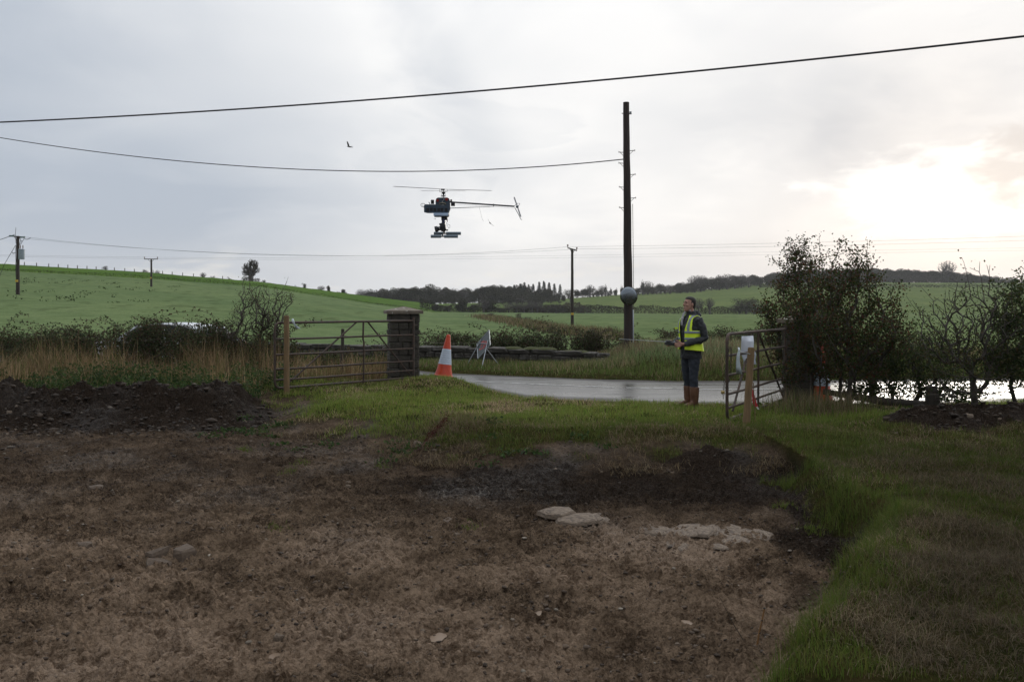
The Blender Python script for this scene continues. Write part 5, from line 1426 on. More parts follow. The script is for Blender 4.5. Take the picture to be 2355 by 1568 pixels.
# ------------------------------------------------------------------ grass, straw, weeds
GR = np.array([(.085, .135, .026), (.062, .105, .022), (.110, .150, .038), (.130, .140, .046), (.095, .105, .036)])
ST = np.array([(.250, .190, .110), (.200, .145, .080), (.145, .100, .058), (.310, .245, .155), (.110, .080, .050)])
def scatter(x0, x1, y0, y1, dens, rng, u=.68):
    n = int((x1 - x0) * (y1 - y0) * dens)
    X = rng.uniform(x0, x1, n); Y = rng.uniform(y0, y1, n)
    k = np.abs(X / Y) < u
    return X[k], Y[k]
def pick(pal, n, rng, jit=.25): return pal[rng.integers(0, len(pal), n)] * rng.uniform(1 - jit, 1 + jit, (n, 1))

def turf():
    rng = NR(700); A = []
    for (x0, x1, y0, y1, dens) in ((1.0, 4.6, 3.6, 6.5, 6500), (1.6, 7.4, 6.5, 9.5, 3600), (-5.5, 9.5, 9.5, 12.2, 2500), (-6.0, 10.5, 12.2, 15.4, 1900), (-8.5, -0.2, 15.4, 20, 900)):
        A.append(scatter(x0, x1, y0, y1, dens, rng))
    X = np.concatenate([a[0] for a in A]); Y = np.concatenate([a[1] for a in A])
    g, dk, pale = land_masks(X, Y)
    d = -poly_sd(X, Y, MUD)
    patch = fbm(X * 1.6, Y * 1.6, 3, 51)
    keep = (rng.uniform(0, 1, len(X)) < g * np.clip(.30 + 1.25 * patch, .25, 1)) & (Y < road_near(X) + .22 + .25 * (patch - .5))
    X, Y, g, d, patch = X[keep], Y[keep], g[keep], d[keep], patch[keep]; n = len(X)
    brown = fbm(X * 1.0 + 7, Y * 1.0, 4, 52, .6)
    right = sstep(d + 1.0 * (patch - .5), .15, .95) * sstep(-Y, -10.5, -8.6) * (X > 1)
    bp = np.clip(.22 + 2.6 * (brown - .5) + .42 * right + .35 * sstep(-d, -1.2, -.2) * (Y > 9), .05, .92)
    straw = rng.uniform(0, 1, n) < bp
    edge = np.exp(-((d - .16) / .20) ** 2) * (Y < 9.2) * (X > 1) * (.25 + .75 * sstep(fbm(X * 2.4, Y * 2.4, 2, 54), .38, .62))
    tuft = fbm(X * 3.1, Y * 3.1, 2, 53)
    h = (.035 + .075 * rng.uniform(0, 1, n)) * (.55 + .9 * tuft) + edge * rng.uniform(.03, .13, n) * (tuft > .38)
    h = h * np.where(Y > 11.5, 1.15, 1.0) * np.where((right > .5) & straw, 1.25, 1.0) * np.where((right > .5) & ~straw, .7, 1.0)
    lean = np.where(straw, rng.uniform(.9, 1.5, n), rng.uniform(.15, 1.05, n))
    straw &= ~((edge > .5) & (rng.uniform(0, 1, n) < .8))
    col = np.where(straw[:, None], pick(ST, n, rng), pick(GR, n, rng))
    col = col * (1 - right[:, None] * np.where(straw[:, None], .50, .32))  # vignetting towards the lower right corner is put into the blade colour
    lush = (edge * .35 + .5 * sstep(patch, .5, .7) * (1 - right))[:, None] * (~straw)[:, None]
    col = col * (1 - lush * .55) + lush * .55 * np.array([.080, .118, .034])
    mid_ = sstep(Y, 10.8, 12.5)[:, None]; col = col * (1 + .85 * mid_) * np.where(straw[:, None], 1, np.array([1.10, 1.05, .80]))
    w = np.where(Y < 7, .0035, np.where(Y < 11, .0048, .0065))
    # a few lone tufts out on the mud
    tX = []; tY = []
    for (px, py, k) in ((692, 1062, 150), (664, 1080, 110), (1040, 1052, 170), (880, 1068, 90), (560, 1030, 160), (1085, 1200, 70), (930, 1048, 90), (1870, 1200, 260), (1800, 1150, 200), (640, 1210, 50)):
        yy = 1.87 * FPX / (py - HOR); tX.append(rng.normal((px - 1177.5) / FPX * yy, .055, k)); tY.append(rng.normal(yy, .07, k))
    tX = np.concatenate(tX); tY = np.concatenate(tY); k = len(tX)
    X = np.concatenate([X, tX]); Y = np.concatenate([Y, tY]); h = np.concatenate([h, rng.uniform(.03, .075, k)]); w = np.concatenate([w, np.full(k, .005)]); lean = np.concatenate([lean, rng.uniform(.3, 1.2, k)])
    col = np.concatenate([col, pick(GR * np.array([1.2, 1.15, .9]), k, rng)])
    P = np.stack([X, Y, ground_h(X, Y) - .006], 1)
    tag(meshobj("grass", blade_mesh("grass", P, h, w, lean, rng, col), M_GRASS), "short wet grass with brown straw patches around the gateway", "grass", kind="stuff")
turf()

def straw_bank():
    rng = NR(710)
    X, Y = scatter(-4.0, 3.2, 9.3, 12.6, 1500, rng)
    d = -poly_sd(X, Y, MUD); n0 = fbm(X * 1.3, Y * 1.3, 3, 61)
    k = (d > -.05) & (d < 1.9) & (rng.uniform(0, 1, len(X)) < np.clip(2.6 * (n0 - .40), 0, 1))
    X, Y = X[k], Y[k]; n = len(X)
    P = np.stack([X, Y, ground_h(X, Y) + .004], 1)
    az = rng.normal(-1.9, .9, n)
    tag(meshobj("straw", blade_mesh("straw", P, rng.uniform(.10, .30, n), .005, rng.uniform(1.2, 1.62, n), rng, pick(ST, n, rng), az), M_GRASS), "flattened dead straw lying on the bank below the gateway", "straw", kind="stuff")
straw_bank()

def far_verge():
    rng = NR(720)
    X, Y = scatter(-10, 16, 18.3, 27.5, 420, rng)
    t = Y - road_far(X); n0 = fbm(X * .8, Y * .8, 3, 71)
    k = (t > -.12 + .25 * (n0 - .5)) & (t < 7) & (rng.uniform(0, 1, len(X)) < .45 + .9 * n0)
    X, Y, t, n0 = X[k], Y[k], t[k], n0[k]; n = len(X)
    wl = (1 - sstep(X, 2.4, 3.4)) * sstep(X, -6, -5)
    h = (.09 + .18 * sstep(t, .2, 1.3) * rng.uniform(.5, 1.2, n) + .16 * sstep(n0, .5, .7)) * (1 - .42 * wl)
    straw = rng.uniform(0, 1, n) < np.clip(.12 + 1.2 * (n0 - .5) + .25 * sstep(t, 2.2, 3.5), .03, .75)
    col = np.where(straw[:, None], pick(ST, n, rng), pick(GR, n, rng))
    mound = (np.exp(-((X - 5.2) / 2.4) ** 2) * sstep(t, 1.5, 3))[:, None] * (~straw)[:, None]
    col = col * (1 - mound * .65) + mound * .65 * np.array([.210, .285, .150])
    col = col * 1.35
    P = np.stack([X, Y, ground_h(X, Y) - .01], 1)
    tag(meshobj("verge_grass", blade_mesh("verge_grass", P, h, .011, rng.uniform(.2, 1.1, n), rng, col), M_GRASS), "long rough grass on the bank across the road", "grass", kind="stuff")
far_verge()

def tall_dry():
    rng = NR(730)
    X, Y = scatter(-15, -2.6, 15.0, 19.6, 620, rng)
    n0 = fbm(X * .7, Y * .9 + 3, 3, 81); n1 = fbm(X * 1.9, Y * 1.9, 3, 82)
    k = (rng.uniform(0, 1, len(X)) < np.clip(5.5 * (n0 - .46), .05, 1)) & ((X < -4.9) | (Y > 16.9 + .5 * (X + 4.9))) & ((X < -2.9) | (Y < 17))
    X, Y, n0, n1 = X[k], Y[k], n0[k], n1[k]; n = len(X)
    h = (.22 + .60 * rng.uniform(0, 1, n) * (.25 + 1.1 * n1)) * np.where(X > -5, .75, 1.0) * np.where(Y < 15.8, .6, 1) * (.55 + 1.0 * sstep(fbm(X * 1.1, Y * 1.1, 2, 83), .30, .70))
    col = np.where((rng.uniform(0, 1, n) < .78)[:, None], pick(ST * np.array([1.45, 1.34, 1.22]), n, rng), pick(GR, n, rng))
    P = np.stack([X, Y, ground_h(X, Y) - .01], 1)
    tag(meshobj("dry_grass", blade_mesh("dry_grass", P, h, .0085, rng.uniform(.05, 1.25, n), rng, col), M_GRASS), "tall dry straw-coloured grass in front of the left bramble hedge", "dry grass", kind="stuff")
    # dry tussock under the right-hand hawthorns
    X = rng.normal(4.75, .42, 1500); Y = rng.normal(12.75, .35, 1500); n = 1500
    P = np.stack([X, Y, ground_h(X, Y) - .01], 1)
    tag(meshobj("dry_grass", blade_mesh("dry_grass", P, rng.uniform(.15, .48, n), .006, rng.uniform(.1, .9, n), rng, pick(np.concatenate([ST, GR[:2]]), n, rng)), M_GRASS), "dry brown grass tussock at the foot of the right hawthorns", "dry grass", kind="stuff")
tall_dry()

def weeds():
    rng = NR(740); P = []
    X, Y = scatter(-14, -4.4, 14.7, 17.2, 22, rng)
    keep = fbm(X * .8, Y * .8, 2, 91) > .42; X, Y = X[keep], Y[keep]
    X = np.concatenate([X, rng.uniform(-4.6, -3.3, 14), rng.uniform(-3.2, 1.2, 16), rng.uniform(4, 12, 26)]); Y = np.concatenate([Y, rng.uniform(12.2, 13.6, 14), rng.uniform(9.8, 11.5, 16), rng.uniform(12.4, 13.8, 26)])
    Z = ground_h(X, Y)
    for x, y, z in zip(X, Y, Z):
        hh = rng.uniform(.12, .45) if y > 14 else rng.uniform(.03, .10)
        k = int(26 + 60 * hh)
        s = rng.uniform(0, 1, k)
        P.append(np.stack([x + rng.normal(0, .09, k), y + rng.normal(0, .09, k), z + .02 + s * hh], 1))
    P = np.concatenate(P)
    tag(meshobj("weeds", leaf_mesh("weeds", P, .055, rng, [(.040, .075, .020), (.055, .095, .026), (.030, .055, .018), (.07, .09, .03)], up=.3), M_LEAF), "green nettles and weeds at the edge of the rough grass", "weeds", kind="stuff")
    n = 70; px = rng.uniform(0, 420, n); Y = rng.uniform(70, 145, n); X = (px - 1177.5) / FPX * Y
    k = fbm(X * .08, Y * .08, 2, 95) > .52; X, Y = X[k], Y[k]
    Q = np.repeat(np.stack([X, Y, ground_h(X, Y, False) + .1], 1), 10, 0) + rng.normal(0, 1, (len(X) * 10, 3)) * np.array([.35, .35, .10])
    tag(meshobj("field_weeds", leaf_mesh("field_weeds", Q, .20, rng, [(.030, .050, .016), (.045, .060, .022)]), M_FARLEAF), "dark weed tussocks dotted over the left field", "weeds", kind="stuff")
    # brown grasses along the scrub strip of the field
    n = 9000; u = rng.uniform(0, 1, n)
    px = np.interp(u, [0, .2, .5, .75, 1], [1105, 1150, 1230, 1290, 1420]); py = np.interp(u, [0, .2, .5, .75, 1], [730, 738, 752, 764, 778])
    Y = np.clip(2.0 * FPX / (py - HOR), 27, 175) * rng.normal(1, .05, n); X = (px + rng.normal(0, 14, n) - 1177.5) / FPX * Y
    P = np.stack([X, Y, ground_h(X, Y, False) - .02], 1)
    tag(meshobj("rough_grass", blade_mesh("rough_grass", P, rng.uniform(.3, .9, n), .03 + .0004 * Y, rng.uniform(.1, .8, n), rng, pick(np.concatenate([ST, ST, GR]) * .9, n, rng)), M_GRASS), "brown rough grass strip winding across the field behind the wall", "rough grass", kind="stuff")
weeds()

# ------------------------------------------------------------------ clods, grit and stones
M_CLOD = leafy_mat("mud_clods", 0.0, 0.75, 0.3)
M_ROCK = surf("pale_field_stone", (0.110, 0.078, 0.052), (0.225, 0.170, 0.120), 0.8, 7, bump=.5, bscale=30, bdist=.008, spot=((.085, .060, .042), 4, .50))
M_ROCKD = surf("muddy_grey_stone", (0.075, 0.050, 0.033), (0.135, 0.098, 0.068), 0.85, 3, bump=.5, bscale=30, bdist=.008)
def ico(seed, sub=1, flat=.6, jit=.18):
    rng = random.Random(seed); bm = bmesh.new(); bmesh.ops.create_icosphere(bm, subdivisions=sub, radius=1.0)
    for v in bm.verts: v.co *= 1 + rng.uniform(-jit, jit); v.co.z *= flat
    bm.verts.index_update()
    V = np.array([v.co[:] for v in bm.verts]); F = np.array([[v.index for v in f.verts] for f in bm.faces]); bm.free()
    return V, F
def clods():
    rng = NR(750)
    X1, Y1 = scatter(-4.5, 2.6, 3.7, 7.5, 420, rng); X2, Y2 = scatter(-8, 4.5, 7.5, 12.4, 110, rng); X3, Y3 = scatter(-12, -3.9, 12.0, 15.0, 190, rng); X4, Y4 = scatter(4.6, 9, 10.3, 12.2, 190, rng)
    X = np.concatenate([X1, X2, X3, X4]); Y = np.concatenate([Y1, Y2, Y3, Y4])
    g, dk, pale = land_masks(X, Y)
    k = (rng.uniform(0, 1, len(X)) > g) & (fbm(X * 2.2, Y * 2.2, 3, 97) > .36); X, Y, dk = X[k], Y[k], dk[k]; n = len(X)
    far = sstep(Y, 6, 12)
    s = .0035 + .016 * rng.uniform(0, 1, n) ** 4 + far * .016 * rng.uniform(0, 1, n) ** 2
    s = s * np.where((Y > 10.3) & (dk > .6), rng.uniform(.8, 2.6, n), 1.0)
    ps = [ico(800 + i, 1, .5, .38) for i in range(4)]
    Vs = []; Fs = []; Cs = []; off = 0
    Z = ground_h(X, Y) + s * .08
    for i in range(4):
        V, F = ps[i]; idx = np.arange(n)[np.arange(n) % 4 == i]; m = len(idx)
        a = rng.uniform(0, 2 * PI, m); c, sn = np.cos(a), np.sin(a)
        sc = s[idx][:, None] * rng.uniform(.7, 1.4, (m, 3))
        W_ = V[None] * sc[:, None, :]
        W_ = np.stack([W_[..., 0] * c[:, None] - W_[..., 1] * sn[:, None], W_[..., 0] * sn[:, None] + W_[..., 1] * c[:, None], W_[..., 2]], -1)
        W_ += np.stack([X[idx], Y[idx], Z[idx]], 1)[:, None]
        Vs.append(W_.reshape(-1, 3)); Fs.append((F[None] + (np.arange(m) * len(V))[:, None, None] + off).reshape(-1, 3)); off += m * len(V)
        base = np.where((rng.uniform(0, 1, m) < .955)[:, None], pick(np.array([(.045, .031, .021), (.070, .048, .032), (.105, .073, .049)]), m, rng), pick(np.array([(.20, .165, .125), (.28, .24, .19)]), m, rng))
        base = base * (1 - .55 * dk[idx][:, None])
        Cs.append(np.repeat(base, len(V), 0))
    tag(meshobj("mud", arr_mesh("mud", np.concatenate(Vs), Fs, col=np.concatenate(Cs)), M_CLOD), "loose clods and grit scattered over the churned yard", "mud", kind="stuff")
clods()

def slab_mesh(seed):
    rng = random.Random(seed); n = rng.choice((5, 6, 6, 7))
    an = sorted(rng.uniform(0, 2 * PI) for _ in range(n))
    an = [2 * PI * (i + rng.uniform(-.28, .28)) / n for i in range(n)]
    rad = [rng.uniform(.78, 1.12) for _ in an]
    bm = bmesh.new()
    base = [bm.verts.new((r * 1.12 * math.cos(a), r * 1.12 * math.sin(a), -1.2)) for a, r in zip(an, rad)]
    mid = [bm.verts.new((r * 1.03 * math.cos(a), r * 1.03 * math.sin(a), rng.uniform(-.1, .25))) for a, r in zip(an, rad)]
    top = [bm.verts.new((r * rng.uniform(.80, .95) * math.cos(a), r * rng.uniform(.80, .95) * math.sin(a), rng.uniform(.45, 1.0))) for a, r in zip(an, rad)]
    ctr = bm.verts.new((rng.uniform(-.2, .2), rng.uniform(-.2, .2), rng.uniform(.75, 1.05)))
    for i in range(n):
        j = (i + 1) % n
        bm.faces.new((base[i], base[j], mid[j], mid[i])); bm.faces.new((mid[i], mid[j], top[j], top[i])); bm.faces.new((top[i], top[j], ctr))
    bmesh.ops.subdivide_edges(bm, edges=bm.edges[:], cuts=1, fractal=.10, seed=seed)
    bmesh.ops.triangulate(bm, faces=bm.faces[:])
    me = bpy.data.meshes.new("slab"); bm.to_mesh(me); bm.free(); return me
RKM = {}
for nm, mt in (("p", M_ROCK), ("d", M_ROCKD)):
    for i in range(6):
        me = slab_mesh(940 + i); me.materials.append(mt); RKM[nm + str(i)] = me
_rk = random.Random(9)
def rock(name, label, px, py, zg, wpx, kind, group=None, flat=.6, cat="stone", tilt=.25, ratio=.7):
    Y = (CZ - zg) * FPX / (py - HOR); X = (px - 1177.5) / FPX * Y
    for _ in range(6):   # settle on the actual ground
        z = gz(X, Y, True); Y = (CZ - z) * FPX / (py - HOR); X = (px - 1177.5) / FPX * Y
        if Y < 3 or Y > 30: Y = (CZ - zg) * FPX / (py - HOR); X = (px - 1177.5) / FPX * Y; break
    w = wpx / FPX * Y / 2
    o = bpy.data.objects.new(name, RKM[kind + str(_rk.randrange(6))]); link(o)
    o.location = (X, Y, gz(X, Y, True) - w * flat * .12); o.scale = (w, w * ratio, w * flat * .75); o.rotation_euler = (_rk.uniform(-tilt, tilt), _rk.uniform(-tilt, tilt), _rk.uniform(-.5, .5))
    return tag(o, label, cat, group)
# bedrock slabs showing through the mud: broken angular plates
SLABS = [slab_mesh(900 + i) for i in range(8)]
for me in SLABS: me.materials.append(M_ROCK)
for k, (px, py, w, r, hh) in enumerate(((1283, 1192, 84, .42, .055), (1330, 1204, 92, .36, .035), (1370, 1198, 62, .55, .050), (1345, 1213, 74, .34, .022), (1416, 1208, 80, .6, .035), (1412, 1222, 74, .45, .018), (1500, 1214, 80, .6, .032), (1541, 1222, 42, .6, .020),
                                       (1592, 1217, 100, .55, .030), (1640, 1211, 38, .9, .034), (1654, 1222, 40, .7, .020), (1694, 1217, 84, .6, .026), (1747, 1222, 66, .6, .022), (1692, 1241, 70, .55, .022), (1553, 1249, 54, .8, .022), (1652, 1256, 44, .5, .014), (1462, 1227, 46, .5, .014), (1580, 1230, 52, .6, .014))):
    Y = 1.905 * FPX / (py - HOR); X = (px - 1177.5) / FPX * Y; hw = w / FPX * Y / 2
    lb = {0: "leftmost pale slab of the bedrock outcrop, its broken edge raised", 1: "long pale slab second from left in the bedrock outcrop", 14: "lone pale slab just below the middle of the bedrock outcrop", 12: "rightmost pale slab of the bedrock outcrop"}.get(k)
    o = bpy.data.objects.new("stone_slab", SLABS[k % 8]); link(o)
    o.location = (X, Y, float(ground_h(np.array([X]), np.array([Y]))[0]) + .002); o.scale = (hw * 1.08, hw * r * 2.3, hh * .50); o.rotation_euler = (_rk.uniform(-.05, .08), _rk.uniform(-.06, .06), _rk.uniform(-.25, .25))
    tag(o, lb or "pale flat slab in the bedrock outcrop across the middle of the mud", "stone slab", None if lb else "slabs of the bedrock outcrop")
for (px, py, w, lb, kd) in ((423, 1262, 72, "large grey stone above the muddy hollow, right of its group", "d"), (365, 1270, 58, "grey stone at the back of the muddy hollow", "d"), (362, 1290, 66, "flat grey stone at the front of the muddy hollow", "d"), (196, 1258, 46, "half-buried dark stone left of the muddy hollow", "d"),
                            (222, 1122, 46, "rounded brown stone on the left of the mud above the hollow", "d"), (962, 1034, 26, "grey stone at the foot of the red dock stalk", "p"), (772, 1390, 22, "angular grey stone in the muddy rut left of centre", "d"), (642, 1486, 30, "pale flat stone in the mud at bottom left of centre", "p"),
                            (1548, 1088, 32, "dark rounded stone beside the small soil heap", "d"), (835, 1500, 22, "pale chip of stone in the bottom rut", "p"), (1036, 1196, 44, "brown stone left of the bedrock outcrop", "d"), (1075, 1204, 24, "small pale stone just left of the bedrock outcrop", "p"), (800, 1247, 34, "thin dark stone lying alone in the mud left of centre", "d")):
    rock("stone", lb, px, py, -.32, w, kd, None, .55)
for k in range(46):
    px = _rk.uniform(0, 600); py = _rk.uniform(885, 1010)
    rock("stone", "small pale stone in the dark left soil heap", px, py, .05 + (950 - py) / 400, _rk.uniform(7, 18), "p" if _rk.random() < .65 else "d", "stones in the left soil heap")
for k in range(40):
    px = _rk.uniform(620, 1700); py = _rk.uniform(985, 1080)
    rock("stone", "small stone on the grassy bank below the gateway", px, py, -.2, _rk.uniform(6, 15), "p" if _rk.random() < .7 else "d", "stones on the bank")
for k in range(80):
    px = _rk.uniform(0, 1750); py = _rk.uniform(1100, 1560)
    rock("stone", "small pale stone lying in the churned mud", px, py, -.32, _rk.uniform(7, 17), "p", "stones in the mud", .5)
for (px, py, w) in ((2228, 985, 26), (2205, 965, 16), (2118, 975, 14), (2300, 990, 12), (2060, 1000, 12)):
    rock("stone", "pale stone on the right soil heap under the thorn tree", px, py, -.02, w, "p", "stones on the right soil heap")

# ------------------------------------------------------------------ puddles
def puddles():
    m, N, L, out = new_mat("muddy_water"); b = principled(N, L, out)
    b.inputs["Base Color"].default_value = (.22, .158, .110, 1); b.inputs["Specular IOR Level"].default_value = .2; b.inputs["Roughness"].default_value = .3; b.inputs["IOR"].default_value = 1.33
    rng = random.Random(3)
    for (x, y, r, lv) in PUDDLES:
        n = 28; V = [(x, y, lv)]
        for k in range(n):
            w = 2 * PI * k / n; q = r * (1 + .16 * math.sin(2 * w + x) + .07 * math.sin(5 * w)) * rng.uniform(.96, 1.04)
            V.append((x + q * math.cos(w), y + q * 1.25 * math.sin(w), lv))
        o = MB().add(V, [(0, 1 + k, 1 + (k + 1) % n) for k in range(n)]).build("puddle", m); tag(o, kind="structure")
puddles()

# ------------------------------------------------------------------ dead stalks
def stalks():
    Y = 4.72; b = at(1741, 1526, Y); z = gz(b.x, Y) - .02
    t = thing("dead_stalk", "upright orange-brown dead stalk at the mud's right edge in the foreground", "dead stalk", (b.x, Y, z))
    tip = at(1758, 1398, Y) - Vector((b.x, Y, z))
    MB().tube([(0, 0, 0), tuple(tip * .35 + Vector((-.003, 0, 0))), tuple(tip * .7), tuple(tip)], [.006, .0055, .005, .0045], 7).build("stem", surf("orange_stalk", (.23, .115, .035), (.16, .08, .03), .7, 20), t, smooth=True)
    for f in (.35, .68, 1.0): MB().lathe([(.004, -.005), (.0075, 0), (.004, .005)], tuple(tip * f), 8).build("stem_joint", M_OLDWOOD, t, smooth=True)
    for k, (a, m_, e) in enumerate((((1728, 1500), (1690, 1440), (1655, 1372)), ((1765, 1526), (1768, 1500), (1770, 1482)), ((1702, 1560), (1640, 1530), (1600, 1510)))):
        pts = [at(*a, 4.75), at(*m_, 4.72), at(*e, 4.7)]
        tag(MB().tube(pts, [.0028, .0022, .0012], 5).build("grass_stem", M_OLDWOOD, smooth=True), ["long thin dark grass stem leaning left of the orange stalk", "short dark stem just right of the orange stalk", "thin dark stem lying low at the bottom of the mud"][k], "grass stem")
    rng = NR(760)
    b = at(962, 1030, 10.75); zb = gz(b.x, 10.75); tp = at(1030, 968, 11.6); 
    t = thing("dock_stalk", "dark red dried dock stalk leaning over the bank", "dock plant", (b.x, b.y, zb))
    v = Vector((tp.x - b.x, tp.y - b.y, gz(tp.x, tp.y) + .16 - zb))
    MB().tube([(0, 0, 0), tuple(v * .5 + Vector((0, 0, -.01))), tuple(v)], [.008, .006, .003], 6).build("stem", surf("dock_red", (.085, .022, .016), (.05, .016, .012), .8, 30), t, smooth=True)
    s = rng.uniform(.25, 1.0, 420)
    P = np.array(v)[None] * s[:, None] + rng.normal(0, .022, (420, 3))
    meshobj("seed_heads", leaf_mesh("seed_heads", P, .024, rng, [(.075, .020, .015), (.050, .014, .012), (.10, .035, .02)]), M_LEAF, t)
stalks()
# ------------------------------------------------------------------ radio-controlled camera helicopter
def helicopter():
    Y = 13.0; c = at(1020.7, 476.6, Y)
    t = thing("camera_helicopter", "dark blue radio-controlled helicopter hovering with a slung camera", "helicopter", c, (R(7), 0, 0))
    k = .000886 * 1.0
    X = lambda hx: (hx - 580) * k * 1.0
    Z = lambda hy: (500 - hy) * k
    blue = surf("blue_black_composite", (.050, .078, .110), (.062, .092, .128), .42, 12)
    dark = surf("black_plastic", (.016, .018, .022), (.028, .030, .034), .4, 12)
    red = surf("red_anodised", (.30, .030, .028), (.22, .022, .020), .35, 10)
    foam = surf("grey_foam", (.200, .245, .285), (.17, .21, .245), .85, 20)
    pale = surf("pale_blue_case", (.52, .66, .86), (.46, .60, .80), .4, 5)
    steel = surf("bright_steel", (.50, .50, .50), (.36, .36, .37), .3, 15, metal=.9)
    grey = surf("pale_grey_blade", (.74, .75, .76), (.68, .69, .70), .5, 8)
    # lower frame with six lightening holes: two side plates and the trays between them
    def plate(y, nm):
        pr = [(235, 470), (260, 450), (450, 458), (690, 478), (690, 545), (668, 603), (300, 606), (235, 590)]
        MB().prism([(X(a), Z(b)) for a, b in pr], y - .003, y + .003).build(nm, blue, t)
        pl = t.children[-1]
        for a in (275, 340, 403, 470, 528, 600):
            dy = -8 if a in (340,) else 0
            MB().box((X(a + 25), y - .0032, Z(548 + dy)), (50 * k, .002, 64 * k), bev=.0006).build("cut_out", dark, pl)
    plate(-.060, "side_plate"); plate(.060, "side_plate")
    MB().box((X(465), 0, Z(530)), (430 * k, .10, 110 * k), bev=.004).build("battery_tray", dark, t, smooth=True)
    MB().box((X(440), 0, Z(458)), (340 * k, .115, 14 * k), bev=.002).build("top_deck", M_SIGNGREY, t, smooth=True)
    # upper mechanics frame with rounded shoulders
    up = [(438, 458), (436, 395), (450, 350), (480, 332), (640, 330), (672, 345), (688, 395), (692, 500), (640, 500), (560, 458)]
    for y in (-.034, .034):
        MB().prism([(X(a), Z(b)) for a, b in up], y - .003, y + .003).build("mechanics_plate", blue, t)
    MB().box((X(560), 0, Z(395)), (190 * k, .055, 100 * k), bev=.004).build("gearbox", dark, t, smooth=True)
    for (a, b, r_) in ((475, 380, 26), (635, 360, 28)):
        MB().lathe([(.001, -.012), (r_ * k * .8, -.012), (r_ * k, -.006), (r_ * k, .006), (.001, .006)], (X(a), -.042, Z(b)), 16, 'Y').build("servo_wheel", red, t, smooth=True)
    MB().tube([(X(575), -.045, Z(340)), (X(590), -.046, Z(365)), (X(555), -.05, Z(400)), (X(580), -.05, Z(430))], .0045, 6).build("linkage", steel, t, smooth=True)
    MB().tube([(X(500), -.05, Z(440)), (X(540), -.055, Z(425)), (X(600), -.055, Z(430)), (X(620), -.05, Z(445))], .007, 6).build("wiring_loom", surf("mixed_wires", (.28, .26, .12), (.22, .16, .16), .6, 60), t, smooth=True)
    MB().lathe([(.001, -.034), (.024, -.034), (.026, -.028), (.026, .028), (.020, .034), (.001, .034)], (X(382), -.02, Z(408)), 16).build("motor_can", dark, t, smooth=True)
    MB().tube([(X(235), -.03, Z(505)), (X(190), -.04, Z(490)), (X(170), -.04, Z(460)), (X(190), -.04, Z(435)), (X(235), -.03, Z(440)), (X(260), -.02, Z(458))], .0035, 6).build("cable_loop", M_WIRE, t, smooth=True)
    MB().tube([(X(240), 0, Z(500)), (X(205), 0, Z(480)), (X(185), 0, Z(455)), (X(210), 0, Z(432)), (X(250), 0, Z(455))], .0028, 6).build("cable_loop", surf("grey_wire", (.3, .3, .3), (.2, .2, .2), .5, 20), t, smooth=True)
    MB().tube([(X(350), -.03, Z(470)), (X(335), -.035, Z(440)), (X(318), -.035, Z(410))], .0055, 6).build("antenna_stub", dark, t, smooth=True)
    # mast, head, flybar, blades at rest
    MB().tube([(X(578), 0, Z(335)), (X(578), 0, Z(185))], .0075, 8).build("mast", steel, t, smooth=True)
    MB().lathe([(.012, -.012), (.040, -.008), (.042, .0), (.030, .010), (.012, .016)], (X(572), 0, Z(305)), 16).build("swashplate", steel, t, smooth=True)
    MB().lathe([(.030, .020), (.022, 0), (.010, -.028)], (X(578), 0, Z(255)), 12).build("washout_hub", dark, t, smooth=True)
    for s in (-1, 1):
        MB().tube([(X(578 + 40 * s), -.01, Z(300)), (X(578 + 28 * s), 0, Z(245)), (X(578 + 32 * s), 0, Z(215))], .0032, 6).build("push_rod", steel, t, smooth=True)
    fr = [(510, 182), (645, 188), (645, 228), (510, 234), (510, 182)]
    for a, b in zip(fr, fr[1:]): MB().tube([(X(a[0]), 0, Z(a[1])), (X(b[0]), 0, Z(b[1]))], .0038, 6).build("flybar_cage", steel, t, smooth=True)
    MB().box((X(565), 0, Z(190)), (70 * k, .036, 26 * k), bev=.004).build("rotor_head", dark, t, smooth=True)
    fb = R(20)
    MB().tube([(X(578) - .30 * math.cos(fb), -.30 * math.sin(fb), Z(214)), (X(578) + .30 * math.cos(fb), .30 * math.sin(fb), Z(214))], .0025, 6).build("flybar", steel, t, smooth=True)
    def blade(nm, ang, r0, r1, ch, z, tip_dz, mat, pitch=.10):
        d = Vector((math.cos(ang), math.sin(ang), tip_dz)); n = Vector((-math.sin(ang), math.cos(ang), 0))
        V = []; 
        o0 = Vector((X(578), 0, z)); up = Vector((0, 0, 1))
        for r_, c_ in ((r0, ch * .7), (r0 + (r1 - r0) * .12, ch), (r1 * .97, ch), (r1, ch * .6)):
            p = o0 + d * r_
            for (q, h) in ((-.30, .0), (0, .045), (.35, .03), (.70, 0), (.35, -.03), (0, -.045)):
                V.append(p + n * (q * c_) + up * (h * c_ + q * c_ * pitch))
        F = []
        for i in range(3):
            for j in range(6): F.append((i * 6 + j, i * 6 + (j + 1) % 6, (i + 1) * 6 + (j + 1) % 6, (i + 1) * 6 + j))
        F += [tuple(range(5, -1, -1)), tuple(range(18, 24))]
        return MB().add(V, F).build(nm, mat, t, smooth=True)
    blade("rotor_blade", R(200), .06, .80, .058, Z(185), .045, grey)
    blade("rotor_blade", R(20), .06, .80, .058, Z(185), -.02, grey, -.10)
    blade("flybar_paddle", fb + PI, .26, .36, .055, Z(214), 0, grey, .05)
    blade("flybar_paddle", fb, .26, .36, .055, Z(214), 0, grey, -.05)
    # tail
    MB().tube([(X(640), 0, Z(406)), (X(1240), 0, Z(446)), (X(1835), 0, Z(486))], .0122, 12).build("tail_boom", dark, t, smooth=True)
    MB().box((X(745), -.012, Z(445)), (72 * k, .034, 74 * k), bev=.004).build("tail_servo", dark, t, smooth=True)
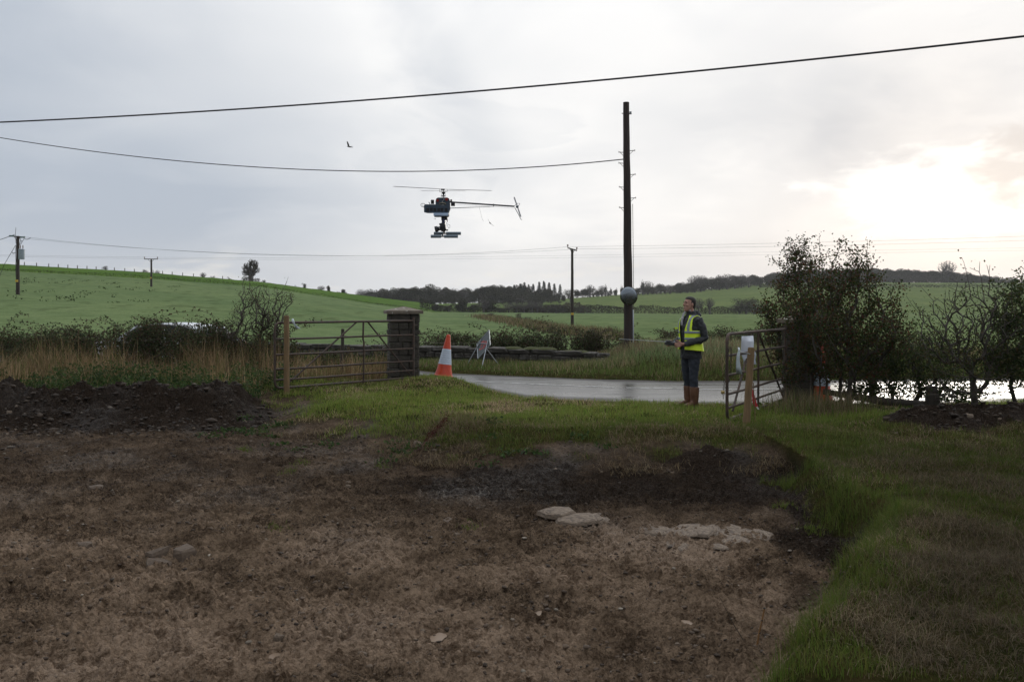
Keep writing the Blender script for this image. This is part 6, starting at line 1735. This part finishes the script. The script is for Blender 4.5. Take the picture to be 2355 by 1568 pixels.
    MB().box((X(714), -.01, Z(385)), (32 * k, .03, 44 * k), bev=.003).build("gyro", dark, t, smooth=True)
    for y, a0, b0 in ((-.045, 690, 515), (.045, 690, 520)):
        MB().tube([(X(a0), y, Z(b0)), (X(1465), 0, Z(490))], .0038, 6).build("boom_strut", surf("strut_grey", (.16, .17, .18), (.12, .13, .14), .4, 9), t, smooth=True)
    MB().tube([(X(785), -.015, Z(455)), (X(1465), -.015, Z(492)), (X(1830), -.015, Z(522))], .0018, 5).build("tail_pushrod", steel, t, smooth=True)
    MB().lathe([(.016, -.008), (.019, 0), (.016, .008)], (X(1465), 0, Z(462)), 12, 'X').build("boom_clamp", dark, t, smooth=True)
    MB().tube([(X(1465), 0, Z(445)), (X(1465), 0, Z(498))], .004, 6).build("clamp_bolt", steel, t, smooth=True)
    MB().lathe([(.001, -.022), (.020, -.020), (.024, 0), (.020, .020), (.001, .022)], (X(1885), -.005, Z(492)), 14, 'Y').build("tail_gearbox", blue, t, smooth=True)
    def frame(pts, nm, r_=.0045):
        MB().tube([(X(a), 0, Z(b)) for a, b in pts], r_, 6).build(nm, blue, t, smooth=True)
    frame([(1832, 482), (1886, 434), (1930, 434), (1905, 482)], "upper_fin_frame")
    frame([(1838, 505), (1880, 580), (1918, 648)], "lower_fin_frame", .0055)
    frame([(1900, 510), (1922, 580), (1938, 636), (1918, 650)], "lower_fin_frame")
    frame([(1915, 645), (1940, 700), (1952, 718), (1966, 720)], "tail_skid", .005)
    for a in (R(109), R(289)):
        d = Vector((math.cos(a), 0, math.sin(a))); n = Vector((-math.sin(a), 0, math.cos(a))); o0 = Vector((X(1888), -.045, Z(498)))
        V = []
        for r_, w_ in ((.015, .006), (.04, .011), (.155, .011), (.165, .006)):
            for s in (-1, 1): V += [o0 + d * r_ + n * (s * w_), o0 + d * r_ + n * (s * w_) + Vector((0, .004, 0))]
        F = []
        for i in range(3):
            b_ = i * 4; F += [(b_, b_ + 2, b_ + 6, b_ + 4), (b_ + 1, b_ + 5, b_ + 7, b_ + 3), (b_, b_ + 4, b_ + 5, b_ + 1), (b_ + 2, b_ + 3, b_ + 7, b_ + 6)]
        F += [(0, 1, 3, 2), (12, 14, 15, 13)]
        MB().add(V, F).build("tail_rotor_blade", grey, t)
    MB().tube([(X(1210), 0, Z(505)), (X(1235), -.01, Z(600)), (X(1255), -.01, Z(690)), (X(1285), -.01, Z(750))], .0012, 4).build("aerial_wire", M_WIRE, t)
    # electronics case, posts, camera
    MB().box((X(536), -.025, Z(628)), (262 * k, .13, 50 * k), bev=.005).build("electronics_case", pale, t, smooth=True)
    MB().box((X(543), -.02, Z(662)), (250 * k, .12, 26 * k), bev=.003).build("case_base", dark, t, smooth=True)
    MB().box((X(668), -.03, Z(640)), (16 * k, .12, 48 * k), bev=.003).build("case_connector", blue, t, smooth=True)
    MB().box((X(575), .01, Z(800)), (58 * k, .05, 260 * k), bev=.003).build("gimbal_column", dark, t, smooth=True)
    for a in (547, 602):
        MB().tube([(X(a), -.035, Z(672)), (X(a + 1), -.035, Z(935))], .0042, 7).build("gimbal_rod", steel, t, smooth=True)
    MB().box((X(590), -.005, Z(700)), (110 * k, .07, 60 * k), bev=.004).build("pan_servo", dark, t, smooth=True)
    MB().box((X(580), -.045, Z(765)), (40 * k, .03, 130 * k), bev=.004).build("tilt_arm", surf("blue_anodised", (.02, .03, .10), (.03, .035, .08), .35, 9), t, smooth=True)
    cr = Matrix.Rotation(R(-12), 3, 'Y')
    body = MB().box((X(568), -.02, Z(850)), (95 * k, .115, 140 * k), rot=cr, bev=.008).build("camera_body", dark, t, smooth=True)
    MB().box((X(530), -.02, Z(800)), (60 * k, .06, 40 * k), rot=cr, bev=.005).build("viewfinder_hump", dark, body, smooth=True)
    ln = cr @ Matrix.Rotation(R(180), 3, 'Z')
    MB().lathe([(.030, .0), (.034, .004), (.034, .045), (.031, .047), (.031, .054), (.044, .062), (.048, .105), (.044, .108), (.036, .100), (.001, .094)], (X(540), -.02, Z(868)), 20, 'X', rot=ln).build("lens", dark, body, smooth=True)
    MB().lathe([(.0345, .030), (.0355, .032), (.0355, .036), (.0345, .038)], (X(540), -.02, Z(868)), 20, 'X', rot=ln, cap=False).build("lens_ring", steel, body, smooth=True)
    MB().tube([(X(610), -.03, Z(690)), (X(645), -.03, Z(720)), (X(640), -.03, Z(765))], .006, 6).build("trailing_lead", red, t, smooth=True)
    MB().tube([(X(610), -.03, Z(760)), (X(640), -.03, Z(800)), (X(690), -.03, Z(818)), (X(685), -.03, Z(865)), (X(665), -.03, Z(875)), (X(650), -.03, Z(840)), (X(630), -.03, Z(815))], .0024, 5).build("trailing_lead", M_WIRE, t, smooth=True)
    MB().box((X(632), -.01, Z(905)), (40 * k, .05, 26 * k), bev=.003).build("roll_servo", M_SIGNGREY, t, smooth=True)
    # two foam landing skids with cross tubes
    for (y, x0, x1, z) in ((.21, 376, 866, 972), (-.21, 366, 842, 1008)):
        MB().tube([(X(x0), y, Z(z)), (X(545), y, Z(z))], .0250, 16).build("foam_skid", foam, t, smooth=True)
        MB().tube([(X(600), y, Z(z)), (X(x1), y, Z(z))], .0250, 16).build("foam_skid", foam, t, smooth=True)
        MB().tube([(X(540), y, Z(z)), (X(610), y, Z(z))], .012, 10).build("skid_tube", dark, t, smooth=True)
        MB().tube([(X(570), y, Z(z)), (X(572), y * .5, Z(z - 40)), (X(575), 0, Z(925))], .010, 8).build("skid_strut", dark, t, smooth=True)
helicopter()

# ------------------------------------------------------------------ birds
def bird(label, px, py, Y, span, rot, flap):
    m = MB(); c = at(px, py, Y); s = span
    prof = [(-.30, .004), (-.24, .030), (-.12, .058), (.02, .064), (.14, .046), (.20, .040), (.25, .036), (.29, .022), (.33, .004)]
    n = 8; V = []
    for x, r in prof:
        for k in range(n): V.append((x * s, r * s * math.cos(2 * PI * k / n), r * s * .9 * math.sin(2 * PI * k / n)))
    F = []
    for i in range(len(prof) - 1):
        for k in range(n): F.append((i * n + k, i * n + (k + 1) % n, (i + 1) * n + (k + 1) % n, (i + 1) * n + k))
    m.add(V, F)
    for sd in (-1, 1):
        w = [(.14, .03, 0), (.18, .22, flap * .5), (.12, .50, flap), (-.02, .47, flap * .95), (-.07, .24, flap * .5), (-.09, .03, 0)]
        V = [(x * s, sd * y * s, z * s) for x, y, z in w] + [(x * s, sd * y * s, z * s - .008 * s) for x, y, z in w]
        m.add(V, [(0, 1, 4, 5), (1, 2, 3, 4), (6, 11, 10, 7), (7, 10, 9, 8), (0, 6, 7, 1), (1, 7, 8, 2), (2, 8, 9, 3), (3, 9, 10, 4), (4, 10, 11, 5)])
    m.add([(-.26 * s, -.03 * s, 0), (-.26 * s, .03 * s, 0), (-.45 * s, .07 * s, .01 * s), (-.45 * s, -.07 * s, .01 * s)], [(0, 1, 2, 3)])
    o = m.build("bird", surf("dark_feathers", (.020, .019, .020), (.032, .030, .030), .6, 9), smooth=True, loc=c, rot=rot)
    tag(o, label, "bird")
bird("dark bird flying between the two cables left of the helicopter", 803, 338, 45, .55, (R(20), R(-15), R(150)), .32)
bird("dark bird flying below the helicopter's tail boom", 1127, 513, 45, .55, (R(50), R(10), R(80)), .10)
bird("tiny distant bird left of the helicopter's hanging camera", 1000, 504, 90, .36, (0, R(5), R(60)), .18)
# ------------------------------------------------------------------ the pilot
def remeshed(mb, name, voxel, smooth_it=4, disp=0.0, dscale=.08):
    me = mb.mesh(name)
    o = bpy.data.objects.new(name + "_raw", me); COL.objects.link(o)
    r = o.modifiers.new("r", 'REMESH'); r.mode = 'VOXEL'; r.voxel_size = voxel; r.use_smooth_shade = True
    if smooth_it:
        s = o.modifiers.new("s", 'SMOOTH'); s.factor = .5; s.iterations = smooth_it
    if disp:
        tx = bpy.data.textures.new("creases", 'CLOUDS'); tx.noise_scale = dscale; tx.noise_depth = 2
        d = o.modifiers.new("d", 'DISPLACE'); d.texture = tx; d.strength = disp; d.mid_level = .5; d.texture_coords = 'LOCAL'
    dg = bpy.context.evaluated_depsgraph_get()
    out = bpy.data.meshes.new_from_object(o.evaluated_get(dg))
    out.name = name
    bpy.data.objects.remove(o); bpy.data.meshes.remove(me)
    out.polygons.foreach_set("use_smooth", np.ones(len(out.polygons), dtype=bool))
    return out
def ring_loft(m, rings, n=20):
    """rings: (centre, axis_a vector, axis_b vector)"""
    V = []; F = []
    for c, a, b in rings:
        for k in range(n):
            w = 2 * PI * k / n; V.append(Vector(c) + Vector(a) * math.cos(w) + Vector(b) * math.sin(w))
    for i in range(len(rings) - 1):
        for k in range(n): F.append((i * n + k, i * n + (k + 1) % n, (i + 1) * n + (k + 1) % n, (i + 1) * n + k))
    F.append(tuple(range(n))[::-1]); F.append(tuple((len(rings) - 1) * n + k for k in range(n)))
    return m.add(V, F)
def ball(m, c, r, rot=None, n=14, k=9):
    rings = []
    for i in range(k + 1):
        th = PI * i / k; s = max(math.sin(th), .03); z = -math.cos(th)
        cc = Vector((0, 0, z * r[2])); a = Vector((s * r[0], 0, 0)); b = Vector((0, s * r[1], 0))
        if rot is not None: cc, a, b = rot @ cc, rot @ a, rot @ b
        rings.append((Vector(c) + cc, a, b))
    return ring_loft(m, rings, n)

TORSO = [(.79, 0, .152, .190), (.90, 0, .150, .188), (1.00, .004, .144, .182), (1.10, .010, .140, .182), (1.20, .012, .144, .194), (1.30, .008, .147, .206), (1.38, .000, .138, .206), (1.44, -.005, .118, .180), (1.48, -.010, .095, .130), (1.52, -.006, .080, .088), (1.565, .004, .074, .077)]
def torso(z, off=0.0):
    T = np.array(TORSO); return [float(np.interp(z, T[:, 0], T[:, i])) + (off if i > 1 else 0) for i in (1, 2, 3)]
def person():
    Y = 13.55; X = (1589 - 1177.5) / FPX * Y; zg = gz(X, Y) - .01
    root = thing("person", "person in yellow high-visibility vest, dark jacket and brown boots holding a transmitter", "person", (X, Y, zg), (0, 0, R(207)))
    MW = Matrix.Translation((X, Y, zg)) @ Matrix.Rotation(R(207), 4, 'Z')
    skin = surf("skin", (.42, .235, .175), (.36, .19, .14), .5, 14, spec=.4)
    jack = surf("dark_jacket_cloth", (.016, .018, .021), (.025, .028, .032), .72, 30, bump=.25, bscale=14, bdist=.012)
    jean = surf("dark_denim", (.020, .025, .036), (.030, .036, .050), .8, 25, bump=.3, bscale=16, bdist=.010)
    leath = surf("brown_leather", (.155, .065, .030), (.095, .042, .022), .5, 9, bump=.25, bscale=14, bdist=.006)
    yell = surf("fluorescent_yellow", (.78, .98, .040), (.70, .92, .036), .6, 12, bump=.2, bscale=12, bdist=.008)
    hivis = surf("reflective_tape", (.26, .30, .33), (.21, .25, .28), .4, 20)
    hairm = surf("short_dark_hair", (.014, .011, .009), (.028, .021, .016), .7, 60, bump=.6, bscale=120, bdist=.004)
    HR = Matrix.Rotation(R(-9), 3, 'Y') @ Matrix.Rotation(R(-4), 3, 'Z'); HC = Vector((.030, 0, 1.675))
    h = lambda x, y, z: HC + HR @ Vector((x, y, z))
    def head(m):
        sec = [(-.122, .050, .022, .022), (-.108, .036, .050, .040), (-.08, .022, .070, .055), (-.045, .010, .084, .064), (-.01, .002, .091, .070), (.03, -.004, .096, .0745), (.065, -.007, .094, .075), (.095, -.010, .078, .063), (.115, -.012, .050, .042), (.122, -.012, .018, .016)]
        ring_loft(m, [(h(c, 0, z), HR @ Vector((a, 0, 0)), HR @ Vector((0, b, 0))) for z, c, a, b in sec], 24)
        m.tube([h(.088, 0, .030), h(.100, 0, .004), h(.117, 0, -.020), h(.096, 0, -.034)], [.008, .010, .0145, .010], 10)
        for s in (-1, 1):
            ball(m, h(.100, .011 * s, -.025), (.010, .008, .008))
            ball(m, h(.083, .031 * s, .030), (.014, .024, .008), HR)
            ball(m, h(.070, .043 * s, -.022), (.022, .018, .018), HR)
            ball(m, h(-.006, .078 * s, -.004), (.019, .009, .033), HR @ Matrix.Rotation(R(12), 3, 'Y'))
        ball(m, h(.086, 0, -.060), (.013, .026, .007), HR); ball(m, h(.083, 0, -.072), (.014, .022, .008), HR); ball(m, h(.074, 0, -.105), (.018, .022, .016), HR)
    hands = {}
    m = MB(); head(m)
    m.tube([(-.012, 0, 1.44), (.004, 0, 1.52), (.014, 0, 1.60), (.018, 0, 1.64)], [.062, .058, .056, .055], 16)
    ring_loft(m, [((c, 0, z), (a, 0, 0), (0, b, 0)) for z, c, a, b in [(z, *torso(z, -.035)) for z in (.82, .95, 1.1, 1.25, 1.38, 1.45)]], 18)
    SH, EL, WR = Vector((-.005, .178, 1.415)), Vector((-.075, .262, 1.135)), Vector((.240, .122, 1.035))
    mir = lambda v, s: Vector((v[0], v[1] * s, v[2]))
    for s in (1, -1):
        e = EL if s > 0 else Vector((-.05, .262, 1.14)); wr = WR if s > 0 else Vector((.255, .118, 1.04))
        m.tube([mir(SH, s), mir(e, s), mir(wr, s), mir(wr + Vector((.045, -.006, 0)), s)], [.045, .036, .026, .026], 12)
        ball(m, mir(wr + Vector((.070, -.006, -.002)), s), (.046, .019, .040))
        # four fingers wrapped round the grip, thumb over the top on the stick
        for k in range(4):
            z0 = wr.z + .030 - .0215 * k; L = (.96, 1.05, 1.0, .84)[k]
            b0 = Vector((wr.x + .098, wr.y - .002 + .002 * k, z0))
            pts = [b0 + Vector((-.02, .002, 0)), b0 + Vector((.022 * L, .006, -.002)), b0 + Vector((.050 * L, .000, -.006)), b0 + Vector((.066 * L, -.022, -.010)), b0 + Vector((.062 * L, -.044, -.011))]
            m.tube([mir(p, s) for p in pts], [.0095, .0092, .0086, .0080, .0066], 9)
        tb = Vector((wr.x + .050, wr.y - .018, wr.z + .026))
        m.tube([mir(p, s) for p in (tb, tb + Vector((.022, -.012, .022)), tb + Vector((.050, -.032, .032)), tb + Vector((.070, -.052, .026)))], [.0125, .0115, .0100, .0082], 9)
    for s in (1, -1):
        m.tube([(0, .085 * s, .90), (.012, .098 * s, .52), (-.012, .098 * s, .12)], [.06, .036, .030], 12)
    body = meshobj("body", remeshed(m, "body", .0055, 3), skin, root)
    # face details
    for s in (1, -1):
        e = MB(); ball(e, h(.0865, .0315 * s, .0115), (.006, .0125, .0055), HR); e.build("eye", surf("eye_dark", (.03, .022, .018), (.05, .04, .035), .25, 20), body, smooth=True)
        e = MB(); e.tube([h(.099, .010 * s, .026), h(.097, .030 * s, .033), h(.083, .050 * s, .027)], [.004, .0055, .003], 7); e.build("eyebrow", hairm, body, smooth=True)
    e = MB(); e.tube([h(.090, -.024, -.0665), h(.0985, 0, -.0655), h(.090, .024, -.0665)], [.002, .0042, .002], 7); e.build("mouth", surf("lips", (.20, .075, .060), (.17, .06, .05), .5, 9), body, smooth=True)
    hm = MB()
    ring_loft(hm, [(h(c, 0, z), HR @ Vector((a, 0, 0)), HR @ Vector((0, b, 0))) for z, c, a, b in ((-.062, -.066, .028, .042), (-.03, -.052, .050, .064), (.01, -.042, .062, .075), (.045, -.028, .078, .0795), (.072, -.014, .096, .080), (.098, -.010, .090, .070), (.122, -.010, .062, .050), (.133, -.012, .020, .018))], 24)
    for s in (1, -1): ball(hm, h(.004, .071 * s, .034), (.018, .010, .034), HR)
    meshobj("hair", remeshed(hm, "hair", .007, 2, .006, .012), hairm, root)
    # jacket
    j = MB()
    ring_loft(j, [((c, 0, z), (a, 0, 0), (0, b, 0)) for z, c, a, b in TORSO], 28)
    ball(j, (-.100, 0, 1.500), (.055, .125, .060)); ball(j, (-.09, 0, 1.545), (.045, .085, .040))
    for s in (1, -1):
        e = EL if s > 0 else Vector((-.05, .262, 1.14)); wr = WR if s > 0 else Vector((.255, .118, 1.04))
        p = [mir(SH + Vector((0, -.05, .01)), s), mir(SH, s), mir(SH.lerp(e, .5) + Vector((-.012, .012, 0)), s), mir(e, s), mir(e.lerp(wr, .25) + Vector((0, .012, -.012)), s), mir(e.lerp(wr, .6) + Vector((0, .004, -.004)), s), mir(wr, s)]
        j.tube(p, [.060, .075, .068, .060, .060, .053, .045], 16)
    meshobj("jacket", remeshed(j, "jacket", .009, 3, .030, .055), jack, root)
    sc = MB(); sc.tube([(.055, -.062, 1.575), (.105, -.058, 1.52), (.135, -.052, 1.45), (.148, -.05, 1.38), (.150, -.045, 1.33)], [.018, .024, .026, .024, .016], 10, flat=.55)
    sc.tube([(.05, .06, 1.575), (.085, 0, 1.580), (.055, -.062, 1.575)], [.012, .016, .016], 8)
    meshobj("scarf", remeshed(sc, "scarf", .006, 1), surf("checked_scarf", (.52, .52, .52), (.20, .20, .22), .85, 45), root)
    # trousers
    t = MB()
    ring_loft(t, [((0, 0, .97), (.128, 0, 0), (0, .165, 0)), ((0, 0, .88), (.132, 0, 0), (0, .172, 0)), ((0, 0, .80), (.118, 0, 0), (0, .165, 0))], 24)
    for s in (1, -1):
        fx = .020 if s > 0 else -.015
        t.tube([(0, .082 * s, .88), (.008, .092 * s, .76), (.018, .098 * s, .60), (.016 + fx * .6, .096 * s, .50), (-.006 + fx, .098 * s, .40), (-.010 + fx, .098 * s, .30), (-.010 + fx, .098 * s, .265)], [.098, .094, .078, .070, .066, .068, .072], 16)
    meshobj("trousers", remeshed(t, "trousers", .009, 3, .030, .05), jean, root)
    for s in (1, -1):
        fx = .020 if s > 0 else -.015
        b = MB()
        b.tube([(-.012 + fx, .098 * s, .335), (-.010 + fx, .098 * s, .24), (-.012 + fx, .098 * s, .14), (-.008 + fx, .098 * s, .07), (0 + fx, .098 * s, .045)], [.079, .076, .068, .060, .050], 18)
        ring_loft(b, [((x + fx, (.098 + .012 * (x > .05)) * s, z), (0, 0, hz), (0, w, 0)) for x, z, hz, w in ((-.085, .050, .030, .028), (-.07, .055, .045, .036), (0, .058, .050, .040), (.07, .055, .044, .045), (.13, .048, .034, .047), (.175, .042, .026, .038), (.195, .038, .014, .018))], 16)
        bo = meshobj("boot", remeshed(b, "boot", .008, 2, .010, .05), leath, root)
        so = MB(); pl = [(-.090, .0), (-.085, .034), (0, .041), (.08, .048), (.15, .047), (.19, .028), (.203, 0), (.19, -.028), (.15, -.045), (.08, -.045), (0, -.040), (-.085, -.034)]
        so.add([(x + fx, y + .104 * s, .0) for x, y in pl] + [(x + fx, y + .104 * s, .022) for x, y in pl], [tuple(range(12))[::-1], tuple(range(12, 24))] + [(i, (i + 1) % 12, (i + 1) % 12 + 12, i + 12) for i in range(12)])
        so.build("sole", M_RUBBER, bo)
    # vest: open front, arm holes, reflective bands
    def shell(name, z0, z1, nz, off, keep, mat, parent, th=.004):
        na = 180; V = []; F = []
        zs = np.linspace(z0, z1, nz)
        for z in zs:
            c, a, b = torso(z, off)
            for k in range(na):
                w = 2 * PI * k / na
                wob = 1 + .018 * math.sin(3 * w + z * 11) + .012 * math.sin(7 * w - z * 23)
                flare = 1 + .10 * max(0, 1.12 - z) / .2
                V.append((c + a * math.cos(w) * wob * flare, b * math.sin(w) * wob * flare, z + .02 * math.cos(w) * (1 if z < 1.0 else 0)))
        for i in range(nz - 1):
            for k in range(na):
                w = 2 * PI * (k + .5) / na; w = w if w <= PI else w - 2 * PI
                z = (zs[i] + zs[i + 1]) / 2
                if keep(w, z, torso(z, off)): F.append((i * na + k, i * na + (k + 1) % na, (i + 1) * na + (k + 1) % na, (i + 1) * na + k))
        o = MB().add(V, F).build(name, mat, parent, smooth=True)
        bm = bmesh.new(); bm.from_mesh(o.data); bmesh.ops.delete(bm, geom=[v for v in bm.verts if not v.link_faces], context='VERTS'); bm.to_mesh(o.data); bm.free()
        o.modifiers.new("thickness", 'SOLIDIFY').thickness = th
        return o
    gap = lambda z: .27 + .20 * max(0, z - 1.25) / .2 + .10 * max(0, 1.1 - z)
    def cloth(w, z, T):
        if abs(w) < gap(z): return False
        if z > 1.25 and abs(math.sin(w)) * T[2] > .176 - .02 * max(0, z - 1.36) / .1: return False
        return z < 1.50
    vest = shell("vest", .925, 1.505, 90, .030, cloth, yell, root)
    band = lambda z0, z1: shell("reflective_band", z0, z1, 4, .0355, lambda w, z, T: cloth(w, z, T) or (abs(w) >= gap(z) and z < 1.26), hivis, vest, .003)
    band(1.100, 1.138); band(1.205, 1.243)
    for sg in (1, -1):
        shell("reflective_band", 1.245, 1.50, 44, .0355, lambda w, z, T: cloth(w, z, T) and .108 < sg * math.sin(w) * T[2] < .146 and (z < 1.46 or True), hivis, vest, .003)
    MB().box((.155, -.185, 1.285), (.05, .012, .022)).build("fastening_tab", yell, vest)
    MB().box((.135, -.195, 1.105), (.03, .012, .02)).build("fastening_tab", yell, vest)
    # transmitter in his hands
    c = MW @ Vector((.385, 0, 1.045))
    tx = thing("radio_transmitter", "black radio control transmitter with long silver aerial held by the person", "transmitter", c, (0, R(-6), R(207)))
    dark = surf("black_case", (.018, .018, .020), (.030, .030, .032), .38, 14)
    MB().box((0, 0, -.005), (.17, .185, .055), bev=.014).build("case", dark, tx, smooth=True)
    MB().box((.065, 0, .020), (.06, .12, .05), bev=.010).build("top_housing", dark, tx, smooth=True)
    for s in (1, -1):
        MB().tube([(-.005, .05 * s, .02), (-.004, .05 * s, .048)], [.005, .004], 8).build("control_stick", M_GALV, tx, smooth=True)
        MB().lathe([(.022, .0), (.022, .006), (.012, .010)], (-.005, .05 * s, .020), 14).build("stick_gimbal", M_GALV, tx, smooth=True)
    MB().tube([(.08, .0, .015), (.12, 0, .020)], .006, 8).build("aerial_mount", dark, tx, smooth=True)
    inv = (Matrix.Translation(c) @ Matrix.Rotation(R(207), 4, 'Z') @ Matrix.Rotation(R(-6), 4, 'Y')).inverted()
    tip = inv @ at(1423, 779.5, c.y - .38)
    a0 = Vector((.10, 0, .018))
    MB().tube([a0, a0.lerp(tip, .35), a0.lerp(tip, .7), tip], [.0050, .0042, .0034, .0026], 8).build("aerial", M_GALV, tx, smooth=True)
person()

# ------------------------------------------------------------------ damp air
def haze():
    m, N, L, out = new_mat("damp_air")
    v = N.new("ShaderNodeVolumePrincipled"); v.inputs["Color"].default_value = (.92, .95, 1.0, 1)
    v.inputs["Density"].default_value = 0.00016; v.inputs["Anisotropy"].default_value = 0.45
    L.new(v.outputs[0], out.inputs["Volume"])
    o = MB().box((0, 1000, 20), (9000, 3600, 140)).build("haze", m)
    tag(o, "thin damp haze filling the valley air", "haze", kind="stuff")
haze()

# ------------------------------------------------------------------ members of small groups are told apart by their order
def number_groups():
    words = "first second third fourth fifth sixth seventh eighth ninth tenth eleventh twelfth thirteenth fourteenth fifteenth sixteenth seventeenth eighteenth nineteenth twentieth".split()
    by = {}
    for o in COL.objects:
        if o.parent is None and "group" in o and "label" in o: by.setdefault((o["group"], o["label"]), []).append(o)
    for (g, lab), v in by.items():
        if 2 <= len(v) <= 20 and len((lab + " x y z w").split()) <= 16:
            v.sort(key=lambda o: o.matrix_basis.translation.x / max(o.matrix_basis.translation.y, .1))
            for k, o in enumerate(v):
                o["label"] = lab + ", " + ("leftmost of them" if k == 0 else "rightmost of them" if k == len(v) - 1 else words[k] + " from left")
number_groups()
